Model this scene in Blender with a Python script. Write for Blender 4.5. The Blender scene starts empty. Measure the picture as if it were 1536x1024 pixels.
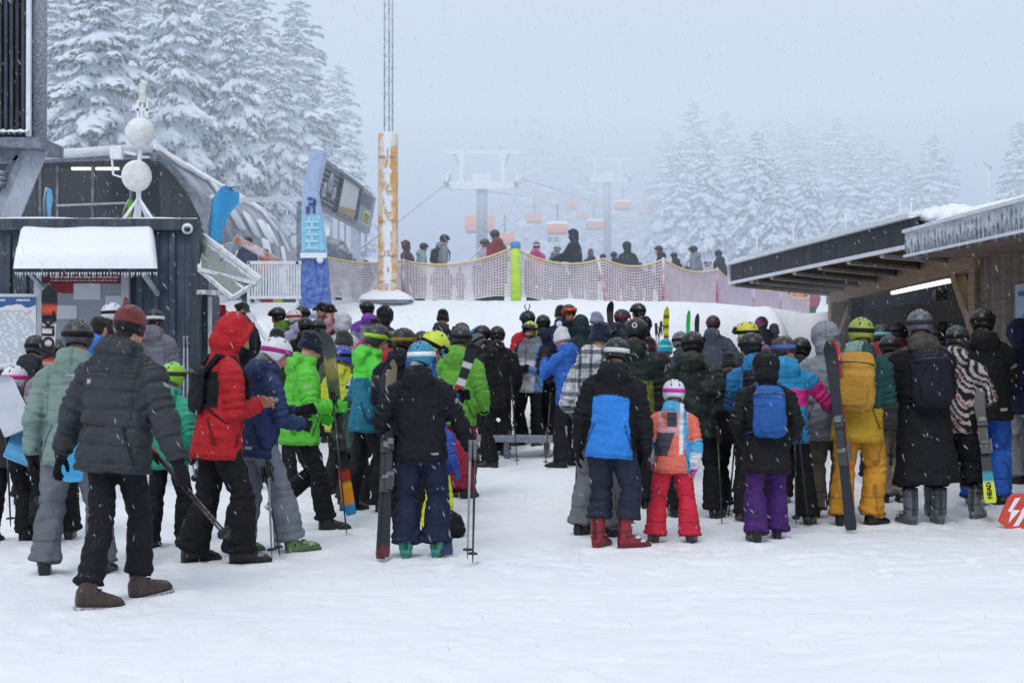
import bpy, math, random
import numpy as np
from mathutils import Vector, Matrix, noise as mnoise
rnd = random.Random(11)
PI = math.pi
scene = bpy.context.scene
COL = scene.collection

# ---------------------------------------------------------------- camera model (50 mm lens, eye 1.5 m above the snow)
F, CXP, HYP, EYE = 2133.33, 768.0, 530.0, 1.5
def sstep(t):
    t = min(1.0, max(0.0, t)); return t*t*(3-2*t)
def ground(x, y):
    """height of the snow surface"""
    P = 2.66 - 0.32*sstep((x-3.0)/6.0)
    y0 = 19.0 + 6.0*sstep((x-2.5)/2.8)
    z = P*sstep((y-y0)/(31.5-y0))
    if x > 5.6 and y < 31.5: z *= 1-sstep((x-5.6)/1.0)
    if y > 45: z += 0.066*(min(y, 330)-45)
    if y < 40 and x < -4.3:                       # flat apron under the ticket office and the station
        k = sstep((-4.3-x)/1.0)*(1-sstep((y-23.0)/6.0)); z = z*(1-k)
    return z
def at(px, py, Y):
    return Vector(((px-CXP)/F*Y, Y, EYE+(HYP-py)/F*Y))
def lin(h):
    """'#rrggbb' or (r,g,b) 0-255 -> linear rgb"""
    if isinstance(h, str):
        h = h.lstrip('#'); h = [int(h[i:i+2], 16) for i in (0, 2, 4)]
    o = []
    for v in h[:3]:
        v /= 255.0
        o.append(v/12.92 if v <= 0.04045 else ((v+0.055)/1.055)**2.4)
    return tuple(o)

# ---------------------------------------------------------------- materials
HAZE = lin((196, 208, 228))
def N(nt, t, **kw):
    n = nt.nodes.new(t)
    for k, v in kw.items():
        if k in ('operation', 'blend_type', 'data_type', 'noise_dimensions', 'attribute_name', 'attribute_type', 'wave_type', 'bands_direction', 'feature', 'interpolation_type', 'use_clamp'):
            setattr(n, k, v)
        else: n.inputs[k].default_value = v
    return n
def L(nt, a, b): nt.links.new(a, b)
def ramp(nt, fac, stops):
    r = nt.nodes.new('ShaderNodeValToRGB'); L(nt, fac, r.inputs[0])
    e = r.color_ramp.elements
    while len(e) < len(stops): e.new(0.5)
    for i, (p, c) in enumerate(stops):
        e[i].position = p
        e[i].color = (c, c, c, 1) if not isinstance(c, (tuple, list)) else (*c[:3], 1)
    return r.outputs[0]
def mth(nt, op, a, b=None):
    n = nt.nodes.new('ShaderNodeMath'); n.operation = op
    for i, v in enumerate((a, b)):
        if v is None: continue
        if isinstance(v, (int, float)): n.inputs[i].default_value = v
        else: L(nt, v, n.inputs[i])
    return n.outputs[0]
def mixc(nt, fac, a, b, mode='MIX'):
    n = nt.nodes.new('ShaderNodeMix'); n.data_type = 'RGBA'; n.blend_type = mode
    for i, v in ((0, fac), (6, a), (7, b)):
        if isinstance(v, (int, float)): n.inputs[i].default_value = v
        elif isinstance(v, (tuple, list)): n.inputs[i].default_value = (*v[:3], 1)
        else: L(nt, v, n.inputs[i])
    return n.outputs[2]
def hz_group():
    """haze painted into the surface: emission mixed in more with world Y and height"""
    g = bpy.data.node_groups.new('painted_haze', 'ShaderNodeTree')
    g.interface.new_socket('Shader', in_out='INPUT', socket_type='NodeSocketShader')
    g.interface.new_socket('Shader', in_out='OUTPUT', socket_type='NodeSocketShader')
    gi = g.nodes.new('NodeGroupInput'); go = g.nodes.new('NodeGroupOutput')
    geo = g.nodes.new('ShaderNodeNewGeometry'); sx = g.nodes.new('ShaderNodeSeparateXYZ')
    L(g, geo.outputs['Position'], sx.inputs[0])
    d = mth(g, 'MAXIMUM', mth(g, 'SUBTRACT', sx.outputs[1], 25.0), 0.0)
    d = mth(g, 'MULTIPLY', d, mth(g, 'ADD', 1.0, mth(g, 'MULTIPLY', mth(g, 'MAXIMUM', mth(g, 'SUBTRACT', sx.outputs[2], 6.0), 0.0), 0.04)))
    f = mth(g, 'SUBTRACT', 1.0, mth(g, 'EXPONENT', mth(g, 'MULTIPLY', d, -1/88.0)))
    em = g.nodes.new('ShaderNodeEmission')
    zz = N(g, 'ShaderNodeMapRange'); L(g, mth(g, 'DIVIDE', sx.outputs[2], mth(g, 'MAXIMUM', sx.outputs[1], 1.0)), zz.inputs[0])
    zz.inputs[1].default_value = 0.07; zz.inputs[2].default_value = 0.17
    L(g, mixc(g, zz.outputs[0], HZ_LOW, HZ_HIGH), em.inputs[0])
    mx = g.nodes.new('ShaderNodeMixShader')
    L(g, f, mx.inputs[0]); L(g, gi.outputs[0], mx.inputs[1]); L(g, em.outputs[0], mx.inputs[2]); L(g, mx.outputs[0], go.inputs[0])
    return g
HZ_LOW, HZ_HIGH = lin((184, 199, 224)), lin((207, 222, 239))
HAZE_PAINT = hz_group()
def newmat(name):
    m = bpy.data.materials.new(name); m.use_nodes = True
    nt = m.node_tree; nt.nodes.clear()
    return m, nt
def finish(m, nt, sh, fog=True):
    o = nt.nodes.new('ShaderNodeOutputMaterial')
    if fog:  # blend the painted haze glow over the surface shader
        g = nt.nodes.new('ShaderNodeGroup'); g.node_tree = HAZE_PAINT
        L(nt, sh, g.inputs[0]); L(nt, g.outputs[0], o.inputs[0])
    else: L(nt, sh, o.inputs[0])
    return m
def base_color(nt):
    a = nt.nodes.new('ShaderNodeAttribute'); a.attribute_name = 'Col'
    oi = nt.nodes.new('ShaderNodeObjectInfo')
    return mixc(nt, 1.0, a.outputs['Color'], oi.outputs['Color'], 'MULTIPLY')
def objco(nt, scale=(1, 1, 1)):
    t = nt.nodes.new('ShaderNodeTexCoord'); mp = nt.nodes.new('ShaderNodeMapping')
    mp.inputs['Scale'].default_value = scale
    L(nt, t.outputs['Object'], mp.inputs[0]); return mp.outputs[0]
def noise(nt, co, scale, detail=3.0, rough=0.5):
    n = N(nt, 'ShaderNodeTexNoise', Scale=scale, Detail=detail, Roughness=rough)
    if co is not None: L(nt, co, n.inputs['Vector'])
    return n.outputs[0]
def bump(nt, h, strength, dist=0.02, prev=None):
    b = N(nt, 'ShaderNodeBump', Strength=strength, Distance=dist); L(nt, h, b.inputs['Height'])
    if prev is not None: L(nt, prev, b.inputs['Normal'])
    return b.outputs[0]
def upness(nt):
    g = nt.nodes.new('ShaderNodeNewGeometry'); s = nt.nodes.new('ShaderNodeSeparateXYZ')
    L(nt, g.outputs['Normal'], s.inputs[0]); return s.outputs[2]
def surf(name, rough=0.6, spec=0.4, frost=0.0, frost_scale=9.0, bumps=(), vary=0.12, metal=0.0, sheen=0.0, sprinkle=0.35, coat=0.0, side_frost=0.0, tame=False, stretch=1.0):
    """painted / woven / moulded surface coloured by the mesh's own colour layer, with wear, creases and settled snow"""
    m, nt = newmat(name)
    c = base_color(nt); co = objco(nt)
    v = noise(nt, co, 5.0, 4.0)
    c = mixc(nt, 1.0, c, ramp(nt, v, [(0.25, 1-vary*1.3), (0.75, 1+vary*0.6)]), 'MULTIPLY')
    if tame:
        hs = N(nt, 'ShaderNodeHueSaturation', Saturation=0.97, Value=0.92); L(nt, c, hs.inputs['Color']); c = hs.outputs[0]
    up = upness(nt)
    if sprinkle:
        sp = mth(nt, 'MULTIPLY', ramp(nt, noise(nt, co, 70.0, 2.0), [(0.56, 0), (0.66, 1)]), ramp(nt, up, [(0.45, 0.06), (0.95, 1)]))
        c = mixc(nt, mth(nt, 'MULTIPLY', sp, sprinkle), c, (0.8, 0.83, 0.88))
    if frost:
        fr = mth(nt, 'ADD', mth(nt, 'MULTIPLY', ramp(nt, up, [(0.3, 0), (0.8, 1)]), 0.8), mth(nt, 'MULTIPLY', ramp(nt, noise(nt, objco(nt, (1, 1, stretch)), frost_scale, 6.0, 0.7), [(0.42, 0), (0.62, 1)]), side_frost))
        fr = mth(nt, 'MINIMUM', mth(nt, 'MULTIPLY', fr, frost), 1.0)
        c = mixc(nt, fr, c, (0.78, 0.82, 0.88))
    nrm = None
    for (sc, scale3, st, ds) in bumps:
        nrm = bump(nt, noise(nt, objco(nt, scale3), sc, 3.0), st, ds, nrm)
    b = N(nt, 'ShaderNodeBsdfPrincipled', Roughness=rough, Metallic=metal)
    b.inputs['Specular IOR Level'].default_value = spec
    b.inputs['Sheen Weight'].default_value = sheen
    b.inputs['Coat Weight'].default_value = coat
    L(nt, c, b.inputs['Base Color'])
    if nrm is not None: L(nt, nrm, b.inputs['Normal'])
    return finish(m, nt, b.outputs[0])
M = {}
M['cloth'] = surf('ski_wear_fabric', 0.8, 0.25, bumps=((3.2, (1.6, 1.6, 4.2), 0.7, 0.05), (11.0, (1, 1, 1.8), 0.35, 0.03), (150.0, (1, 1, 1), 0.12, 0.004)), sprinkle=0.17, vary=0.14, tame=True)
M['knit'] = surf('knitted_wool', 0.95, 0.1, bumps=((60.0, (1, 1, 2), 0.5, 0.01),), sheen=0.2)
M['plastic'] = surf('moulded_plastic', 0.38, 0.45, bumps=((9.0, (1, 1, 1), 0.05, 0.01),), sprinkle=0.45, vary=0.10, tame=True)
M['ski'] = surf('ski_topsheet', 0.3, 0.5, sprinkle=0.25, vary=0.15)
M['skin'] = surf('skin', 0.55, 0.35, sprinkle=0.0, vary=0.10, bumps=((60.0, (1, 1, 1), 0.08, 0.004),))
M['hair'] = surf('hair', 0.55, 0.4, sprinkle=0.3, bumps=((40.0, (4, 4, 0.6), 0.8, 0.02),))
M['paint'] = surf('frosted_painted_metal', 0.5, 0.4, frost=0.75, frost_scale=7.0, side_frost=0.25, sprinkle=0.3)
M['rime'] = surf('rime_covered_metal', 0.6, 0.3, frost=1.0, frost_scale=11.0, side_frost=0.9, bumps=((25.0, (1, 1, 1), 0.6, 0.03),))
M['rime_light'] = surf('lightly_rimed_padding', 0.65, 0.3, frost=1.0, frost_scale=2.6, side_frost=0.8, bumps=((9.0, (1, 1, 1), 0.4, 0.03),))
M['rime_soft'] = surf('softly_rimed_vinyl', 0.6, 0.3, frost=1.0, frost_scale=9.0, side_frost=0.24, sprinkle=0.3, bumps=((20.0, (1, 1, 1), 0.3, 0.02),))
M['rime_fine'] = surf('finely_rimed_steel', 0.6, 0.3, frost=1.0, frost_scale=55.0, side_frost=0.75, sprinkle=0.3, bumps=((60.0, (1, 1, 1), 0.5, 0.02),))
M['roofing'] = surf('wind_scoured_roofing', 0.6, 0.3, frost=0.36, frost_scale=1.6, side_frost=0.9, sprinkle=0.2, vary=0.2, bumps=((3.0, (1, 1, 1), 0.3, 0.05),))
M['print'] = surf('printed_panel', 0.55, 0.3, frost=0.25, sprinkle=0.1, vary=0.06)
M['dark'] = surf('dark_cladding', 0.55, 0.3, frost=0.35, frost_scale=11.0, side_frost=0.13, stretch=0.10, vary=0.25, sprinkle=0.3)
def wood_mat():
    m, nt = newmat('weathered_timber')
    c = base_color(nt)
    g = noise(nt, objco(nt, (14, 0.7, 14)), 2.2, 6.0, 0.65)
    c = mixc(nt, 1.0, c, ramp(nt, g, [(0.28, 0.55), (0.72, 1.25)]), 'MULTIPLY')
    c = mixc(nt, mth(nt, 'MULTIPLY', ramp(nt, noise(nt, objco(nt), 16.0, 5.0), [(0.58, 0), (0.75, 1)]), 0.35), c, (0.6, 0.62, 0.66))
    b = N(nt, 'ShaderNodeBsdfPrincipled', Roughness=0.8); L(nt, c, b.inputs['Base Color'])
    L(nt, bump(nt, g, 0.4, 0.01), b.inputs['Normal'])
    return finish(m, nt, b.outputs[0])
M['wood'] = wood_mat()
def snow_mat(name, big=True, trod=False):
    m, nt = newmat(name)
    t = nt.nodes.new('ShaderNodeNewGeometry'); P = t.outputs['Position']
    n1 = noise(nt, P, 0.55, 5.0, 0.55); n2 = noise(nt, P, 4.5, 6.0, 0.6); n3 = noise(nt, P, 38.0, 3.0, 0.6)
    c = mixc(nt, ramp(nt, n1, [(0.3, 0), (0.7, 1)]), (0.81, 0.845, 0.91), (0.87, 0.885, 0.925))
    if trod:
        c = mixc(nt, mth(nt, 'MULTIPLY', ramp(nt, n2, [(0.30, 1), (0.47, 0)]), 0.35), c, (0.73, 0.78, 0.88))
    nb = bump(nt, n1, 0.25, 0.2) if trod else None
    nb = bump(nt, n2, 0.35 if trod else 0.4, 0.07, nb)
    nb = bump(nt, n3, 0.35, 0.010, nb)
    b = N(nt, 'ShaderNodeBsdfPrincipled', Roughness=0.85)
    b.inputs['Specular IOR Level'].default_value = 0.15
    L(nt, c, b.inputs['Base Color']); L(nt, nb, b.inputs['Normal'])
    return finish(m, nt, b.outputs[0])
M['ground'] = snow_mat('trodden_snow', trod=True)
M['snow'] = snow_mat('settled_snow')
def emit_mat(name, col, s):
    m, nt = newmat(name); e = N(nt, 'ShaderNodeEmission', Strength=s); e.inputs[0].default_value = (*col, 1)
    return finish(m, nt, e.outputs[0], fog=False)
M['tube_light'] = emit_mat('lit_fluorescent_tube', (1.0, 0.97, 0.86), 2.2)
def glass_mat():
    m, nt = newmat('dark_window_glass')
    b = N(nt, 'ShaderNodeBsdfPrincipled', Roughness=0.12); b.inputs['Specular IOR Level'].default_value = 0.6
    c = base_color(nt); L(nt, c, b.inputs['Base Color'])
    return finish(m, nt, b.outputs[0])
M['glass'] = glass_mat()
def lens_mat():
    m, nt = newmat('goggle_lens')
    b = N(nt, 'ShaderNodeBsdfPrincipled', Roughness=0.08, Metallic=0.35); L(nt, base_color(nt), b.inputs['Base Color'])
    return finish(m, nt, b.outputs[0])
M['lens'] = lens_mat()

# ---------------------------------------------------------------- object helpers
def link(o, parent=None):
    COL.objects.link(o)
    if parent is not None: o.parent = parent
    return o
def tag(o, label=None, cat=None, group=None, kind=None):
    if label: o['label'] = label
    if cat: o['category'] = cat
    if group: o['group'] = group
    if kind: o['kind'] = kind
    return o
def empty(name, loc=(0, 0, 0), rz=0.0):
    o = bpy.data.objects.new(name, None); COL.objects.link(o)
    o.location = loc; o.rotation_euler = (0, 0, rz); o.empty_display_size = 0.1
    return o
def setcol(me, cols):
    """per-vertex linear colours -> 'Col' layer"""
    a = me.color_attributes.new('Col', 'FLOAT_COLOR', 'POINT') if 'Col' not in me.color_attributes else me.color_attributes['Col']
    arr = np.ones((len(me.vertices), 4), dtype=np.float32)
    arr[:, :3] = cols
    a.data.foreach_set('color', arr.ravel())
def mesh_from(name, V, Fc, cols=(1, 1, 1), smooth=True):
    me = bpy.data.meshes.new(name); me.from_pydata([tuple(v) for v in V], [], Fc); me.validate()
    setcol(me, np.array(cols, dtype=np.float32))
    if smooth: me.polygons.foreach_set('use_smooth', [True]*len(me.polygons))
    return me
def obj(name, me, mat, parent=None, color=None):
    o = bpy.data.objects.new(name, me); link(o, parent)
    if mat is not None and len(me.materials) == 0: me.materials.append(M[mat] if isinstance(mat, str) else mat)
    if color is not None: o.color = (*color[:3], 1)
    return o
def ortho(d):
    d = Vector(d).normalized()
    a = Vector((0, 0, 1)) if abs(d.z) < 0.95 else Vector((0, 1, 0))
    r = d.cross(a).normalized(); u = r.cross(d).normalized()
    return d, r, u
class MB:
    """collects boxes, bars, tubes and sheets and links them as one mesh object"""
    def __init__(s): s.V = []; s.F = []; s.C = []; s.S = []
    def add(s, V, Fc, c, smooth=False):
        k = len(s.V); s.V += [Vector(v) for v in V]; s.F += [tuple(i+k for i in f) for f in Fc]
        s.C += [tuple(c)]*len(V); s.S += [smooth]*len(Fc); return s
    def box(s, c, d, col=(1, 1, 1), rz=0.0, R=None):
        c = Vector(c); hx, hy, hz_ = d[0]/2, d[1]/2, d[2]/2
        R = R or Matrix.Rotation(rz, 3, 'Z')
        V = [c+R@Vector((x*hx, y*hy, z*hz_)) for z in (-1, 1) for y in (-1, 1) for x in (-1, 1)]
        return s.add(V, [(0, 2, 3, 1), (4, 5, 7, 6), (0, 1, 5, 4), (2, 6, 7, 3), (0, 4, 6, 2), (1, 3, 7, 5)], col)
    def bar(s, p, q, w, h, col=(1, 1, 1), up=None):
        p, q = Vector(p), Vector(q); d, r, u = ortho(q-p)
        if up is not None:
            r = d.cross(Vector(up)).normalized(); u = r.cross(d).normalized()
        V = [e+r*(a*w/2)+u*(b*h/2) for e in (p, q) for (a, b) in ((-1, -1), (1, -1), (1, 1), (-1, 1))]
        return s.add(V, [(0, 1, 2, 3), (7, 6, 5, 4), (0, 4, 5, 1), (1, 5, 6, 2), (2, 6, 7, 3), (3, 7, 4, 0)], col)
    def tube(s, pts, rad, n=10, col=(1, 1, 1), cap=True):
        pts = [Vector(p) for p in pts]
        if isinstance(rad, (int, float)): rad = [rad]*len(pts)
        V, Fc = [], []
        d0, r, u = ortho(pts[1]-pts[0])
        for i, p in enumerate(pts):
            d = (pts[min(i+1, len(pts)-1)]-pts[max(i-1, 0)]).normalized()
            r = (r-d*r.dot(d)).normalized(); u = r.cross(d)
            for k in range(n):
                a = 2*PI*k/n; V.append(p+(r*math.cos(a)+u*math.sin(a))*rad[i])
        for i in range(len(pts)-1):
            for k in range(n):
                Fc.append((i*n+k, i*n+(k+1) % n, (i+1)*n+(k+1) % n, (i+1)*n+k))
        if cap:
            Fc.append(tuple(range(n-1, -1, -1))); Fc.append(tuple((len(pts)-1)*n+k for k in range(n)))
        return s.add(V, Fc, col, True)
    def ball(s, c, r, col=(1, 1, 1), n=14, R=None):
        c = Vector(c)
        if isinstance(r, (int, float)): r = (r, r, r)
        R = R or Matrix.Identity(3)
        V = [c+R@Vector((0, 0, r[2]))]; m = n//2
        for i in range(1, m):
            f = PI*i/m
            for k in range(n):
                a = 2*PI*k/n
                V.append(c+R@Vector((r[0]*math.sin(f)*math.cos(a), r[1]*math.sin(f)*math.sin(a), r[2]*math.cos(f))))
        V.append(c+R@Vector((0, 0, -r[2]))); e = len(V)-1; Fc = []
        for k in range(n):
            Fc.append((0, 1+k, 1+(k+1) % n)); Fc.append((e, 1+(m-2)*n+(k+1) % n, 1+(m-2)*n+k))
        for i in range(m-2):
            for k in range(n):
                Fc.append((1+i*n+k, 1+(i+1)*n+k, 1+(i+1)*n+(k+1) % n, 1+i*n+(k+1) % n))
        return s.add(V, Fc, col, True)
    def quad(s, a, b, c, d, col=(1, 1, 1)): return s.add([a, b, c, d], [(0, 1, 2, 3)], col)
    def prism(s, P, d, col=(1, 1, 1)):
        """closed polygon P (list of points) pushed along vector d"""
        P = [Vector(p) for p in P]; d = Vector(d); n = len(P)
        V = P+[p+d for p in P]
        Fc = [tuple(range(n)), tuple(range(2*n-1, n-1, -1))]+[(i, i+n, (i+1) % n+n, (i+1) % n) for i in range(n)]
        return s.add(V, Fc, col)
    def mesh(s, name):
        me = bpy.data.meshes.new(name); me.from_pydata([tuple(v) for v in s.V], [], s.F)
        setcol(me, np.array(s.C, dtype=np.float32) if s.C else np.zeros((0, 3)))
        me.polygons.foreach_set('use_smooth', s.S); return me
    def build(s, name, mat, parent=None, bev=0.0, color=None, recalc=True):
        me = s.mesh(name)
        if recalc:
            import bmesh
            b = bmesh.new(); b.from_mesh(me); bmesh.ops.recalc_face_normals(b, faces=b.faces); b.to_mesh(me); b.free()
        o = obj(name, me, mat, parent, color)
        if bev:
            m = o.modifiers.new('edge', 'BEVEL'); m.width = bev; m.segments = 2; m.limit_method = 'ANGLE'; m.angle_limit = 0.7
        return o
def text_mesh(s, size, depth=0.002, bold=0.0, align='CENTER'):
    """lettering as a flat mesh in the XY plane"""
    cu = bpy.data.curves.new('lettering', 'FONT'); cu.body = s; cu.size = size; cu.extrude = depth; cu.offset = bold
    cu.align_x = align; cu.align_y = 'CENTER'
    o = bpy.data.objects.new('lettering', cu); COL.objects.link(o)
    bpy.context.view_layer.update()
    me = bpy.data.meshes.new_from_object(o.evaluated_get(bpy.context.evaluated_depsgraph_get()))
    bpy.data.objects.remove(o); bpy.data.curves.remove(cu)
    setcol(me, np.ones((len(me.vertices), 3), dtype=np.float32)); me.materials.clear()
    return me
def mat_from(o, r, u, n):
    """matrix with columns r, u, n at origin o"""
    m = Matrix((r, u, n)).transposed().to_4x4(); m.translation = o; return m
# ================================================================= people
def geo_loft(V, Fc, rings, n=14):
    """rings: (centre, x half-axis vector, y half-axis vector); closed ends"""
    k = len(V)
    for (c, ux, uy) in rings:
        for i in range(n):
            a = 2*PI*i/n; V.append(c+ux*math.cos(a)+uy*math.sin(a))
    m = len(rings)
    for j in range(m-1):
        for i in range(n):
            Fc.append((k+j*n+i, k+j*n+(i+1) % n, k+(j+1)*n+(i+1) % n, k+(j+1)*n+i))
    Fc.append(tuple(k+i for i in range(n-1, -1, -1))); Fc.append(tuple(k+(m-1)*n+i for i in range(n)))
def geo_tube(V, Fc, pts, rad, n=12, round_end=(True, True)):
    pts = [Vector(p) for p in pts]; rings = []
    d, r, u = ortho(pts[1]-pts[0])
    P, R_ = list(pts), list(rad)
    if round_end[0]:
        a = (P[0]-P[1]).normalized(); P = [P[0]+a*R_[0]*0.8, P[0]+a*R_[0]*0.5]+P; R_ = [R_[0]*0.45, R_[0]*0.8]+R_
    if round_end[1]:
        a = (P[-1]-P[-2]).normalized(); e = P[-1]; q = R_[-1]; P += [e+a*q*0.5, e+a*q*0.8]; R_ += [q*0.8, q*0.45]
    for i, p in enumerate(P):
        d = (P[min(i+1, len(P)-1)]-P[max(i-1, 0)]).normalized()
        r = (r-d*r.dot(d)).normalized(); u = d.cross(r)
        rings.append((p, r*R_[i], u*R_[i]))
    geo_loft(V, Fc, rings, n)
def geo_ball(V, Fc, c, r, R=None, n=14):
    if isinstance(r, (int, float)): r = (r, r, r)
    R = R or Matrix.Identity(3); c = Vector(c)
    rings = []
    m = max(6, n//2+1)
    for i in range(m+1):
        f = PI*(0.04+0.92*i/m)
        rings.append((c+R@Vector((0, 0, -r[2]*math.cos(f))), R@Vector((r[0]*math.sin(f), 0, 0)), R@Vector((0, r[1]*math.sin(f), 0))))
    geo_loft(V, Fc, rings, n)
def ik(a, b, l1, l2, pole):
    d = b-a; D = d.length
    mx = (l1+l2)*0.995
    if D > mx: b = a+d*(mx/D); d = b-a; D = mx
    c = (l1*l1-l2*l2+D*D)/(2*D); h = math.sqrt(max(l1*l1-c*c, 1e-6))
    dn = d/D; p = pole-dn*pole.dot(dn); p.normalize()
    return a+dn*c+p*h, b

CLOUD = bpy.data.textures.new('fabric_folds', 'CLOUDS'); CLOUD.noise_scale = 0.13; CLOUD.noise_depth = 2
CLOUD2 = bpy.data.textures.new('fabric_creases', 'CLOUDS'); CLOUD2.noise_scale = 0.055; CLOUD2.noise_depth = 1
QUEUE = []
def remesh(V, Fc, voxel, smooth, disp, cb):
    me = bpy.data.meshes.new('tmp'); me.from_pydata([tuple(v) for v in V], [], Fc)
    o = bpy.data.objects.new('tmp', me); COL.objects.link(o)
    m = o.modifiers.new('r', 'REMESH'); m.mode = 'VOXEL'; m.voxel_size = voxel
    if smooth:
        m = o.modifiers.new('s', 'SMOOTH'); m.factor = 0.5; m.iterations = smooth
    if disp:
        for tx, k in ((CLOUD, 1.0), (CLOUD2, 0.55)):
            m = o.modifiers.new('d', 'DISPLACE'); m.texture = tx; m.strength = disp*k; m.mid_level = 0.5; m.texture_coords = 'LOCAL'
    QUEUE.append((o, cb))
def flush():
    dg = bpy.context.evaluated_depsgraph_get(); dg.update()
    for o, cb in QUEUE:
        me = bpy.data.meshes.new_from_object(o.evaluated_get(dg))
        me.materials.clear()
        me.polygons.foreach_set('use_smooth', [True]*len(me.polygons))
        cb(me)
    for o, cb in QUEUE:
        t = o.data; bpy.data.objects.remove(o); bpy.data.meshes.remove(t)
    QUEUE.clear()
def verts(me):
    a = np.empty(len(me.vertices)*3, dtype=np.float32); me.vertices.foreach_get('co', a); return a.reshape(-1, 3)
def pn(p, f, seed=0.0):
    """cheap smooth pseudo noise on an (n,3) array, about -1..1"""
    x, y, z = p[:, 0]*f+seed, p[:, 1]*f+seed*1.7, p[:, 2]*f-seed
    return (np.sin(x*1.9+1.3*np.sin(y*1.7+z))+np.sin(y*2.3+1.7*np.sin(z*1.3-x))+np.sin(z*2.1+1.5*np.sin(x*1.1+y*.7)))/3

# ---- hands: fingers along +Z, thumb on +X, palm facing +Y
def hand_geo(V, Fc, Mx, curl, fr, thick, spread=1.0):
    def T(p): return Mx@Vector(p)
    R3 = Mx.to_3x3()
    sc = R3.col[0].length
    rings = []
    for z, w, t in ((-0.02, 0.026, 0.02), (0.0, 0.03, 0.021), (0.03, 0.04, 0.02), (0.07, 0.043, 0.017), (0.09, 0.04, 0.014)):
        rings.append((T((0, 0, z)), R3@Vector((w*thick, 0, 0)), R3@Vector((0, t*thick, 0))))
    geo_loft(V, Fc, rings, 12)
    for x, l in ((0.031, 0.070), (0.011, 0.080), (-0.011, 0.075), (-0.031, 0.058)):
        p = Vector((x*spread, 0, 0.085)); pts = [T(p)]; a = curl*0.35+rnd.uniform(-.05, .05); rr = [fr*sc]
        for seg, q in ((0.45, 1.0), (0.32, 0.92), (0.23, 0.82)):
            p = p+Vector((x*0.08*spread, math.sin(a)*seg*l, math.cos(a)*seg*l)); pts.append(T(p)); rr.append(fr*q*sc); a += curl*0.75
        geo_tube(V, Fc, pts, rr, 8)
    a = min(curl, 1.0)
    pts = [T((0.03, 0.0, 0.02)), T((0.055, 0.012+0.01*a, 0.045)), T((0.062-0.012*a, 0.022+0.028*a, 0.075)), T((0.062-0.03*a, 0.03+0.04*a, 0.098))]
    geo_tube(V, Fc, pts, [fr*1.35*sc, fr*1.25*sc, fr*1.1*sc, fr*0.9*sc], 8)
GLOVE = {}
def make_gloves():
    for nm, curl in (('relaxed', 0.55), ('grip', 1.35)):
        V, Fc = [], []
        hand_geo(V, Fc, Matrix.Identity(4), curl, 0.0135, 1.15, 1.12)
        geo_tube(V, Fc, [(0, 0, -0.075), (0, 0, -0.03), (0, 0, 0.0)], [0.056, 0.05, 0.04], 12, (False, True))
        def cb(me, nm=nm):
            p = verts(me); c = np.ones((len(p), 3)); c[(p[:, 2] < -0.035) & (p[:, 2] > -0.05)] = 0.45
            setcol(me, c); me.name = 'glove'; GLOVE[nm] = me
        remesh(V, Fc, 0.0065, 2, 0.0, cb)
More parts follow.
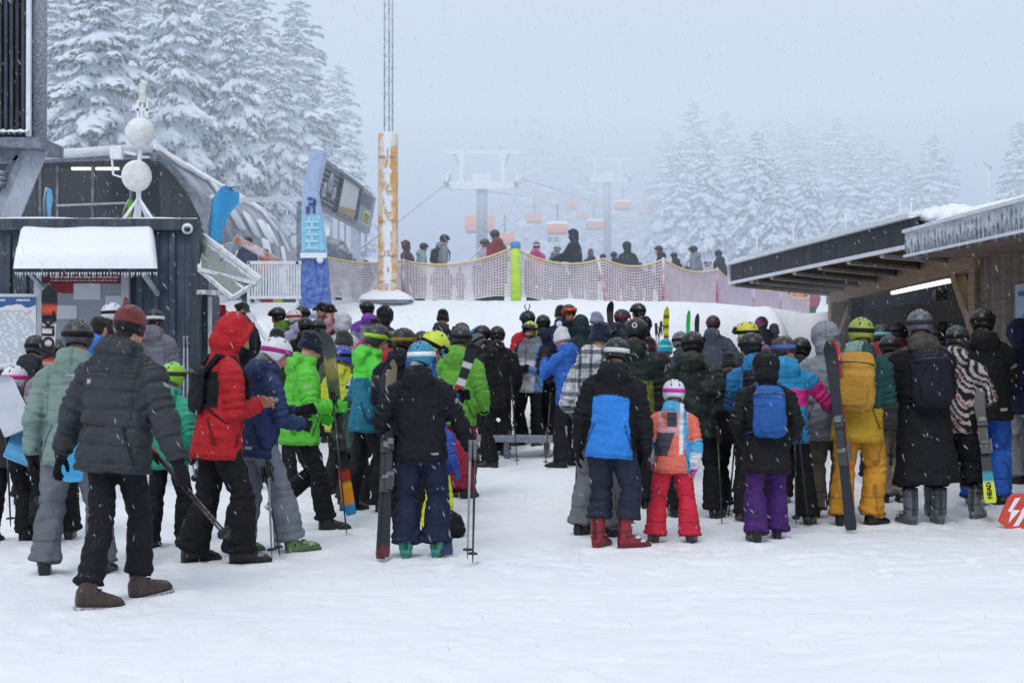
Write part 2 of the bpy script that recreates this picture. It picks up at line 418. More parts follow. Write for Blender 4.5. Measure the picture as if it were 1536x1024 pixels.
# ---- boots: heel to toe along +Y, sole at z = 0
BOOT = {}
def make_boots():
    # ski boot
    V, Fc = [], []
    rings = []
    for y, w, z0, z1 in ((-0.105, 0.03, 0.03, 0.12), (-0.09, 0.043, 0.02, 0.15), (-0.03, 0.05, 0.015, 0.17), (0.05, 0.052, 0.015, 0.14), (0.13, 0.056, 0.015, 0.105), (0.185, 0.052, 0.016, 0.085), (0.215, 0.032, 0.02, 0.06)):
        rings.append((Vector((0, y, (z0+z1)/2)), Vector((w, 0, 0)), Vector((0, 0, (z1-z0)/2))))
    geo_loft(V, Fc, rings, 16)
    geo_tube(V, Fc, [(0, -0.045, 0.11), (0, -0.037, 0.2), (0, -0.027, 0.28), (0, -0.018, 0.335)], [0.062, 0.066, 0.069, 0.071], 16, (True, False))
    for y, l in ((0.15, 0.15), (-0.075, 0.09)):
        geo_loft(V, Fc, [(Vector((0, y, z)), Vector((0.038, 0, 0)), Vector((0, l/2, 0))) for z in (0.0, 0.03)], 12)
    geo_loft(V, Fc, [(Vector((0, 0.215+i*0.012, 0.014)), Vector((0.032, 0, 0)), Vector((0, 0, 0.012))) for i in range(2)], 8)
    def cb(me):
        p = verts(me); c = np.ones((len(p), 3))
        c[p[:, 2] < 0.026] = 0.12
        c[(p[:, 2] > 0.155) & (p[:, 1] > -0.0)] *= 0.75
        c[p[:, 2] > 0.315] = 0.12
        c[np.abs(p[:, 2]-0.19-0.25*p[:, 1]) < 0.008] *= 0.35
        c[(np.abs(p[:, 0]) < .02) & (p[:, 1] < -.07) & (p[:, 2] > .1)] *= .3
        c[(p[:, 2] < .075) & (p[:, 2] > .026)] *= .55
        c[(np.abs(p[:, 2]-.13) < .014) & (np.abs(p[:, 1]+.045) < .014)] = .1
        c[(np.abs(p[:, 2]-.275) < .006)] *= .45
        setcol(me, c); me.name = 'ski_boot'; BOOT['ski'] = me
    remesh(V, Fc, 0.0085, 2, 0.0, cb)
    # winter / snowboard boot
    V, Fc = [], []
    rings = []
    for y, w, z0, z1 in ((-0.105, 0.03, 0.02, 0.13), (-0.085, 0.043, 0.0, 0.15), (-0.02, 0.046, 0.0, 0.15), (0.06, 0.05, 0.0, 0.115), (0.13, 0.053, 0.0, 0.095), (0.18, 0.047, 0.0, 0.08), (0.205, 0.025, 0.01, 0.055)):
        rings.append((Vector((0, y, (z0+z1)/2)), Vector((w, 0, 0)), Vector((0, 0, (z1-z0)/2))))
    geo_loft(V, Fc, rings, 16)
    geo_tube(V, Fc, [(0, -0.04, 0.1), (0, -0.037, 0.16), (0, -0.035, 0.21)], [0.054, 0.056, 0.057], 16, (True, False))
    def cb2(me):
        p = verts(me); c = np.ones((len(p), 3)); c[p[:, 2] < 0.028] = 0.30; c[np.abs(p[:, 2]-.036) < .006] *= .45; c[(p[:, 1] > .13) & (p[:, 2] > .03)] *= .7; c[(p[:, 1] < -.07) & (p[:, 2] > .03) & (p[:, 2] < .11)] *= .65; c[np.abs(p[:, 2]-.185) < .012] *= .55
        for k in range(5):
            c[(np.abs(p[:, 2]-0.10-0.03*k) < 0.006) & (p[:, 1] > -0.02-0.0*k) & (np.abs(p[:, 0]) < 0.035)] = 0.5
        setcol(me, c); me.name = 'winter_boot'; BOOT['snow'] = me
    remesh(V, Fc, 0.0085, 2, 0.006, cb2)
    b = MB(); n_ = 14
    out = [(-.03, -.108), (-.044, -.085), (-.046, -.02), (-.052, .06), (-.056, .13), (-.048, .185), (-.02, .212), (.02, .212), (.048, .185), (.056, .13), (.052, .06), (.046, -.02), (.044, -.085), (.03, -.108)]
    b.prism([(x*1.06, y*1.02, -.012) for x, y in out], (0, 0, .034), (1, 1, 1)); BOOT['sole'] = b.mesh('sole')
    for k in range(4):
        b = MB(); z = .098+.024*k; y = .062-.033*k; b.bar((-.034, y-.004, z), (.034, y+.004, z+.006), .008, .008, (1, 1, 1)); BOOT['lace%d' % k] = b.mesh('lace')
    for side in (1, -1):
        for n_, (x, y, z, yf) in enumerate(((.05, .115, .092, .13), (.052, .06, .125, .075), (.058, .01, .235, .036), (.060, .015, .288, .044))):
            b = MB(); b.box((side*x, y, z), (0.022, 0.04, 0.022), (1, 1, 1)); b.bar((side*x, y+.015, z), (side*.02, yf+.012, z+.004), 0.014, 0.014, (0.75, 0.75, 0.75)); b.bar((side*.022, yf+.012, z+.004), (-side*.035, yf+.006, z+.004), 0.014, 0.014, (0.75, 0.75, 0.75))
            BOOT['buckle%d%d' % (side, n_)] = b.mesh('buckle')
# ---- helmets: head frame (x right, y forward, z up, origin at the head's centre)
HC, HR = Vector((0, -0.008, 0.03)), (0.108, 0.132, 0.118)
def hsurf(th, ph, k=1.0):
    """point on the helmet's ellipsoid; th 0 = front, ph from the crown in radians"""
    s = math.sin(min(ph, PI*0.5)) if ph < PI/2 else 1-0.30*((ph-PI/2)/0.9)**2
    z = math.cos(ph) if ph < PI/2 else -(ph-PI/2)*0.95
    return HC+Vector((HR[0]*k*s*math.sin(th), HR[1]*k*s*math.cos(th), HR[2]*k*z))
HAT = {}
def make_helmet():
    n, m = 40, 13; V, Fc = [], []
    def phmax(th):
        c = math.cos(th)
        if c > 0.45: return math.radians(80)
        if c > 0.15: return math.radians(80+62*sstep((0.45-c)/0.3))
        return math.radians(142-10*sstep((-c-0.2)/0.7))
    for k in (1.0, 0.90):
        for j in range(m+1):
            for i in range(n):
                th = 2*PI*i/n; ph = max(0.03, phmax(th)*(j/m)); p = hsurf(th, ph, k)
                if k == 1.0: p = HC+(p-HC)*(1+0.012*math.cos(6*ph)*(1 if ph < 1.4 else 0))
                V.append(p)
    o = (m+1)*n
    for s in (0, o):
        for j in range(m):
            for i in range(n):
                f = (s+j*n+i, s+(j+1)*n+i, s+(j+1)*n+(i+1) % n, s+j*n+(i+1) % n)
                Fc.append(f if s == 0 else f[::-1])
        Fc.append(tuple(s+i for i in range(n)) if s == 0 else tuple(s+i for i in range(n-1, -1, -1)))
    for i in range(n):
        Fc.append((m*n+i, o+m*n+i, o+m*n+(i+1) % n, m*n+(i+1) % n))
    C = np.ones((len(V), 3)); C[o:] = 0.04
    for j in (m-1, m):
        for i in range(n):
            if j == m: C[j*n+i] = 0.12
    b = MB()
    for th, ph, a in ((2.6, 0.75, 0.3), (-2.6, 0.75, -0.3), (3.14, 0.55, 0), (0.45, 0.62, -.2), (-0.45, 0.62, .2), (1.55, 0.7, 0.1), (-1.55, 0.7, -0.1), (2.75, 1.2, 0), (-2.75, 1.2, 0)):
        p = hsurf(th, ph, 1.0); nn = (p-HC).normalized(); d, r, u = ortho(nn)
        R = Matrix((r, u, nn)).transposed()@Matrix.Rotation(a+0.2, 3, 'Z')
        b.ball(p, (0.008, 0.02, 0.004), (.05, .05, .05), 10, R)
    k = len(V); V += b.V; Fc += [tuple(i+k for i in f) for f in b.F]; C = np.vstack([C, np.array(b.C)])
    HAT['helmet'] = mesh_from('helmet', V, Fc, C)
    # goggle strap around the shell and the goggles pushed up on its front, or worn over the eyes
    for nm, fr, bk in (('strap', 78, 98), ('strap_low', 92, 104), ('strap_tilt', 70, 110)):
        V, Fc = [], []
        for i in range(40):
            th = 2*PI*i/40
            ph0 = math.radians(fr+(bk-fr)*(1-math.cos(th))/2)
            for e, k in ((-0.17, 1.0), (-0.15, 1.03), (0.15, 1.03), (0.17, 1.0)): V.append(hsurf(th, ph0+e, k))
        for i in range(40):
            for e in range(3):
                a, c = i*4+e, ((i+1) % 40)*4+e; Fc.append((a, a+1, c+1, c))
        HAT[nm] = mesh_from('goggle_strap', V, Fc)
    for nm, y0 in (('gog_up', None), ('gog_eyes', 1)):
        for piece, sz, k1 in (('frame', 0.30, 1.16), ('lens', 0.235, 1.20)):
            V, Fc = [], []; nn_ = 16
            for i in range(nn_+1):
                th = math.radians(-62+124*i/nn_); e = sz*(1-0.55*abs(i/nn_*2-1)**4)
                for ph_, k in ((-e, 1.0), (-e*.92, k1), (e*.92*(1-0.18*math.exp(-(th*6)**2)), k1), (e*(1-0.18*math.exp(-(th*6)**2)), 1.0)):
                    if nm == 'gog_up': V.append(hsurf(th, math.radians(66)+ph_, k))
                    else: V.append(Vector((0.098*k*math.sin(th)*0.98, 0.002+0.094*k*math.cos(th), 0.004-ph_*0.15)))
            for i in range(nn_):
                for e in range(3): Fc.append((i*4+e, i*4+e+1, (i+1)*4+e+1, (i+1)*4+e))
            HAT[nm+piece] = mesh_from('goggle_'+piece, V, Fc)
def make_hats():
    make_helmet()
    for nm, top, pom in (('beanie', 0.15, False), ('bobble_hat', 0.155, True)):
        V, Fc = [], []
        rings = []
        for z, r in ((-0.035, 0.98), (-0.03, 1.08), (0.02, 1.09), (0.03, 1.0), (0.07, 0.97), (0.105, 0.84), (0.135, 0.58), (top, 0.2)):
            rings.append((Vector((0, -0.012-0.02*(z > 0.1), z)), Vector((0.088*r, 0, 0)), Vector((0, 0.108*r, 0))))
        geo_loft(V, Fc, rings, 18)
        if pom: geo_ball(V, Fc, (0, -0.02, top+0.035), 0.042)
        def cb(me, nm=nm):
            p = verts(me); c = np.ones((len(p), 3)); c[p[:, 2] > 0.165] = 0.97
            c *= (0.9+0.1*np.sin(np.arctan2(p[:, 0], p[:, 1])*40))[:, None]
            setcol(me, c); me.name = nm; HAT[nm] = me
        remesh(V, Fc, 0.008, 2, 0.008, cb)
    V, Fc = [], []
    geo_ball(V, Fc, (0, -0.022, 0.035), (0.086, 0.108, 0.098))
    geo_ball(V, Fc, (0, -0.06, -0.03), (0.076, 0.06, 0.075))
    geo_ball(V, Fc, (0, 0.05, 0.085), (0.06, 0.05, 0.035))
    def cb(me):
        setcol(me, (0.75+0.25*pn(verts(me), 60))[:, None].repeat(3, 1)); me.name = 'hair'; HAT['hair'] = me
    remesh(V, Fc, 0.008, 2, 0.018, cb)
    V, Fc = [], []                        # hair hanging out below a helmet
    geo_tube(V, Fc, [(0, -0.08, -0.06), (0.0, -0.105, -0.14), (0.01, -0.115, -0.24), (0.01, -0.10, -0.31)], [0.05, 0.05, 0.035, 0.012], 12)
    geo_ball(V, Fc, (0, -0.055, -0.06), (0.07, 0.05, 0.06))
    def cb(me):
        setcol(me, (0.75+0.25*pn(verts(me), 60))[:, None].repeat(3, 1)); me.name = 'hair'; HAT['tail'] = me
    remesh(V, Fc, 0.008, 2, 0.02, cb)
    V, Fc = [], []                        # peaked cap
    geo_ball(V, Fc, (0, -0.012, 0.04), (0.09, 0.108, 0.095))
    geo_loft(V, Fc, [(Vector((0, y, 0.055-0.25*(y-.08))), Vector((w, 0, 0)), Vector((0, 0, 0.009))) for y, w in ((0.06, 0.085), (0.1, 0.08), (0.15, 0.06), (0.165, 0.03))], 12)
    def cb(me):
        setcol(me, np.ones((len(me.vertices), 3))); me.name = 'cap'; HAT['cap'] = me
    remesh(V, Fc, 0.008, 2, 0.004, cb)

SKIN = lin('#c4907a'); 
ARMS = {'down': (.24, .02, .87), 'relax': (.235, .12, .92), 'front': (.10, .30, 1.10), 'phone': (.05, .31, 1.20), 'pocket': (.195, .13, .95),
        'pole': (.28, .30, 1.04), 'out': (.46, .14, 1.02), 'cross': (-.02, .24, 1.12), 'face': (.08, .25, 1.42), 'back': (.25, -.12, .9)}
FEET = {'stand': ((.13, 0.02, 8, 0, 0), (-.13, -0.02, -8, 0, 0)), 'wide': ((.2, 0, 12, 0, 0), (-.2, 0, -12, 0, 0)), 'close': ((.085, .03, 5, 0, 0), (-.085, -.02, -5, 0, 0)),
        'rest': ((.12, .10, 25, 0, 0), (-.11, -.04, -2, 0, 0)), 'step': ((.10, .20, 4, 0, 0), (-.10, -.22, -6, 25, .05)), 'stagger': ((.12, .14, 5, 0, 0), (-.12, -.14, -10, 0, 0))}
def pattern_colors(lab, t, tl, p, pat):
    """vertex colours of a jacket from torso / sleeve / hood coordinates"""
    n = len(lab); kind = pat[0]; cs = [np.array(lin(c)) for c in pat[1:] if isinstance(c, str)]; nums = [c for c in pat[1:] if not isinstance(c, str)]
    out = np.zeros((n, 3)); out[:] = cs[0]
    u, v, w = tl[:, 0], tl[:, 1], tl[:, 2]
    arm = lab > 0
    if kind == 'yoke':                       # upper colour, lower colour, split height (sleeves too)
        z = nums[0]
        out[(~arm) & (w < z+0.02*np.sin(u*9))] = cs[1]
        out[arm & (t > 0.22)] = cs[2] if len(cs) > 2 else cs[1]
    elif kind == 'panel':                    # body, panel: back and chest panel
        m = (~arm) & (w < 1.30-0.25*u*u*4) & (np.abs(u) < 0.155+0.16*np.clip(1.1-w, 0, 1))
        out[m] = cs[1]
    elif kind == 'sleeves':                  # body, sleeves
        out[arm] = cs[1]
    elif kind == 'child':
        coral, cyan, white, dark, rose = cs[:5]
        out[:] = coral
        out[(~arm) & (w > 1.22)] = rose
        out[(~arm) & (w > 1.47)] = cyan
        out[(~arm) & (w > 1.30) & (np.abs(u+.03) < .07) & (w < 1.46)] = dark
        out[(~arm) & (w > 1.30) & (np.abs(u+.09) < .02) & (w < 1.46)] = coral
        out[(~arm) & (w < 1.24) & (w > 0.98) & (u < 0.02-(1.24-w)*0.3)] = dark
        out[(~arm) & (np.abs(u-0.15-0.12*(1.15-w)) < 0.028)] = cyan
        out[(~arm) & (w > 1.0) & (np.abs(u-0.09) < 0.022)] = white
        out[arm & (t > 0.45) & (t < 0.68)] = cyan; out[arm & (t > 0.66)] = white
    elif kind == 'bands':                    # top, band, bottom
        a, b, c = cs[:3]
        out[(~arm)] = c; out[(~arm) & (w > 1.12)] = b; out[(~arm) & (w > 1.28)] = a
        out[arm] = b; out[arm & (t < 0.16)] = a; out[arm & (t > 0.9)] = a
        out[arm & (p[:, 2] < nums[0]) & (t > .3)] = a if nums else b
    elif kind == 'split':                    # left upper, right upper, lower, split height
        out[u > 0.03] = cs[1]; out[(~arm) & (w < nums[0]+0.05*np.abs(u))] = cs[2]
    elif kind == 'zebra':
        q = np.sin((u*1.0+w*0.75)*95+5*pn(p, 9)+3*np.sin(v*30)) if True else 0
        out[q > -0.05] = cs[1]; out[(q > .75) & (pn(p, 14, 3) > .55)] = lin('#a03040')
    elif kind == 'plaid':
        a = np.where(arm, np.arctan2(v, u)*0.16+u*0.2, u+v*0.8)
        for q, wd in ((w, 0.020), (a, 0.017)):
            f = np.abs(((q+0.02) % 0.115)-0.0575)
            out[f < wd] = out[f < wd]*0.28
            out[np.abs(f-0.045) < 0.004] = out[np.abs(f-0.045) < 0.004]*0.6
    elif kind == 'camo':
        q = pn(p, 13)+0.6*pn(p, 27, 2)
        out[q > 0.15] = cs[1]; out[q < -0.42] = cs[2]
    elif kind == 'chest':                    # white body, grey yoke, blue flanks and cuffs, dark sleeves
        out[(~arm) & (w > 1.26)] = cs[1]; out[(~arm) & (np.abs(u) > .135)] = cs[2]
        out[arm] = cs[3]; out[arm & (t > .55)] = cs[2]; out[arm & (t > .9)] = cs[3]
        out[(~arm) & (w > 1.12) & (w < 1.24) & (np.abs(u+.07) < .09)] = cs[0]
    elif kind == 'patch':                    # body with a dark back patch
        out[(~arm) & (v < -0.08) & (w > 1.12) & (w < 1.38)] = cs[1]
    if kind == 'solid' and len(cs) > 1: out[(~arm) & (w > 1.46)] = cs[1]
    return out

PEOPLE = []
def person(label, px, top, Y=None, feet=None, hd=0.0, jk='#202225', pat=None, hem=0.78, puff=1.04, hood='down', quilt=0.0,
           tr='#1b1c20', trhem=0.10, wide=.96, hat=('helmet', '#222326'), strap='#111111', gog=None, lens='#402a20', boots=('snow', '#17181a'),
           arms=('down', 'down'), gl='#151518', gpose=('relaxed', 'relaxed'), stance=None, lean=None, side=None, yaw=None, pitch=8.0,
           group=None, hk=1.0, skin=None, beard=None, hair=None, buff=None, z0=None, fur=None, hatrz=0.0, logo=None, crouch=0.0, mirror=False):
    if Y is None: Y = F*EYE/(feet-HYP)
    if stance is None: stance = rnd.choice(('stand', 'stand', 'stagger', 'wide', 'close', 'rest'))
    if lean is None: lean = rnd.uniform(1, 6)
    if side is None: side = rnd.uniform(-2.5, 2.5)
    if yaw is None: yaw = rnd.choice((rnd.uniform(-8, 8), rnd.uniform(-45, 45)))
    if Y > 13.6 and z0 is None and Y < 29 and 325 < px < 1225:       # further back people stand higher up the bank
        for _ in range(80):
            q = at(px, top, Y)
            if q.z-ground(q.x, q.y) < 1.86 or Y > 28: break
            Y += .12
    hd = math.radians(hd+(rnd.uniform(-1, 1) if Y < 13 else rnd.uniform(-12, 12)))
    wp = at(px, top, Y)
    # stand the figure so that its head comes where the photo has it
    R = Matrix.Rotation(-math.radians(lean), 3, 'X')@Matrix.Rotation(math.radians(side), 3, 'Y')
    pel = Vector((0, 0, 0.94-crouch))
    def T(u, v, w): return pel+R@Vector((u, v, w-0.94))
    yawR = R@Matrix.Rotation(-math.radians(yaw), 3, 'Z')@Matrix.Rotation(-math.radians(pitch), 3, 'X')
    neck = T(0, -.01, 1.50)
    hc = T(0, 0.0, 1.55)+yawR@Vector((0, 0.025, 0.105*hk))
    topz = hc.z+0.15*hk
    x, y = wp.x, wp.y
    for _ in range(4):
        g = ground(x, y) if z0 is None else z0
        s = (wp.z-g)/topz
        off = Matrix.Rotation(-hd, 2)@hc.xy*s
        x, y = wp.x-off.x, wp.y-off.y*0.0
    near, mid = Y < 14.2, Y < 17.5
    vox = 0.0125 if near else (0.017 if mid else 0.024)
    root = bpy.data.objects.new('person', bpy.data.meshes.new('person')); link(root)
    root.location = (x, y, g-.012); root.rotation_euler = (0, 0, -hd); root.scale = (s, s, s)
    tag(root, label, 'person', group)
    Th = mat_from(hc, yawR.col[0], yawR.col[1], yawR.col[2])@Matrix.Scale(hk, 4)
    # ---- joints
    sh = {1: T(.185, -.01, 1.395), -1: T(-.185, -.01, 1.395)}
    el, wr = {}, {}
    for i, sg in enumerate((1, -1)):
        a = arms[i]; a = ARMS[a] if isinstance(a, str) else a
        tgt = T(sg*a[0], a[1], a[2])
        pole = R@Vector((sg*0.55, -0.55, -0.6))
        el[sg], wr[sg] = ik(sh[sg], tgt, 0.29, 0.265, pole)
    ft = FEET[stance] if isinstance(stance, str) else stance
    kn, an, fm = {}, {}, {}
    for i, sg in enumerate((1, -1)):
        fx, fy, fyaw, fpit, lift = ft[i]
        fmx = Matrix.Translation((fx, fy, lift))@Matrix.Rotation(-math.radians(fyaw), 4, 'Z')@Matrix.Translation((0, 0.17, 0))@Matrix.Rotation(-math.radians(fpit), 4, 'X')@Matrix.Translation((0, -0.17, 0))
        fm[sg] = fmx
        a = fmx@Vector((0, -0.035, 0.11)); h = pel+Vector((sg*0.092, 0, -0.03))
        kn[sg], an[sg] = ik(h, a, 0.412, 0.402, fmx.to_3x3()@Vector((0.05*sg, 1, 0.1)))
    # ---- body
    V, Fc = [], []
    def H(p): return Th@Vector(p)
    R3 = yawR*hk
    geo_ball(V, Fc, H((0, -0.014, 0.032)), (0.074*hk, 0.094*hk, 0.086*hk), yawR)
    geo_ball(V, Fc, H((0, 0.022, -0.042)), (0.056*hk, 0.066*hk, 0.072*hk), yawR)
    geo_ball(V, Fc, H((0, 0.062, -0.094)), (0.026*hk, 0.024*hk, 0.022*hk), yawR)
    geo_ball(V, Fc, H((0, 0.068, 0.022)), (0.05*hk, 0.02*hk, 0.013*hk), yawR)
    geo_tube(V, Fc, [H((0, 0.082, 0.012)), H((0, 0.100, -0.018)), H((0, 0.104, -0.034))], [0.010*hk, 0.013*hk, 0.016*hk], 8)
    geo_ball(V, Fc, H((0, 0.084, -0.064)), (0.026*hk, 0.013*hk, 0.011*hk), yawR)
    for sg in (1, -1):
        geo_ball(V, Fc, H((sg*0.040, 0.056, -0.03)), (0.024*hk, 0.026*hk, 0.028*hk), yawR)
        geo_ball(V, Fc, H((sg*0.074, -0.012, -0.012)), (0.013*hk, 0.022*hk, 0.034*hk), yawR)
    geo_tube(V, Fc, [H((0, -0.02, -0.05)), neck, T(0, 0, 1.40)], [0.058, 0.058, 0.07], 12)
    geo_loft(V, Fc, [(T(0, 0, w), R@Vector((a, 0, 0)), R@Vector((0, b, 0))) for w, a, b in ((0.86, .12, .09), (0.95, .14, .10), (1.1, .12, .085), (1.3, .14, .09), (1.42, .12, .075), (1.48, .06, .06))], 14)
    for sg in (1, -1):
        geo_tube(V, Fc, [T(sg*.1, -.01, 1.39), sh[sg], el[sg], wr[sg]], [.06, .055, .042, .032], 10)
        geo_tube(V, Fc, [pel+Vector((sg*.07, 0, 0)), pel+Vector((sg*.092, 0, -.06)), kn[sg], an[sg], fm[sg]@Vector((0, 0.0, .06))], [.08, .085, .055, .045, .045], 10)
        geo_tube(V, Fc, [fm[sg]@Vector((0, -.03, .06)), fm[sg]@Vector((0, .12, .05))], [.035, .03], 8)
    bare = gl is None
    hm = {}
    for i, sg in enumerate((1, -1)):
        d = (wr[sg]-el[sg]).normalized()
        inw = Vector((-sg, 0.25, 0.0)) if arms[i] not in ('pole',) else Vector((-sg, 0, 0))
        n_ = (inw-d*inw.dot(d)).normalized()
        xx = n_.cross(d)
        if xx.dot(R@Vector((0, 1, 0.4))) < 0: xx = -xx
        m = mat_from(wr[sg]+d*0.03, xx, n_, d)
        hm[sg] = m
        if bare: hand_geo(V, Fc, m, 1.1 if gpose[i] == 'grip' else 0.6, 0.0088, 0.95)
    sk = np.array(lin(skin) if skin else SKIN); eye_m = np.array((0.02, 0.015, 0.012))
    Thi = np.array(Th.inverted())
    def cb_body(me, root=root):
        p = verts(me); q = p@Thi[:3, :3].T+Thi[:3, 3]
        c = np.tile(sk, (len(p), 1)); fx, fy, fz = q[:, 0], q[:, 1], q[:, 2]
        face = (fy > 0.03) & (np.abs(fz) < 0.14)
        c[face & (np.abs(fz+0.03) < .03) & (np.abs(np.abs(fx)-.042) < .02)] *= np.array((1.03, .92, .9))
        c[face & (((np.abs(fx)-.032)/.012)**2+((fz-.002)/.006)**2 < 1)] = eye_m*3
        c[face & (np.abs(fz-.024) < .005) & (np.abs(np.abs(fx)-.034) < .018)] *= .5
        c[face & (np.abs(fz+.064) < .009) & (np.abs(fx) < .024)] *= np.array((.9, .65, .65))
        c[face & (np.abs(fz+.064) < .003) & (np.abs(fx) < .026)] *= .6
        wz = p[:, 2]
        base = (wz < hc.z-.13) & (np.abs(q[:, 0]) < 5)
        far_hand = np.ones(len(p), bool)
        for sg in (1, -1): far_hand &= np.linalg.norm(p-np.array(wr[sg]), axis=1) > .235
        armd = np.minimum(*[((p-np.array(wr[sg]))@np.array((wr[sg]-el[sg]).normalized())) < -.02 for sg in (1, -1)])
        c[base & far_hand & (wz < hc.z-.2)] = (.02, .02, .023)
        if beard:
            b_ = (fy > -0.01) & (fz < -.045) & (fz > -.16) & ~((np.abs(fz+.064) < .008) & (np.abs(fx) < .02)) | face & (np.abs(fz+.05) < .006) & (np.abs(fx) < .03)
            c[b_] = np.array(lin(beard))*(0.8+.3*pn(p[b_], 90))[:, None]
        if buff:
            c[(fz < -.035) & (fz > -.22) & (fy > -.2) & (np.abs(fx) < .12)] = lin(buff)
        setcol(me, c); me.materials.append(M['skin']); me.name = 'person'
        old = root.data; root.data = me; bpy.data.meshes.remove(old)
    remesh(V, Fc, (0.0075 if bare and near else 0.011) if near else (0.014 if mid else 0.02), 2, 0, cb_body)
    # ---- trousers
    V, Fc = [], []
    geo_loft(V, Fc, [(T(0, -.01, w), R@Vector((a*1.0, 0, 0)), R@Vector((0, b, 0))) for w, a, b in ((0.78, .12, .09), (0.83, .165, .118), (0.92, .172, .125), (1.02, .155, .115), (1.06, .14, .10))], 16)
    hems = {}; lw = 1.17 if boots[0] == 'ski' and trhem < .2 else 1.0
    for sg in (1, -1):
        h = pel+Vector((sg*.092, -.005, -.04)); k_, a_ = kn[sg], an[sg]
        f = min(1.0, max(0.25, (k_.z-trhem*1.0)/(max(k_.z-a_.z, .05)))) if k_.z > a_.z else 1.0
        e = k_.lerp(a_, min(f, 1.03)); hems[sg] = e
        geo_tube(V, Fc, [h+Vector((0, 0, .05)), h.lerp(k_, .3), h.lerp(k_, .7), k_, k_.lerp(e, .35), k_.lerp(e, .7), e], [.088*wide, .097*wide, .088*wide, .081*wide, .087*wide*lw, .09*wide*lw, .099*wide*lw], 14, (True, False))
    jn = [(np.array(kn[sg]), np.array(hems[sg])) for sg in (1, -1)]
    trc = np.array(lin(tr)) if isinstance(tr, str) else None
    def cb_tr(me):
        p = verts(me)
        if not me.vertices: return
        no = np.empty(len(p)*3, dtype=np.float32); me.vertices.foreach_get('normal', no); no = no.reshape(-1, 3)
        dsp = np.zeros(len(p))
        for k_, e_ in jn:          # rings of bunched cloth at the knee and above the boot
            ax = e_-k_; ln = np.linalg.norm(ax); t = ((p-k_)@ax)/ln
            dd = np.linalg.norm(p-k_-np.outer(t/ln, ax), axis=1)
            ph = t*70+4*pn(p, 8)
            wgt = np.exp(-(t/.07)**2)*.8+np.clip((t-ln+.16)/.16, 0, 1)
            dsp += np.where(dd < .14, np.sin(ph)*wgt*.009, 0)
        p = p+no*dsp[:, None]; me.vertices.foreach_set('co', p.astype(np.float32).ravel())
        c = np.tile(trc, (len(p), 1)); c *= (1+.10*pn(p, 7))[:, None]
        for k_, e_ in jn:
            c[np.abs(p[:, 2]-e_[2]-.01) < .012] *= .7
            c[np.abs(p[:, 2]-e_[2]-.16) < .006] *= .75
            c[(np.abs(p[:, 2]-k_[2]-.05) < .006) & (p[:, 1] > k_[1])] *= .7
        c[(np.abs(p[:, 1]+.015) < .007) & (np.abs(p[:, 0]) > .13)] *= .6
        c[(np.abs(p[:, 2]-.86) < .006) & (p[:, 1] < -.06) & (np.abs(np.abs(p[:, 0])-.09) < .05)] *= .5
        setcol(me, c); me.name = 'trousers'
        obj('trousers', me, 'cloth', root)
    remesh(V, Fc, vox, 2, 0.030, cb_tr)
    # ---- jacket
    V, Fc = [], []; p_ = puff*.91
    prof = [(0.30, .27, .21), (0.45, .255, .195), (0.60, .235, .185), (0.74, .222, .176), (0.84, .214, .172), (0.94, .206, .164), (1.04, .200, .156), (1.14, .206, .157), (1.25, .215, .158), (1.34, .205, .148), (1.40, .175, .130), (1.45, .128, .108), (1.50, .092, .092), (1.545, .085, .09)]
    pr = [q for q in prof if q[0] > hem+0.01]; i = len(prof)-len(pr)
    lo = prof[max(i-1, 0)]; pr = [(hem, lo[1], lo[2])]+pr
    geo_loft(V, Fc, [(T(0, -.008, w), R@Vector((a*p_, 0, 0)), R@Vector((0, b*p_, 0))) for w, a, b in pr], 20)
    for sg in (1, -1):
        S_, E_, W_ = sh[sg], el[sg], wr[sg]
        geo_tube(V, Fc, [T(sg*.03, -.01, 1.425), T(sg*.10, -.01, 1.418), T(sg*.155, -.01, 1.395), S_.lerp(E_, .12), S_.lerp(E_, .5), E_, E_.lerp(W_, .5), W_, W_+(W_-E_)*.04], [.06*p_, .076*p_, .086*p_, .09*p_, .082*p_, .075*p_, .069*p_, .058*p_, .055*p_], 14, (True, False))
    if hood == 'down':
        geo_ball(V, Fc, T(0, -.115, 1.465), (.135, .065, .095), R)
        geo_ball(V, Fc, T(0, -.075, 1.54), (.122, .075, .055), R)
        geo_ball(V, Fc, T(0, .015, 1.52), (.108, .09, .055), R)
    elif hood == 'up':
        geo_ball(V, Fc, H((0, -.048, .022)), (.125*hk, .128*hk, .142*hk), yawR)
        geo_ball(V, Fc, H((0, -.06, -.07)), (.115*hk, .105*hk, .10*hk), yawR)
        pts = [H((.106*math.sin(a), .048+.012*math.cos(a), .012+.128*math.cos(a))) for a in [2*PI*k/16 for k in range(17)]]
        geo_tube(V, Fc, pts, [.017*hk]*17, 8, (False, False))
    elif hood == 'helmet':                   # hood drawn over the helmet
        geo_ball(V, Fc, H((0, -.03, .035)), (.135*hk, .155*hk, .135*hk), yawR)
        geo_ball(V, Fc, H((0, -.06, -.08)), (.12*hk, .11*hk, .11*hk), yawR)
    if fur:
        pts = [T(.13*math.sin(a), -.09+.02*math.cos(a)+.09*abs(math.sin(a)), 1.545-.035*math.cos(a)) for a in [-2.2+4.4*k/12 for k in range(13)]]
    segs = [(T(0, 0, hem), T(0, 0, 1.47), .19, 0)]+[(sh[sg], el[sg], .085, sg) for sg in (1, -1)]+[(el[sg], wr[sg], .066, sg+0.0) for sg in (1, -1)]
    Ri = np.array(R.inverted()); pelv = np.array(pel)
    pat_ = pat or ('solid', jk)
    lg = []
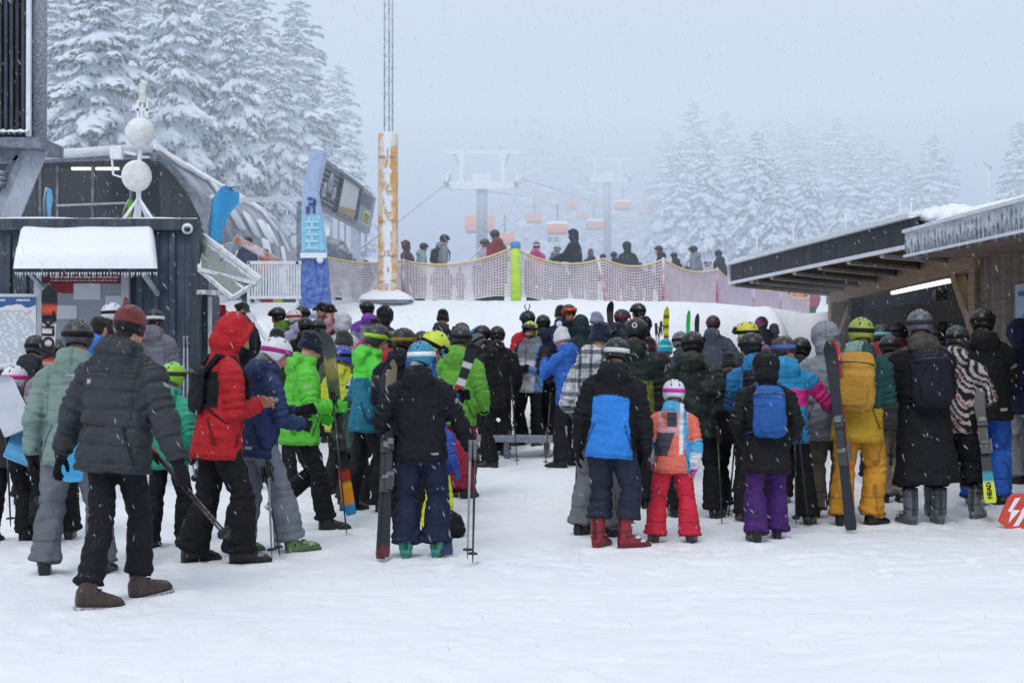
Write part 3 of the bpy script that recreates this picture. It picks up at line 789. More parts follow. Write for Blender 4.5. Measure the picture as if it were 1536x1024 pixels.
    if Y < 16 and pat is None: lg = rnd.choice(([(.0, 1.40, .035, .009)], [(rnd.choice((-.13, .13)), 1.31, .022, .012)], [(.12, .87, .03, .01)], [(-.12, .86, .02, .016)]))
    def cb_jk(me):
        p = verts(me).astype(np.float64); best = np.full(len(p), 1e9); lab = np.zeros(len(p), int); tt = np.zeros(len(p))
        for k, (a, b, r, sg) in enumerate(segs):
            a, b = np.array(a), np.array(b); ax = b-a; t = np.clip(((p-a)@ax)/(ax@ax), 0, 1)
            d = np.linalg.norm(p-a-np.outer(t, ax), axis=1)/r
            m = d < best; best[m] = d[m]; lab[m] = 0 if k == 0 else (1 if sg == 1 else 2)
            tt[m] = t[m] if k == 0 else (t[m]*.52 if k in (1, 2) else .52+t[m]*.48)
        tl = (p-pelv)@Ri.T; tl[:, 2] += 0.94
        c = pattern_colors(lab, tt, tl, p, pat_)
        no = np.empty(len(p)*3, dtype=np.float32); me.vertices.foreach_get('normal', no); no = no.reshape(-1, 3)
        dsp = np.where(lab > 0, np.sin(tt*75+3*pn(p, 7))*np.exp(-((tt-.52)/.16)**2)*.009+np.sin(tt*60+2*pn(p, 9))*.0035, np.sin(tl[:, 2]*55+4*pn(p, 6))*np.exp(-((tl[:, 2]-1.02)/.10)**2)*.005)
        if quilt:
            z = np.where(lab > 0, tt*.55, tl[:, 2]); f = np.abs(((z/quilt) % 1)-.5)*2
            dsp += -(f**6)*.014; c = c*(1-.3*(f**8))[:, None]
        p2 = p+no*dsp[:, None]; me.vertices.foreach_set('co', p2.astype(np.float32).ravel())
        c = c*(1+.07*pn(p, 6))[:, None]
        c[(lab == 0) & (np.abs(tl[:, 2]-hem-.02) < .012)] *= .72
        c[(lab > 0) & (np.abs(tt-.97) < .012)] *= .72
        c[(lab == 0) & (tl[:, 1] > 0) & (np.abs(tl[:, 0]) < .008)] *= .35
        c[(lab == 0) & (tl[:, 1] < -.02) & (tl[:, 2] > 1.1) & (np.abs(np.abs(tl[:, 0])-.165) < .006)] *= .7
        for (u0, w0, du, dw) in lg:
            m = (lab == 0) & (np.abs(tl[:, 0]-u0) < du) & (np.abs(tl[:, 2]-w0) < dw) & (tl[:, 1] < 0); c[m] = c[m]*.35+.42
        m = (lab > 0) & (np.abs(tt-.24) < .028) & (np.abs(tl[:, 1]+.02) < .03) & (np.abs(tl[:, 0]) > .2)
        if lg: c[m] = c[m]*.4+.3
        m = (lab == 0) & (np.abs(tl[:, 2]-1.345+.03*np.abs(tl[:, 0])) < .007); c[m] *= .72
        m = (lab == 0) & (np.abs(np.abs(tl[:, 0])-.165+.35*(tl[:, 2]-.95)) < .009) & (tl[:, 2] < 1.06) & (tl[:, 2] > .86); c[m] *= .4
        m = (lab == 0) & (tl[:, 2] > 1.43) & (np.abs(tl[:, 0]) < .008) & (tl[:, 1] < 0); c[m] *= .7
        setcol(me, np.clip(c, 0, 1)); me.name = 'jacket'
        obj('coat' if hem < .6 else 'jacket', me, 'cloth', root)
    remesh(V, Fc, vox, 2, 0.028, cb_jk)
    if fur:
        V, Fc = [], []
        geo_tube(V, Fc, pts, [.05]*13, 10)
        fc = np.array(lin(fur))
        def cb_f(me):
            p = verts(me); setcol(me, fc*(.8+.35*pn(p, 70))[:, None]); me.name = 'fur_collar'; obj('fur_collar', me, 'knit', root)
        remesh(V, Fc, .011, 0, .05, cb_f)
    # ---- hat
    kind = hat[0] if hat else None
    def put(nm, me, mat, par, col, mtx=None):
        o = bpy.data.objects.new(nm, me); link(o, par)
        if not me.materials: me.materials.append(M[mat])
        o.color = (*lin(col), 1)
        if mtx is not None: o.matrix_local = mtx
        return o
    if kind == 'helmet':
        h = put('helmet', HAT['helmet'], 'plastic', root, hat[1], Th)
        if strap: put('goggle_strap', HAT[hat[2] if len(hat) > 2 else ('strap' if gog != 'eyes' else 'strap_low')], 'cloth', h, strap)
        if gog:
            k = 'gog_up' if gog == 'up' else 'gog_eyes'
            g_ = put('goggles', HAT[k+'frame'], 'plastic', h, '#161618'); put('goggle_lens', HAT[k+'lens'], 'lens', g_, lens)
        if logo:
            me = logo_on_helmet(*logo); put('lettering', me, 'print', h, logo[1])
    elif kind in ('beanie', 'bobble_hat', 'cap', 'hair'):
        def later(nm=kind):
            h = put({'cap': 'cap', 'hair': 'hair'}.get(nm, nm), HAT[nm], 'hair' if nm == 'hair' else 'knit', root, hat[1], Th)
            if gog:
                k = 'gog_up' if gog == 'up' else 'gog_eyes'
                g_ = put('goggles', HAT[k+'frame'], 'plastic', root, '#161618', Th@Matrix.Scale(.88, 4)); put('goggle_lens', HAT[k+'lens'], 'lens', g_, lens)
                put('goggle_strap', HAT['strap'], 'cloth', g_, '#15161a')
            if len(hat) > 2:
                put('hat_stripe', HAT['strap'], 'knit', h, hat[2], Matrix.Translation((0, 0, .02))@Matrix.Diagonal((.88, .9, .9, 1)))
        later()
    elif kind == 'eyes_only': pass
    if kind == 'hood' and gog:
        g_ = put('goggles', HAT['gog_eyesframe'], 'plastic', root, '#161618', Th); put('goggle_lens', HAT['gog_eyeslens'], 'lens', g_, lens)
    if hair: put('hair', HAT['tail'], 'hair', root, hair, Th)
    # ---- gloves, boots
    if not bare:
        for i, sg in enumerate((1, -1)):
            m = hm[sg].copy()
            if m.to_3x3().determinant() < 0: pass
            put('glove', GLOVE[gpose[i]], 'cloth', root, gl, m)
    bt = boots[0]
    for sg in (1, -1):
        mtx = fm[sg]
        mtx = mtx@Matrix.Diagonal((.93, .93, .97, 1))
        b_ = put('ski_boot' if bt == 'ski' else 'boot', BOOT[bt], 'plastic', root, boots[1], mtx)
        if bt == 'snow' and near:
            put('sole', BOOT['sole'], 'rime_fine', b_, '#5a5c60')
            for n_ in range(4): put('lace', BOOT['lace%d' % n_], 'cloth', b_, '#6a625c')
        if bt == 'ski' and near and len(boots) > 2:
            for n_ in range(4): put('buckle', BOOT['buckle%d%d' % (sg, n_)], 'plastic', b_, boots[2])
    info = dict(root=root, fm=fm, T=T, sh=sh, el=el, wr=wr, hm=hm, s=s, R=R, Th=Th, hd=hd, Y=Y, hem=hem)
    info['world'] = lambda p: Vector((x, y, g))+Matrix.Rotation(-hd, 3, 'Z')@(Vector(p)*s)
    info['dir'] = lambda d: Matrix.Rotation(-hd, 3, 'Z')@Vector(d)
    PEOPLE.append(info)
    return info
def logo_on_helmet(txt, col, size=0.03, th0=PI, ph0=1.62):
    me = text_mesh(txt, size, 0.0008, 0.0012); p = verts(me)
    for i, v in enumerate(me.vertices):
        th = th0-v.co.x/0.125; ph = ph0-v.co.y/0.118
        v.co = hsurf(th, ph, 1.035+v.co.z)
    return me
make_gloves(); make_boots(); make_hats(); flush()
# ================================================================= the setting
def build_ground():
    ys = list(np.arange(3.0, 7.0, 0.075))+list(np.arange(7.0, 16.0, 0.05))+list(np.arange(16.0, 46.0, 0.2))+list(np.arange(46, 120, 2.0))+list(np.arange(120, 420, 12.0))
    nx = 400; V, Fc = [], []
    for y in ys:
        w = 0.46*y+5
        for i in range(nx+1):
            x = -w+2*w*i/nx
            z = ground(x, y)
            a = 1.0 if y < 46 else 2.5
            z += a*(0.04*mnoise.noise(Vector((x*.55, y*.4, 3)))+0.014*mnoise.noise(Vector((x*1.9, y*1.5, 7))))
            if y < 20: z += 0.006*mnoise.noise(Vector((x*5.5, y*4.2, 1)))+0.003*mnoise.noise(Vector((x*13, y*11, 5)))
            # lumpy, chopped-up face of the bank
            if 20 < y < 33 and x > -4: z += 0.07*mnoise.noise(Vector((x*1.1, y*.8, 9)))+0.03*mnoise.noise(Vector((x*3.7, y*2.7, 4)))
            V.append((x, y, z))
    n = nx+1
    A = np.array(V); r = random.Random(3)
    def dent(x, y, a, lx, ly, dep):
        m = (np.abs(A[:, 0]-x) < .3) & (np.abs(A[:, 1]-y) < .3); p = A[m]
        c, s = math.cos(a), math.sin(a); u = ((p[:, 0]-x)*c+(p[:, 1]-y)*s)/lx; v = (-(p[:, 0]-x)*s+(p[:, 1]-y)*c)/ly
        q = u*u+v*v; A[m, 2] += np.where(q < 1, -dep*(1-q**2), np.where(q < 2.2, dep*.35*np.sin((q-1)/1.2*PI), 0))
    for i in range(1500):
        y = 7.5+9*r.random()**1.2 if i > 330 else r.uniform(4.5, 9.5); x = r.uniform(-.40, .42)*y; dent(x, y, r.gauss(PI/2, .7), .15, .062, r.uniform(.008, .020) if y > 9.6 else r.uniform(.002, .007))
    for i in range(26):
        y = r.uniform(6.0, 13.0); x = r.uniform(-.4, .4)*y; a = r.gauss(0, .5); ln = r.uniform(1, 4)
        for k in range(int(ln/.2)): dent(x+math.cos(a)*k*.2, y+math.sin(a)*k*.2+.01*math.sin(k), a, .16, .05, .007)
    V = A.tolist()
    for j in range(len(ys)-1):
        for i in range(nx): Fc.append((j*n+i, j*n+i+1, (j+1)*n+i+1, (j+1)*n+i))
    me = mesh_from('snow_ground', V, Fc, (1, 1, 1))
    o = obj('snow_ground', me, 'ground'); tag(o, kind='structure')
build_ground()
b = MB(); b.quad((-900, -60, -.25), (900, -60, -.25), (900, 3.0, -.25), (-900, 3.0, -.25)); b.quad((-900, 3, -.25), (900, 3, -.25), (900, 45, -.25), (-900, 45, -.25))
b.quad((-900, 45, -.25), (900, 45, -.25), (900, 900, 24), (-900, 900, 24))
tag(b.build('snow_field', 'ground'), kind='structure')
WHITE = (.75, .78, .82); SNOWC = (1, 1, 1)
def lump(name, pts_fn, nx, ny, parent, mat='snow'):
    """a soft pillow of snow from a height function"""
    V, Fc = [], []
    for j in range(ny+1):
        for i in range(nx+1): V.append(pts_fn(i/nx, j/ny))
    n = nx+1
    for j in range(ny):
        for i in range(nx): Fc.append((j*n+i, j*n+i+1, (j+1)*n+i+1, (j+1)*n+i))
    return obj(name, mesh_from(name, V, Fc, (1, 1, 1)), mat, parent)
def text_on(txt, size, origin, r, u, col, parent, mat='print', bold=0.0, name='lettering', align='CENTER', squash=1.0):
    me = text_mesh(txt, size, 0.0015, bold, align)
    n = Vector(r).cross(Vector(u)).normalized()
    o = obj(name, me, mat, parent, col)
    o.matrix_local = mat_from(Vector(origin)-(parent.matrix_world.translation if parent else Vector()), Vector(r), Vector(u), n)@Matrix.Diagonal((squash, 1, 1, 1))
    return o

# ----------------------------------------------------------------- ticket container
CY = 19.0
def px_x(px, Y): return (px-CXP)/F*Y
def px_z(py, Y): return EYE+(HYP-py)/F*Y
t = empty('ticket_office', (px_x(140, CY), CY, 0)); bpy.context.view_layer.update()
tag(t, 'dark corrugated container ticket office with snow on its awning', 'ticket office')
ox = t.location
def loc(x, y, z): return Vector((x, y, z))-Vector(ox)
xr, xl, zt = px_x(297, CY), px_x(-230, CY), px_z(334, CY)
steel = lin('#465263'); steel2 = lin('#343d4b')
b = MB(); b.prism([loc(xl, CY+.05, .225), loc(xr, CY+.05, .225), loc(xr*21.5/19-.1, CY+2.5, .225), loc(xl, CY+2.5, .225)], (0, 0, zt-.25), steel)
# corrugation on the front
x = xl+.1; k = 0
while x < xr-.12:
    if k % 2 == 0: b.prism([loc(x, CY+.06, .35), loc(x+.03, CY-.0, .35), loc(x+.10, CY-.0, .35), loc(x+.13, CY+.06, .35)], (0, 0, zt-.5), steel if rnd.random() < .8 else steel2)
    x += .11; k += 1
b.build('corrugated_wall', 'dark', t)
b = MB()
for xx in (xl, xr-.06): b.box(loc(xx+.03, CY-.0, zt/2+.1), (.14, .16, zt-.2), steel2)
b.box(loc((xl+xr)/2, CY-.02, zt-.03), (xr-xl, .14, .16), steel2); b.box(loc((xl+xr)/2, CY-.02, .30), (xr-xl, .14, .16), steel2)
b.build('corner_frame', 'dark', t, bev=.01)
b = MB(); b.tube([loc(xr-.12, CY-.10, zt-.09), loc(xr-.12, CY-.085, zt-.09)], .075, 14, (.7, .73, .78)); b.tube([loc(xr-.12, CY-.115, zt-.09), loc(xr-.12, CY-.10, zt-.09)], .042, 14, (.01, .012, .02))
b.build('corner_casting', 'paint', t)
def roofsnow(u, v):
    x = xl+(xr-xl-.60*v)*u; e = min(1, 6*min(v, 1-v)+.15)
    return loc(x, CY-.06+2.6*v, zt+.05+.05*e+.02*mnoise.noise(Vector((x*2.3, v*4, 2)))-(.05 if v in (0, 1) else 0))
lump('roof_snow', roofsnow, 70, 12, t)
# service window with boards behind it
wx0, wx1, wz0, wz1 = px_x(60, CY), px_x(190, CY), 1.05, px_z(407, CY)
b = MB(); fc = (.45, .47, .50)
for xx in (wx0, wx1): b.box(loc(xx, CY-.05, (wz0+wz1)/2), (.10, .10, wz1-wz0), fc)
b.box(loc((wx0+wx1)/2, CY-.05, wz1+.03), (wx1-wx0+.1, .10, .07), fc); b.box(loc((wx0+wx1)/2, CY-.09, wz0), (wx1-wx0+.1, .24, .05), fc)
wf = b.build('window', 'paint', t, bev=.006)
b = MB(); b.quad(loc(wx0, CY-.035, wz0), loc(wx1, CY-.035, wz0), loc(wx1, CY-.035, wz1), loc(wx0, CY-.035, wz1), lin('#8d929c')); b.build('pane', 'glass', wf)
b = MB(); b.box(loc((wx0+wx1)/2+.0, CY-.045, px_z(418, CY)), (wx1-wx0-.14, .015, .13), lin('#7a3038')); hb = b.build('header_board', 'print', t)
for k in range(2):
    b = MB()
    xx = wx0+.16
    while xx < wx1-.14:
        w_ = rnd.choice((.03, .05, .07)); b.box(loc(xx+w_/2, CY-.054, px_z(416+5*k, CY)), (w_, .004, .024 if k == 0 else .014), (.62, .55, .55)); xx += w_+.014
    b.build('lettering', 'print', hb)
b = MB(); b.box(loc(px_x(95, CY), CY-.047, px_z(433, CY)), (.30, .012, .13), lin('#8a2f35')); b.build('notice', 'print', t)
for (a, c_, w_, h_) in ((132, 436, .36, .24), (172, 456, .22, .22), (100, 468, .3, .18)):
    b = MB(); b.box(loc(px_x(a, CY), CY-.043, px_z(c_, CY)), (w_, .008, h_), lin('#c9cfd8')); b.build('notice', 'print', t)
# awning with a thick pillow of snow
ax0, ax1, az0, az1 = px_x(26, CY-.9), px_x(237, CY-.9), px_z(404, CY-.9), px_z(352, CY)
bx_0, bx_1 = px_x(31, CY), px_x(231, CY)
b = MB(); b.add([loc(x, y, z) for (x, y, z) in ((ax0, CY-.95, az0-.05), (ax1, CY-.95, az0-.05), (bx_1, CY-.02, az1-.13), (bx_0, CY-.02, az1-.13), (ax0, CY-.95, az0), (ax1, CY-.95, az0), (bx_1, CY-.02, az1-.08), (bx_0, CY-.02, az1-.08))], [(0, 3, 2, 1), (4, 5, 6, 7), (0, 1, 5, 4), (1, 2, 6, 5), (2, 3, 7, 6), (3, 0, 4, 7)], steel2)
for xx in (ax0+.12, ax1-.22): b.bar(loc(xx, CY-.85, az0-.02), loc(xx, CY-.02, az0-.28), .05, .05, (.4, .42, .45))
aw = b.build('awning', 'dark', t)
def awsnow(u, v):
    a_, c_ = ax0+(bx_0-ax0)*v, ax1+(bx_1-ax1)*v; x = a_-.02+(c_-a_+.04)*u; yy = CY-1.0+.98*v; zb = az0+(az1-.08-az0)*v
    e = min(u, 1-u); rim = (1-(1-min(1, e/.05))**2)**.5*(1-(1-min(1, v/.18))**2)**.5
    return loc(x, yy-(.03*rim if v < .3 else 0), zb+.005+rim*(.20+.03*mnoise.noise(Vector((x*1.6, v*2, 1)))))
lump('snow_cover', awsnow, 60, 24, aw)
b = MB()
xx = ax0
while xx < ax1:
    l = rnd.uniform(.02, .07); b.tube([loc(xx, CY-.96, az0-.04), loc(xx, CY-.96, az0-.05-l)], [.011, .002], 5, (.8, .84, .9)); xx += rnd.uniform(.025, .05)
ic = b.build('icicle', 'rime', aw); ic['kind'] = 'stuff'
# price list on the wall
bx0, bx1, bz0, bz1 = px_x(-45, CY-.1), px_x(55, CY-.1), px_z(551, CY-.1), px_z(444, CY-.1)
pb = empty('price_board', ((bx0+bx1)/2, CY-.12, (bz0+bz1)/2)); bpy.context.view_layer.update()
tag(pb, 'white price list board with blue header on the ticket office wall', 'price board')
o_ = pb.location
def pl(x, z, y=0.0): return Vector((x, CY-.12+y, z))-Vector(o_)
b = MB(); b.box(pl((bx0+bx1)/2, (bz0+bz1)/2, .03), (bx1-bx0+.06, .04, bz1-bz0+.06), (.5, .52, .55)); b.build('frame', 'paint', pb, bev=.006)
b = MB(); b.box(pl((bx0+bx1)/2, (bz0+bz1)/2), (bx1-bx0, .03, bz1-bz0), lin('#d5dae2')); b.build('panel', 'print', pb)
b = MB()
prof = [pl(bx0, bz1-.01, -.018), pl(bx1, bz1-.01, -.018)]+[pl(bx1-(bx1-bx0)*k/14, bz1-.115-.022*math.sin(k*1.1)-.012*(k % 3), -.018) for k in range(15)]
b.prism(prof, (0, .004, 0), lin('#3c618f')); hd_ = b.build('header', 'print', pb)
b = MB()
for xx, w_ in ((px_x(8, CY), .17), (px_x(42, CY), .18), (px_x(-30, CY), .2)):
    for q in range(int(w_/.03)): b.box(pl(xx-w_/2+q*.03, bz1-.055, -.021), (.02, .003, .026), (.7, .74, .8))
b.build('lettering', 'print', hd_)
b = MB(); zz = bz1-.20
while zz > bz0+.05:
    xx = bx0+.04; colr = lin('#b98a95') if zz > bz1-.25 else lin('#9aa4b4')
    while xx < bx1-.06:
        w_ = rnd.choice((.03, .05, .09)); b.box(pl(xx+w_/2, zz, -.017), (w_, .003, .011), colr); xx += w_+rnd.choice((.014, .05))
    zz -= .028
b.build('price_rows', 'print', pb)

# ----------------------------------------------------------------- flap shutter beside the office
f = empty('awning_window', at(340, 400, 18.9)); bpy.context.view_layer.update()
tag(f, 'tilted glazed flap window in a frosted steel frame beside the container', 'flap window')
fo = Vector(f.location)
c1, c2, c3, c4 = at(301, 360, 19.2), at(384, 421, 18.7), at(350, 446, 18.3), at(299, 392, 18.8)
ce = [at(301, 360, 19.2), at(384, 424, 18.7), at(349, 447, 18.35), at(299, 404, 18.9)]
ce = [p-fo for p in ce]
b = MB()
for i in range(4): b.bar(ce[i], ce[(i+1) % 4], .05, .05, (.5, .53, .57))
b.bar(ce[0]+Vector((.03, 0, .07)), ce[1]+Vector((.06, 0, .05)), .06, .05, (.6, .62, .65)); b.bar(ce[0].lerp(ce[3], .5), ce[1].lerp(ce[2], .5), .04, .04, (.45, .48, .52))
b.build('frame', 'rime', f)
b = MB(); b.quad(*ce, lin('#7d887f')); b.build('pane', 'glass', f)
nrm = (ce[1]-ce[0]).cross(ce[3]-ce[0]).normalized()
if nrm.y > 0: nrm = -nrm
b = MB()
for (s0, s1, w0, w1) in ((.10, .42, .05, .50), (.50, .92, .1, .55)):
    p_ = [ce[0].lerp(ce[1], s0).lerp(ce[3].lerp(ce[2], s0), .08), ce[0].lerp(ce[1], s1).lerp(ce[3].lerp(ce[2], s1), .08), ce[0].lerp(ce[1], s0+.16).lerp(ce[3].lerp(ce[2], s0+.16), .92)]
    b.prism([q+nrm*.012 for q in p_], nrm*.02, lin('#3f4443'))
b.build('gusset', 'dark', f)
b = MB(); b.bar(at(300, 404, 18.8)-fo, at(384, 425, 18.6)-fo, .05, .05, (.55, .57, .6)); b.bar(at(297, 438, 18.9)-fo, at(340, 439, 18.6)-fo, .05, .06, (.35, .37, .4)); b.build('support_arm', 'rime', f)
b = MB(); b.box((px_x(327, 20.5), 20.5, 1.1), (.22, .1, 2.2), lin('#a31a24')); b.box((px_x(327, 20.5), 20.5, .05), (.4, .4, .06), (.1, .1, .1))
tag(b.build('banner_stand', 'cloth', bev=.02), 'upright red banner beside the container under the flap window', 'banner')
b = MB(); sc_ = lin('#4a525e')
b.box((px_x(312, 19.6), 19.6, 1.15), (.16, .8, 2.3), sc_); b.box((px_x(316, 19.2), 19.15, 1.13), (.05, .05, 2.26), (.6, .63, .66))
tag(b.build('utility_cabinet', 'dark', bev=.01), 'narrow grey steel cabinet against the right end of the container', 'cabinet')

# ----------------------------------------------------------------- antenna mast on the container
AY = 19.6; a = empty('antenna_mast', (px_x(207, AY), AY, zt+.05)); bpy.context.view_layer.update()
tag(a, 'frost covered antenna mast with two white dishes on the container roof', 'antenna'); ao = Vector(a.location)
def A(px, py, dy=0.0): return at(px, py, AY+dy)-ao
ice = (.82, .84, .86)
b = MB(); b.tube([A(208, 330), A(208, 262), A(212, 200), A(214, 150), A(214, 124)], [.035, .035, .03, .022, .018], 8, ice); b.build('mast', 'rime', a)
for q in ((183, 332, -.35), (231, 332, -.3), (200, 331, .5), (222, 331, .4)):
    b = MB(); b.tube([A(208, 297), A(q[0], q[1], q[2])], .022, 7, ice); b.build('strut', 'rime', a)
b = MB(); c0 = A(205, 264, -.08); R = Matrix.Rotation(math.radians(12), 3, 'Z')
b.ball(c0, (.205, .07, .22), lin('#d8d8d0'), 24, R); b.tube([c0+Vector((0, .02, 0)), c0+Vector((0, .12, 0))], .06, 10, ice); b.build('dish', 'rime', a)
b = MB(); b.ball(A(210, 199, -.06), (.205, .16, .205), lin('#d9dad4'), 24); b.build('radome', 'rime', a)
b = MB(); b.box(A(175, 229, -.05), (.16, .12, .17), ice); b.bar(A(175, 226), A(205, 232), .04, .04, ice); b.tube([A(168, 238), A(170, 262), A(182, 266), A(188, 256)], .018, 6, ice); b.build('radio_box', 'rime', a, bev=.01)
b = MB()
for (p, q) in (((207, 150), (207, 190)), ((221, 150), (221, 185)), ((203, 165), (224, 165)), ((205, 180), (222, 180))): b.bar(A(*p), A(*q), .03, .03, ice)
b.box(A(214, 140), (.09, .09, .26), lin('#b9bfa0')); b.build('sensor_head', 'rime', a)
b = MB(); b.box(A(232, 236, -.1), (.10, .16, .09), (.03, .03, .035)); b.bar(A(212, 236), A(232, 236), .03, .03, ice); b.build('camera_housing', 'paint', a, bev=.01)

# ----------------------------------------------------------------- lift station with the barrel roof
SY = 30.0
s = empty('lift_station', (px_x(170, SY), SY, 0)); bpy.context.view_layer.update()
tag(s, 'dark glazed lift station with a snowy barrel roof behind the container', 'station'); so_ = Vector(s.location)
prof = [(px_x(232, SY), px_z(231, SY)), (px_x(262, SY), px_z(256, SY)), (px_x(290, SY), px_z(292, SY)), (px_x(309, SY), px_z(330, SY)), (px_x(319, SY), px_z(370, SY)), (px_x(323, SY), px_z(420, SY)), (px_x(324, SY), 0.0)]
xL = px_x(-60, SY); zTop = px_z(240, SY)
def S(x, z, y=0.0): return Vector((x, SY+y, z))-so_
b = MB(); b.prism([S(xL, 0), S(xL, zTop)]+[S(x-.06, z-.06) for x, z in prof], (0, .3, 0), lin('#1c212b'))
b.build('end_wall', 'dark', s)
for (p0, p1, q0, q1) in ((60, 86, 252, 330), (89, 139, 252, 330), (142, 196, 252, 330), (199, 238, 250, 330)):
    b = MB(); b.quad(S(px_x(p0, SY), px_z(q1, SY), -.03), S(px_x(p1, SY), px_z(q1, SY), -.03), S(px_x(p1, SY), px_z(q0, SY), -.03), S(px_x(p0, SY), px_z(q0, SY), -.03), lin('#141922')); b.build('window', 'glass', s)
b = MB()
for p in (62, 87.5, 140.5, 197.5): b.box(S(px_x(p, SY), px_z(292, SY), -.06), (.05, .06, 1.2), lin('#4a515c'))
b.bar(S(px_x(88, SY), px_z(309, SY), -.08), S(px_x(190, SY), px_z(305, SY), -.08), .04, .04, (.4, .43, .48)); b.build('mullion', 'paint', s)
for (p0, p1) in ((110, 138), (146, 180)):
    b = MB(); b.bar(S(px_x(p0, SY), px_z(254, SY), -.10), S(px_x(p1, SY), px_z(254, SY), -.10), .06, .05); b.build('strip_light', 'tube_light', s)
# roof shell running back from the end wall
V, Fc = [], []
full = [(xL, zTop+.02), (px_x(60, SY), zTop+.03), (px_x(150, SY), px_z(234, SY))]+prof
n = len(full); ny = 10
for j in range(ny+1):
    for (x, z) in full: V.append(S(x+.10*(0 if x < -9 else 1), z+.06, -.35+12.5*j/ny))
for j in range(ny):
    for i in range(n-1): Fc.append((j*n+i, j*n+i+1, (j+1)*n+i+1, (j+1)*n+i))
me = mesh_from('roof', V, Fc, lin('#5f6877')); ro = obj('roof', me, 'roofing', s); m = ro.modifiers.new('t', 'SOLIDIFY'); m.thickness = .16; m.offset = -1
V, Fc = [], []
for j in range(31):
    for i in range(3, n):
        (x, z) = full[i]; h = (.10 if i < 7 else .05)+.05*mnoise.noise(Vector((j*.6, i*1.3, 2)))
        x2, z2 = (full[i][0]-full[i-1][0]), (full[i][1]-full[i-1][1]); l = math.hypot(x2, z2)
        V.append(S(x+.10-z2/l*h, z+.06+x2/l*h, -.2+12.2*j/30))
m_ = n-3
for j in range(30):
    for i in range(m_-1):
        if (i < 1 or mnoise.noise(Vector((j*.35, i*.9, 8))) > .22): Fc.append((j*m_+i, j*m_+i+1, (j+1)*m_+i+1, (j+1)*m_+i))
sn = obj('roof_snow', mesh_from('roof_snow', V, Fc, (1, 1, 1)), 'snow', ro); q = sn.modifiers.new('t', 'SOLIDIFY'); q.thickness = .06
b = MB(); b.tube([S(px_x(55, SY), px_z(238, SY), -.42), S(px_x(150, SY), px_z(232, SY), -.42), S(px_x(236, SY), px_z(226, SY), -.42)], .10, 10, (.7, .73, .78)); b.build('eave', 'rime', ro)
b = MB(); b.bar(at(360, 300, 34)-so_, at(430, 299, 36)-so_, .12, .12, (.8, .82, .86)); b.build('beam', 'rime', s)
# leaning grey slab and orange cushions at the platform edge below the roof
b = MB(); b.prism([at(337, 365, 27.5), at(352, 362, 27.5), at(340, 408, 27.5), at(322, 402, 27.5)], (0, .4, 0), lin('#7f8794')); tag(b.build('concrete_pier', 'paint', bev=.02), 'leaning pale grey pier under the barrel roof of the station', 'pier')
b = MB(); b.bar(at(352, 357, 28.2), at(425, 397, 28.6), .12, .14, lin('#b5673e')); tag(b.build('barrier_beam', 'rime_light', bev=.02), 'rust orange sloping beam behind the white railing', 'beam')

# ----------------------------------------------------------------- white railing on the platform
RY = 26.5
r = empty('railing', (px_x(410, RY), RY, px_z(450, RY))); bpy.context.view_layer.update(); ro_ = Vector(r.location)
tag(r, 'white frosted slat railing on the platform left of the blue column', 'railing')
b = MB(); b.bar(at(372, 394, RY)-ro_, at(452, 394, RY)-ro_, .05, .06, WHITE); b.build('top_rail', 'rime', r)
b = MB(); b.bar(at(372, 446, RY)-ro_, at(452, 446, RY)-ro_, .07, .05, WHITE); b.build('bottom_rail', 'rime', r)
for i in range(19):
    b = MB(); p = 374+i*4.2; b.bar(at(p, 395, RY)-ro_, at(p, 445, RY)-ro_, .034, .02, (.68, .71, .77)); b.build('slat', 'rime', r)
for p in (373, 446):
    b = MB(); b.bar(at(p, 392, RY)-ro_, at(p, 462, RY)-ro_, .05, .05, (.6, .63, .68)); b.build('post', 'rime', r)
b = MB()
for (p0, p1, c) in ((392, 410, '#a03a44'), (410, 424, '#b6c24a'), (424, 446, '#5a6068')): b.box(at((p0+p1)/2, 450, RY+.4), ((p1-p0)/F*RY, .04, .09), lin(c))
tag(b.build('sponsor_strip', 'print'), 'low red and yellow-green strip under the white railing', 'banner')

# ----------------------------------------------------------------- black tower with steel legs at the left edge
TY = 24.0
tw = empty('lift_tower', (px_x(20, TY), TY, 0)); bpy.context.view_layer.update(); to = Vector(tw.location)
tag(tw, 'black ribbed housing with a frosted column high at the left edge', 'tower')
def W(px, py, dy=0.0): return at(px, py, TY+dy)-to
x0, x1 = px_x(-130, TY), px_x(45, TY); zb = px_z(205, TY)
b = MB(); b.box(Vector(((x0+x1)/2, TY+.2, zb+3.6))-to, (x1-x0, .4, 7.2), lin('#252a34'))
p = -125
while p < 42:
    b.box(Vector((px_x(p, TY), TY-.03, zb+3.6))-to, (.05, .10, 7.2), lin('#1d222b') if rnd.random() < .6 else lin('#353c49')); p += 8.5
b.build('ribbed_housing', 'dark', tw)
b = MB(); b.bar(W(43, 205, -.1), W(44, -130, -.1), .07, .07, (.7, .74, .8)); b.build('edge_trim', 'rime', tw)
b = MB(); b.tube([W(57, 208, .2), W(58, -130, .2)], .145, 16, lin('#5b6270')); b.build('column', 'rime_fine', tw)
b = MB(); b.prism([W(-130, 205, -.25), W(62, 206, -.25), W(61, 223, -.25), W(-130, 212, -.25)], (0, 1.2, 0), lin('#5f6775')); b.build('ledge', 'paint', tw)
def ledges(u, v): return Vector((x0+(px_x(48, TY)-x0)*u, TY-.26+.3*v, zb+.02+.07*math.sin(PI*min(1, v*1.2+.1))+.03*mnoise.noise(Vector((u*40, v, 1)))))-to
lump('ledge_snow', ledges, 60, 6, tw)
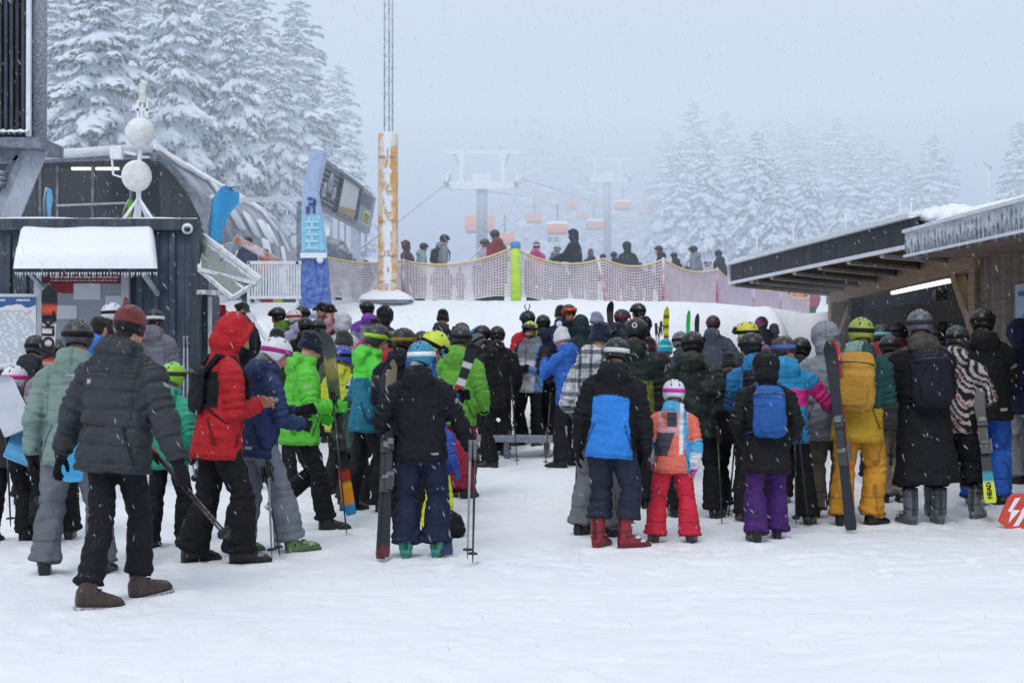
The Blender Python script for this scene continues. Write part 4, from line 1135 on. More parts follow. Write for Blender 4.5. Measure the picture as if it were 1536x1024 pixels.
b = MB(); b.prism([W(36, 218, .1), W(62, 219, .1), W(17, 328, .1), W(-20, 328, .1)], (0, .25, 0), lin('#8a93a3')); b.bar(W(60, 219, .1), W(15, 328, .1), .04, .32, lin('#a3abb9')); b.prism([W(17, 328, .1), W(-20, 328, .1), W(-30, 560, .1), W(5, 560, .1)], (0, .25, 0), lin('#8a93a3')); b.build('inclined_leg', 'paint', tw)
b = MB(); b.bar(W(-40, 236, .2), W(40, 230, .2), .10, .22, lin('#6d7585')); b.bar(W(-10, 290, .2), W(30, 236, .2), .10, .12, lin('#59606e'))
for k in range(3): b.tube([W(-8, 262+8*k, 0), W(0, 260+8*k, 0), W(8, 262+8*k, 0)], .05, 8, lin('#5a6170'))
b.build('machinery', 'paint', tw)

# ----------------------------------------------------------------- feather flags
def feather(name_label, Y, pole, outline, col, trim):
    f_ = empty('beach_flag', at(pole[0][0], pole[0][1], Y)); bpy.context.view_layer.update(); o2 = Vector(f_.location)
    tag(f_, name_label, 'flag')
    V = []; n_ = len(outline)
    pts = [at(p[0], p[1], Y)-o2 for p in outline]
    c_ = sum(pts, Vector())/n_
    b_ = MB(); VV = []
    m2 = n_//2
    # a strip sheet between the left and right edges, lightly rippled
    Lf, Rt = pts[:m2], pts[m2:]
    nx_ = 6; F2 = []
    for i in range(m2):
        for k in range(nx_+1):
            q_ = Lf[i].lerp(Rt[i], k/nx_); VV.append(q_+Vector((0, .05*math.sin(i*.9+k*.8), 0)))
    for i in range(m2-1):
        for k in range(nx_): F2.append((i*(nx_+1)+k, i*(nx_+1)+k+1, (i+1)*(nx_+1)+k+1, (i+1)*(nx_+1)+k))
    so2 = obj('sail', mesh_from('sail', VV, F2, lin(col)), 'print', f_)
    b_.tube([at(p[0], p[1], Y)-o2 for p in pole], .018, 8, (.25, .26, .28)); b_.build('pole', 'paint', f_)
    return f_
feather('large sky blue feather flag beside the station end wall', 23.5, [(316, 470), (314, 400), (312, 340), (318, 300), (334, 280), (352, 281)],
        [(314, 378), (312, 352), (313, 330), (316, 312), (321, 297), (329, 285), (340, 278), (327, 378), (332, 357), (337, 338), (342, 324), (350, 313), (358, 305), (360, 290)], '#3f9fd8', '#fff')
feather('small pale blue feather flag above the left end of the container', 23.0, [(67, 340), (66, 300), (70, 281)], [(66, 328), (66, 312), (67, 296), (71, 280), (77, 328), (78, 312), (79, 298), (76, 284)], '#74b4e0', '#fff')
feather('small green feather flag behind the antenna tripod', 23.0, [(184, 340), (186, 315), (194, 299)], [(185, 331), (186, 320), (188, 308), (193, 299), (197, 331), (198, 320), (200, 308), (197, 300)], '#69a83f', '#fff')

# ----------------------------------------------------------------- blue bent column
BY = 28.0
bc = empty('advertising_column', at(471, 456, BY)); bpy.context.view_layer.update(); bo = Vector(bc.location)
tag(bc, 'bent blue advertising column with a frosted upper half', 'column')
def C_(px, py, dy=0): return at(px, py, BY+dy)-bo
def slab(name, P, col, dep=.5):
    b_ = MB(); b_.prism([C_(*p) for p in P], (0, dep, 0), col); return b_.build(name, 'rime_soft', bc, bev=.015)
slab('base_section', [(450, 462), (493, 462), (487, 377), (452, 377)], lin('#2355b0'))
slab('middle_section', [(452, 377), (487, 377), (479.5, 322), (452, 322)], lin('#7fcdea'))
slab('upper_section', [(452, 322), (479.5, 322), (474, 286), (453, 284)], lin('#a3bbe2'))
slab('top_section', [(453, 284), (474, 286), (487, 225), (466, 222)], lin('#a3b6e0'))
b = MB(); b.bar(C_(451, 383, -.06), C_(490, 383, -.06), .10, .10, WHITE); b.ball(C_(480, 389, -.06), (.07, .06, .08), WHITE); b.build('snow_ledge', 'snow', bc)
b = MB()
for k, yy in enumerate((372, 362, 352, 342, 333)):
    b.box(C_(468, yy, -.02), (.26, .01, .035), lin('#bfe6f5')); b.box(C_(464+4*(k % 2), yy-4.5, -.02), (.04, .01, .09), lin('#bfe6f5'))
b.build('lettering', 'print', bc)
b = MB()
for (p, q, w_, h_) in ((462, 315, .08, .14), (468, 306, .14, .06), (471, 314, .05, .16), (465, 298, .1, .05), (472, 302, .06, .1)): b.box(C_(p, q, -.02), (w_, .01, h_), lin('#35538f'))
b.build('emblem', 'print', bc)

# ----------------------------------------------------------------- big information board reaching back over the slope
ib = empty('information_board', at(478, 450, 29.3)); bpy.context.view_layer.update(); io = Vector(ib.location)
tag(ib, 'long dark display board on a gantry behind the blue column', 'display board')
def IB(t_, v_, out=0.0):
    """t along the board, v 0 bottom to 1 top"""
    y_ = 29+7.6*t_; x_ = -3.94+.055*(y_-29)
    return Vector((x_-.16*(1-v_)+out, y_, 4.63+.85*v_))-io
def sheet(name, t0, t1, v0, v1, col, out, parent, mat='print'):
    b_ = MB(); b_.prism([IB(t0, v0, out), IB(t1, v0, out), IB(t1, v1, out), IB(t0, v1, out)], (-.04, 0, 0), col); return b_.build(name, mat, parent)
b = MB(); b.prism([IB(-.02, -.04), IB(1.02, -.04), IB(1.02, 1.04), IB(-.02, 1.04)], (-.16, 0, 0), lin('#6e7684')); cas = b.build('casing', 'paint', ib)
p1 = sheet('slat_panel', 0, .30, .03, .97, lin('#4c5361'), .03, ib)
for k in range(7):
    b = MB(); b.bar(IB(.01, .1+.13*k, .05), IB(.29, .1+.13*k, .05), .03, .03, lin('#6d7482')); b.build('slat', 'paint', p1)
b = MB()
for (t_, v_, r_) in ((.10, .35, .16), (.17, .6, .2), (.24, .4, .13)):
    for q in range(14):
        a0, a1 = 2*PI*q/14, 2*PI*(q+1)/14
        b.bar(IB(t_+.045*r_*6*math.cos(a0)*.35, v_+r_*math.sin(a0), .07), IB(t_+.045*r_*6*math.cos(a1)*.35, v_+r_*math.sin(a1), .07), .05, .05, lin('#c5ccd8'))
b.build('pictogram', 'print', p1)
p2 = sheet('screen', .33, .66, .06, .95, lin('#cdd0d4'), .03, ib)
b = MB(); b.prism([IB(.36, .07, .05), IB(.645, .07, .05), IB(.645, .34, .05), IB(.36, .18, .05)], (-.01, 0, 0), lin('#a98a58')); b.build('picture', 'print', p2)
b = MB()
for (t0, v0, t1, v1) in ((.325, .02, .67, .02), (.325, .98, .67, .98), (.328, .02, .328, .98), (.668, .02, .668, .98)): b.bar(IB(t0, v0, .06), IB(t1, v1, .06), .10, .06, lin('#3c424d'))
b.build('screen_frame', 'paint', ib)
p3 = sheet('notice_panel', .69, .99, .04, .96, lin('#8b94a3'), .03, ib)
b = MB(); b.prism([IB(.80, .10, .05), IB(.93, .10, .05), IB(.93, .48, .05), IB(.80, .48, .05)], (-.01, 0, 0), lin('#c9d35a'))
for q in range(3): b.bar(IB(.82, .18+.1*q, .06), IB(.91, .18+.1*q, .06), .02, .06, lin('#6a7440'))
b.build('notice', 'print', p3)
b = MB()
for q in range(4): b.bar(IB(.74, .62+.09*q, .06), IB(.92, .62+.09*q, .06), .02, .05, lin('#525a68'))
b.build('lettering', 'print', p3)
def bs(u, v): p = IB(u*1.03-.015, 1.05); return p+Vector((-.18*v+.04, 0, .09*math.sin(PI*min(1, v*.9+.1))+.03*mnoise.noise(Vector((u*20, v*3, 4)))))
lump('snow_cover', bs, 40, 6, cas)
for t_, c_ in ((.06, '#6f7888'), (.93, '#a9b3c6')):
    b = MB(); q_ = IB(t_, 0, -.25); b.bar(q_, Vector((q_.x, q_.y, ground(q_.x+io.x, q_.y+io.y)-io.z-.1)), .24, .24, lin(c_)); b.build('support_post', 'paint', ib)
b = MB(); q_ = IB(.93, -.1, -.1); z_ = -1.3
b.box((q_.x+.02, q_.y-.14, -.4-.1), (.26, .03, 1.9), lin('#2f62b0')); b.box((q_.x+.02, q_.y-.155, -.85), (.26, .03, .5), lin('#6fb24a')); b.build('post_panel', 'print', ib)

# snow-covered machine below the board
def heap(name, label, cat, px, py, Y, w_, h_, d_, col):
    c_ = at(px, py, Y); V_, F_ = [], []
    geo_ball(V_, F_, c_+Vector((0, 0, -h_*.2)), (w_, d_, h_)); geo_ball(V_, F_, c_+Vector((w_*.45, 0, -h_*.35)), (w_*.7, d_*.8, h_*.75)); geo_ball(V_, F_, c_+Vector((-w_*.3, -.05, h_*.3)), (w_*.45, d_*.5, h_*.6))
    def cb(me):
        setcol(me, np.tile(np.array(lin(col)), (len(me.vertices), 1))); tag(obj(name, me, 'paint'), label, cat)
    remesh(V_, F_, .05, 2, .12, cb)
heap('covered_machine', 'grey tarpaulin covered machine below the information board', 'machine', 502, 385, 30.5, .36, .5, .4, '#6c737f')
b = MB()
for k in range(5): b.box(at(503+k*10, 350-2*(k % 2), 44), (.16, .1, 1.1), lin('#c3ccdc'))
b.box(at(523, 352, 44.3), (1.15, .1, 1.35), lin('#97a2b6')); tag(b.build('kiosk', 'paint'), 'pale hazy kiosk with upright windows under the board', 'kiosk')

# ----------------------------------------------------------------- padded lattice mast
MY = 30.0
mp = empty('lattice_mast', at(581, 446, MY)); bpy.context.view_layer.update(); mo = Vector(mp.location)
tag(mp, 'tall lattice mast rising from an orange padded frosted post', 'mast')
def MM(px, py, dy=0): return at(px, py, MY+dy)-mo
b = MB(); b.box((MM(581, 446)+MM(581, 197))/2+Vector((0, .2, 0)), (.40, .40, (446-197)/F*MY), lin('#d99f4a')); b.build('padding', 'rime_light', mp, bev=.07)
for k, yy in enumerate((235, 330, 384, 420)):
    b = MB(); b.bar(MM(566.5, yy+3*(k % 2), -.015), MM(595.5, yy, -.015), .012, .022, lin('#c98f3f')); b.build('strap', 'cloth', mp)
V, Fc = [], []
for j in range(61):
    for i in range(7):
        p = MM(581, 446-(446-199)*j/60); u_ = (i-3)/3; wd = .075+.05*mnoise.noise(Vector((j*.23, 3.3, 1)))+.04*mnoise.noise(Vector((j*.9, 1.3, 5)))
        V.append(p+Vector((u_*wd+.02*mnoise.noise(Vector((j*.31, 9, 2))), -.004-.025*(1-u_*u_), 0)))
for j in range(60):
    for i in range(6):
        if mnoise.noise(Vector((j*.22, i*.5, 7)))+.35*mnoise.noise(Vector((j*.9, i*1.4, 2))) > -.24: Fc.append((j*7+i, j*7+i+1, (j+1)*7+i+1, (j+1)*7+i))
obj('frost_crust', mesh_from('frost_crust', V, Fc, (1, 1, 1)), 'snow', mp)
b = MB()
for (xa, ya) in ((-.085, 0), (.085, 0), (0, .14)): b.tube([MM(581.5, 200)+Vector((xa, .2+ya, 0)), MM(581.5, -260)+Vector((xa, .2+ya, 0))], .017, 6, lin('#99a3b5'))
zz = .3
while zz < 6.2:
    base = MM(581.5, 200)+Vector((0, .2, zz)); b.bar(base+Vector((-.085, 0, 0)), base+Vector((.085, 0, 0)), .012, .012, lin('#a9b2c2')); b.bar(base+Vector((.085, 0, 0)), base+Vector((0, .14, .13)), .010, .010, lin('#a9b2c2')); b.bar(base+Vector((-.085, 0, 0)), base+Vector((0, .14, .13)), .010, .010, lin('#a9b2c2'))
    for sx_ in (-1, 1): b.bar(base+Vector((.085*sx_, 0, .02)), base+Vector((.17*sx_, -.02, .03)), .008, .008, lin('#c5ccd8'))
    zz += .27
b.build('lattice', 'rime', mp)
b = MB(); b.box(MM(579, 450, .35), (1.0, 1.0, .16), lin('#9aa0a6')); b.build('plinth', 'paint', mp, bev=.02)
def pls(u, v):
    x_, y_ = -.55+1.1*u, -.25+1.1*v; e = min(u, 1-u, v, 1-v)
    return MM(579, 447)+Vector((x_, y_, .02+.22*min(1, e/.42)**.8-(.06 if e == 0 else 0)))
lump('plinth_snow', pls, 24, 24, mp)

# ----------------------------------------------------------------- safety nets
NETP = [(488, 386, 446, 29.5), (605, 391, 449, 31.0), (770, 371, 444, 31.0), (905, 388, 452, 31.5), (995, 389, 463, 32.0), (1076, 404, 468, 34.5), (1130, 427, 476, 37.5), (1170, 432, 481, 40.5), (1213, 446, 489, 43.5)]
tops = [(Vector(at(p[0], p[1], p[3])), Vector(at(p[0], p[2], p[3]))) for p in NETP]
where = ['between the blue column and the orange post', 'right of the orange post, with the widest sag', 'in front of the child in pink', 'below the person in the teal helmet', 'below the person in the grey jacket', 'fourth from the canopy, tinted lilac', 'third from the canopy, tinted lilac', 'nearest the wooden canopy']
for i in range(len(NETP)-1):
    (ta, ba), (tb, bb) = tops[i], tops[i+1]
    e = empty('safety_net', tuple((ba+bb)/2)); bpy.context.view_layer.update(); eo = Vector(e.location)
    tag(e, 'sagging frosted safety net panel '+where[min(i, 7)], 'safety net', 'safety net panels along the top of the bank')
    sag = (.30, .34, .36, .27, .25, .26, .2, .22)[i]*(1.0 if i else .45)
    Wd = (tb-ta).length; nx_ = int(Wd/.062); nz_ = 15
    jit = [[(rnd.uniform(-.012, .012), rnd.uniform(-.012, .012)) for _ in range(nz_+1)] for _ in range(nx_+1)]
    def NP(u, v, wob=True):
        t_ = ta.lerp(tb, u)-Vector((0, 0, sag*4*u*(1-u)*.62)); b_ = ba.lerp(bb, u)+Vector((0, 0, .04*math.sin(PI*u*3)-.10*math.sin(PI*u)*(.6 if i in (2, 3) else .3)))
        p_ = b_.lerp(t_, v); return p_+Vector((0, .10*math.sin(PI*u)*math.sin(PI*v)+.03*math.sin(7*u+5*v), 0))-eo
    b = MB(); tint = lin(('#e3dbe2', '#e3d8e0', '#e3d9e0', '#e2d2da', '#dccad6', '#d6c4d6', '#d6c2d0', '#d8c2cc')[i])
    for a_ in range(nx_+1):
        for k in range(nz_):
            p_, q_ = NP(a_/nx_, k/nz_), NP(a_/nx_, (k+1)/nz_); hw = .0115 if i < 4 else .015
            d_ = Vector((hw, 0, 0)); b.quad(p_-d_, p_+d_, q_+d_, q_-d_, tint)
    for k in range(1, nz_):
        for a_ in range(nx_):
            p_, q_ = NP(a_/nx_, k/nz_)+Vector((0, -.003, 0)), NP((a_+1)/nx_, k/nz_)+Vector((0, -.003, 0)); hw = .0155 if i < 4 else .018
            d_ = Vector((0, 0, hw)); b.quad(p_-d_, q_-d_, q_+d_, p_+d_, tint)
    b.build('mesh', 'cloth', e, recalc=False)
    b = MB(); b.tube([NP(k/16, 1) for k in range(17)], .027, 6, lin('#d9b23a')); b.build('top_rope', 'rime_soft', e)
    b = MB(); b.tube([NP(k/16, 0) for k in range(17)], .018, 6, lin('#d8cba8')); b.build('bottom_rope', 'rime_light', e)
for i, (px, y0, y1, Y) in enumerate(NETP):
    if i == 0: continue
    lean_ = {3: (-10, 7)}.get(i, (0, 0))
    b = MB(); p_, q_ = at(px+lean_[0], y0-3, Y-.06), at(px+lean_[1], y1+3, Y-.06)
    b.tube([q_-Vector((0, 0, .12)), q_, p_], .032 if i < 4 else .028, 10, lin('#b23a46'))
    lab = ['', 'straight red net post right of the orange padded post', 'red net post beside the person in neon yellow', 'leaning red net post below the man in the dark hood', 'red net post left of the person in the grey jacket', 'red net post below the left corner of the canopy', 'third red net post from the wooden canopy', 'second red net post from the wooden canopy', 'red net post nearest the wooden canopy'][i]
    tag(b.build('net_post', 'rime_light'), lab, 'net post', 'red posts of the safety net')
b = MB()
for (p0, p1, yy) in ((497, 560, 452), (700, 765, 446), (800, 905, 452), (912, 985, 466), (1010, 1080, 474)):
    b.bar(at(p0, yy-2, 31.6), at(p1, yy+1, 31.8), .3, .16, lin('#3b4049'))
pass

# ----------------------------------------------------------------- kerb plank at the foot of the bank
b = MB(); kz = ground(0.2, 20.3)
b.bar((px_x(690, 20.0), 20.0, .32), (px_x(880, 20.0), 19.8, .30), .36, .09, lin('#878e98'))
kb = b.build('bench', 'wood', bev=.01); tag(kb, 'low grey plank bench half buried at the foot of the bank', 'bench')
for p in (700, 760, 820, 870):
    b = MB(); b.box((px_x(p, 19.95), 19.92, .12), (.08, .3, .30), lin('#6a717c')); b.build('leg', 'wood', kb)
# ================================================================= wooden ticket shelter on the right
timber = lin('#a88d74'); timber_d = lin('#4a433e'); fasc = lin('#1b212b')
sh_ = empty('wooden_shelter', (6.3, 20.0, 0)); bpy.context.view_layer.update(); sho = Vector(sh_.location)
tag(sh_, 'timber lift shelter with a snowy lean-to roof and open dark front', 'shelter')
def Q(px, py, Y): return at(px, py, Y)-sho
def Wp(x, y, z): return Vector((x, y, z))-sho
# main beam on the facade line, running back
bl, br = Wp(7.03, 31.3, 2.78), Wp(6.28, 19.0, 2.84)
b = MB(); b.bar(bl, br, .24, .40, timber, up=(0, 0, 1)); b.build('beam', 'wood', sh_, bev=.015)
# posts, braces
for i, (x_, y_, w_, h_) in enumerate(((6.98, 30.6, .30, 2.6), (6.86, 28.4, .26, 2.6), (6.36, 19.3, .26, 2.7), (6.58, 23.6, .16, 2.6))):
    if i == 3: continue
    b = MB(); b.box(Wp(x_, y_, h_/2), (w_, w_, h_), timber if i != 1 else timber_d); b.build('post', 'wood', sh_, bev=.012)
for (p, q) in (((6.95, 30.2, 1.75), (6.85, 28.3, 2.62)), ((6.36, 19.4, 1.75), (6.44, 20.6, 2.65))):
    b = MB(); b.bar(Wp(*p), Wp(*q), .16, .20, timber); b.build('brace', 'wood', sh_, bev=.01)
# lean-to canopy: fascia, rafters, deck, snow
fa, fb = Wp(3.99, 26.0, 0), Wp(4.78, 16.9, 0)
zt_, zb_ = 3.12, 2.78
b = MB(); b.prism([fa+Vector((0, 0, zb_)), fb+Vector((0, 0, zb_)), fb+Vector((0, 0, zt_)), fa+Vector((0, 0, zt_))], (.05, .004, 0), fasc); b.build('fascia', 'dark', sh_)
b = MB(); b.bar(fa+Vector((-.03, 0, zt_+.02)), fb+Vector((-.03, 0, zt_+.02)), .10, .06, WHITE); b.bar(fa+Vector((-.02, 0, zb_)), fb+Vector((-.02, 0, zb_)), .05, .05, WHITE)
b.bar(fa+Vector((-.02, 0, zb_)), fa+Vector((-.02, 0, zt_)), .05, .05, WHITE); b.build('fascia_trim', 'rime', sh_)
for k in range(8):
    u = k/7; p_ = fa.lerp(fb, u)+Vector((.05, 0, zb_+.06)); q_ = bl.lerp(br, u)+Vector((0, 0, .10))
    if u > .9: continue
    b = MB(); b.bar(p_, q_, .09, .20, timber, up=(0, 0, 1)); b.bar(p_+Vector((0, -.06, -.10)), q_+Vector((0, -.06, -.10)), .05, .05, (.78, .78, .78)); b.build('rafter', 'wood', sh_)  # pale strip paints light along the rafter's lower edge
b = MB(); b.prism([fa+Vector((.03, 0, zb_+.20)), fb+Vector((.03, 0, zb_+.20)), br+Vector((.3, -.4, .26)), bl+Vector((.3, .4, .26))], (0, 0, .06), lin('#2e2a28')); b.build('roof_deck', 'wood', sh_)
def cs(u, v):
    p_ = fa.lerp(fb, u)+Vector((0, 0, zt_)); q_ = bl.lerp(br, u)+Vector((0, 0, .42)); r_ = p_.lerp(q_, v)
    return r_+Vector((0, 0, .03+.04*math.sin(PI*min(1, v*3+.08)/2)+.05*mnoise.noise(Vector((u*6, v*3, 3)))))
cl = lump('roof_snow', cs, 50, 14, sh_); m = cl.modifiers.new('t', 'SOLIDIFY'); m.thickness = .07; m.offset = 0
V_, F_ = [], []
geo_ball(V_, F_, fb+Vector((.6, .5, 3.14)), (.5, .7, .15)); geo_ball(V_, F_, fb+Vector((.3, .9, 3.13)), (.3, .9, .10))
def cb_(me): setcol(me, np.ones((len(me.vertices), 3))); obj('snow_drift', me, 'snow', sh_)
remesh(V_, F_, .06, 2, .12, cb_)
b = MB()
for u in (.08, .33, .62, .9):
    p_ = fa.lerp(fb, u)+Vector((.3, 0, zt_)); b.tube([p_, p_+Vector((0, 0, .42 if u < .8 else .3))], .012, 6, WHITE); b.ball(p_+Vector((0, 0, .42 if u < .8 else .3)), .025, WHITE)
b.build('lightning_rod', 'rime', sh_)
# main roof eave, corrugated and hung with ice
ea, eb = Wp(4.72, 17.0, 0), Wp(4.98, 11.0, 0)
b = MB(); b.prism([ea+Vector((0, 0, 2.66)), eb+Vector((0, 0, 2.66)), eb+Vector((0, 0, 2.93)), ea+Vector((0, 0, 2.93))], (.06, .003, 0), lin('#59606b')); ev = b.build('eave_board', 'rime', sh_)
b = MB(); n_ = 105
for k in range(n_):
    p_ = ea.lerp(eb, (k+.5)/n_); l_ = rnd.uniform(.0, .07)
    b.tube([p_+Vector((-.012, 0, 2.94)), p_+Vector((-.02, 0, 2.80)), p_+Vector((-.015, 0, 2.67-l_))], [.019, .017, .004], 6, lin('#b9c2cf') if k % 2 else lin('#7e8794'))
io_ = b.build('icicle', 'rime', ev); io_['kind'] = 'stuff'
b = MB(); b.bar(ea+Vector((-.03, 0, 2.66)), eb+Vector((-.03, 0, 2.66)), .03, .03, WHITE); b.bar(ea+Vector((-.02, 0, 2.955)), eb+Vector((-.02, 0, 2.955)), .08, .04, WHITE); b.build('eave_trim', 'rime', sh_)
b = MB(); b.prism([ea+Vector((.06, 0, 2.64)), eb+Vector((.06, 0, 2.64)), Wp(9.0, 11.0, 2.74), Wp(9.0, 18.2, 2.74), Wp(6.3, 18.6, 2.76)], (0, 0, .05), lin('#8a7567')); b.build('soffit', 'wood', sh_)
b = MB(); b.prism([ea+Vector((0, 0, 2.66)), ea+Vector((0, 0, 2.93)), Wp(6.2, 17.3, 3.2), Wp(6.2, 17.3, 2.70)], (.02, -.06, 0), lin('#a9988a')); b.build('gable_board', 'wood', sh_)
def rs(u, v):
    p_ = ea.lerp(eb, u)+Vector((0, 0, 2.96)); q_ = p_+Vector((4.2, .2, .55)); e_ = min(1, v*5)
    return p_.lerp(q_, v)+Vector((-.02, 0, (.10 if u < .5 else .04)*e_*(1-.5*u)+.03*mnoise.noise(Vector((u*9, v*5, 6)))-(.05 if v == 0 else 0)))
rl = lump('roof_snow', rs, 40, 16, sh_); m = rl.modifiers.new('t', 'SOLIDIFY'); m.thickness = .10; m.offset = 0
# plank wall with the trail map, dark interior
b = MB(); y_ = 19.05; k = 0
while y_ > 10.5:
    b.box(Wp(6.30+.002*(k % 2), y_-.055, 1.38), (.06, .105, 2.76), tuple(c*(.75+.4*((k*7) % 10)/10) for c in lin('#84776b'))); y_ -= .112; k += 1
b.build('plank_wall', 'wood', sh_)
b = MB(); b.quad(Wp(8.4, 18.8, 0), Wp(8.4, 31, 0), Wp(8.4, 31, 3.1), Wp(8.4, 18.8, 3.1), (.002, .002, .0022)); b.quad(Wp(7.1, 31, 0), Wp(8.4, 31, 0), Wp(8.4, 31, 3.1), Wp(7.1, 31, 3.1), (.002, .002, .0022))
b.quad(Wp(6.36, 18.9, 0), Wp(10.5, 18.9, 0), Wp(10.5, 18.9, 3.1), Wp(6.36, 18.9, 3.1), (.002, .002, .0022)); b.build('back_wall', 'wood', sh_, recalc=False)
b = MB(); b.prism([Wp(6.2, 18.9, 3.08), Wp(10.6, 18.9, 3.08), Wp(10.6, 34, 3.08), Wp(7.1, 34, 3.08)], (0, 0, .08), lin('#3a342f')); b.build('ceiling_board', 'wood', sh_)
b = MB(); b.bar(Wp(7.3, 30.5, 2.2), Wp(7.0, 20.0, 2.2), .10, .35, lin('#3a332e'), up=(0, 0, 1)); b.box(Wp(7.4, 24.6, 1.3), (.2, .2, 2.6), lin('#4a423b')); b.build('inner_frame', 'wood', sh_)
for (p, q) in (((7.28, 27.2, 2.66), (6.98, 22.7, 2.66)), ((6.72, 20.6, 2.68), (6.60, 19.55, 2.68))):
    b = MB(); b.bar(Wp(*p), Wp(*q), .07, .06); b.build('strip_light', 'tube_light', sh_)
tm = empty('trail_map', (6.24, 16.95, 1.85)); bpy.context.view_layer.update()
tag(tm, 'framed blue and white trail map on the plank wall at the right edge', 'map board')
b = MB(); b.box((0, 0, 0), (.03, 1.3, 1.0), (.55, .57, .6)); b.build('frame', 'paint', tm, bev=.006)
b = MB(); b.box((-.018, 0, 0), (.01, 1.22, .92), lin('#a9bfd6')); b.build('panel', 'print', tm)
b = MB()
b.prism([(-.026, .58, -.05), (-.026, .3, .16), (-.026, .1, .05), (-.026, -.2, .24), (-.026, -.55, .08), (-.026, -.58, -.2), (-.026, .58, -.25)], (.003, 0, 0), lin('#5d7f9f'))
b.box((-.026, .0, .38), (.004, 1.0, .06), lin('#3f6288')); b.prism([(-.028, .2, -.1), (-.028, .0, .1), (-.028, -.3, -.12)], (.002, 0, 0), (.75, .78, .82)); b.build('mountain_drawing', 'print', tm)
# ----------------------------------------------------------------- red board with a white emblem lying on its edge
so3 = empty('red_board', (px_x(1524, 12.2), 12.2, .16), 0.0); bpy.context.view_layer.update()
tag(so3, 'bright red board with a white zigzag emblem tilted in the snow', 'board')
o3 = Vector(so3.location)
def RB(px, py, dy=0): return at(px, py, 12.2+dy)-o3
P_ = [(1498, 781), (1503, 786), (1512, 792), (1545, 798), (1580, 805), (1580, 742), (1532, 740), (1518, 741), (1512, 748)]
b = MB(); b.prism([RB(*p) for p in P_], (0, .03, 0), lin('#d8402f')); b.build('panel', 'plastic', so3, bev=.006)
b = MB()
for P2 in ([(1523, 747), (1531, 746), (1519, 764), (1530, 765), (1513, 784), (1517, 768), (1512, 766)], [(1533, 764), (1545, 752), (1550, 752), (1528, 788), (1520, 789), (1531, 770)], [(1550, 764), (1560, 752), (1575, 752), (1570, 790), (1545, 790)]):
    b.prism([RB(p[0], p[1], -.004) for p in P2], (0, .004, 0), (.85, .85, .86))
b.build('emblem', 'print', so3)

# ----------------------------------------------------------------- chairlift
def pylon(px, topy, Y, hw, label, lean=0):
    e = empty('lift_pylon', (px_x(px, Y), Y, ground(px_x(px, Y), Y))); bpy.context.view_layer.update(); eo = Vector(e.location)
    tag(e, label, 'lift pylon', 'chairlift pylons')
    D = 1.7*hw/1.9; k = Y/116.0; zt0 = px_z(topy, Y)-eo.z
    grey = lin('#8f98a8'); ww = (.85, .88, .92)
    b_ = MB(); b_.tube([(0, 0, -1), (0, 0, zt0-D-.1)], [.30, .27], 16, lin('#6f7888')); b_.build('column', 'paint', e)
    b_ = MB(); b_.bar((-hw*.92, -.3, zt0-D), (hw*.92, -.3, zt0-D), .35, .35, ww); b_.bar((-hw*.92, .5, zt0-D), (hw*.92, .5, zt0-D), .3, .3, ww)
    for x_ in (-hw*.6, -hw*.2, hw*.2, hw*.6): b_.bar((x_, -.4, zt0-D+.05), (x_, .6, zt0-D+.05), .12, .1, ww)
    b_.box((0, 0, zt0-D+.3), (hw*.5, .8, .5), ww); b_.build('cross_arm', 'rime', e)
    b_ = MB(); b_.bar((-hw*1.02, 0, zt0), (hw*1.02, 0, zt0), .16, .16, ww)
    for x_ in (-hw*.55, hw*.55):
        b_.bar((x_, 0, zt0), (x_*1.0, 0, zt0-D), .22, .22, ww); b_.bar((x_*1.35, 0, zt0), (x_*1.0, 0, zt0-D*.55), .10, .10, grey)
    b_.bar((0, 0, zt0), (0, 0, zt0+.35), .12, .12, grey); b_.bar((hw*.5, 0, zt0), (hw*.5, 0, zt0+.35), .12, .12, grey); b_.build('gantry', 'rime', e)
    for s_ in (-1, 1):
        b_ = MB(); x_ = s_*hw*.92
        b_.bar((x_, -1.6, zt0-D-.1), (x_, 1.8, zt0-D+.7), .12, .25, lin('#6a7280'))
        for q in range(6): b_.tube([(x_-.1, -1.5+.62*q, zt0-D-.05+.155*q), (x_+.1, -1.5+.62*q, zt0-D-.05+.155*q)], .2, 12, lin('#3f4650'))
        b_.bar((x_, 0, zt0-D+.2), (x_*.8, 0, zt0-D+.1), .12, .12, ww); b_.bar((x_-.35*s_, .2, zt0-D-.2), (x_+.25*s_, .2, zt0-D+.6), .1, .1, ww); b_.build('sheave_train', 'rime', e)
    return (e, zt0)
PY = 72.0
def lift():
    pylon(723, 229, PY, 1.9, 'nearer frosted chairlift pylon on a thick grey column')
    pylon(911, 240, 104.0, 1.66, 'farther hazy chairlift pylon, paler than the first')
lift()
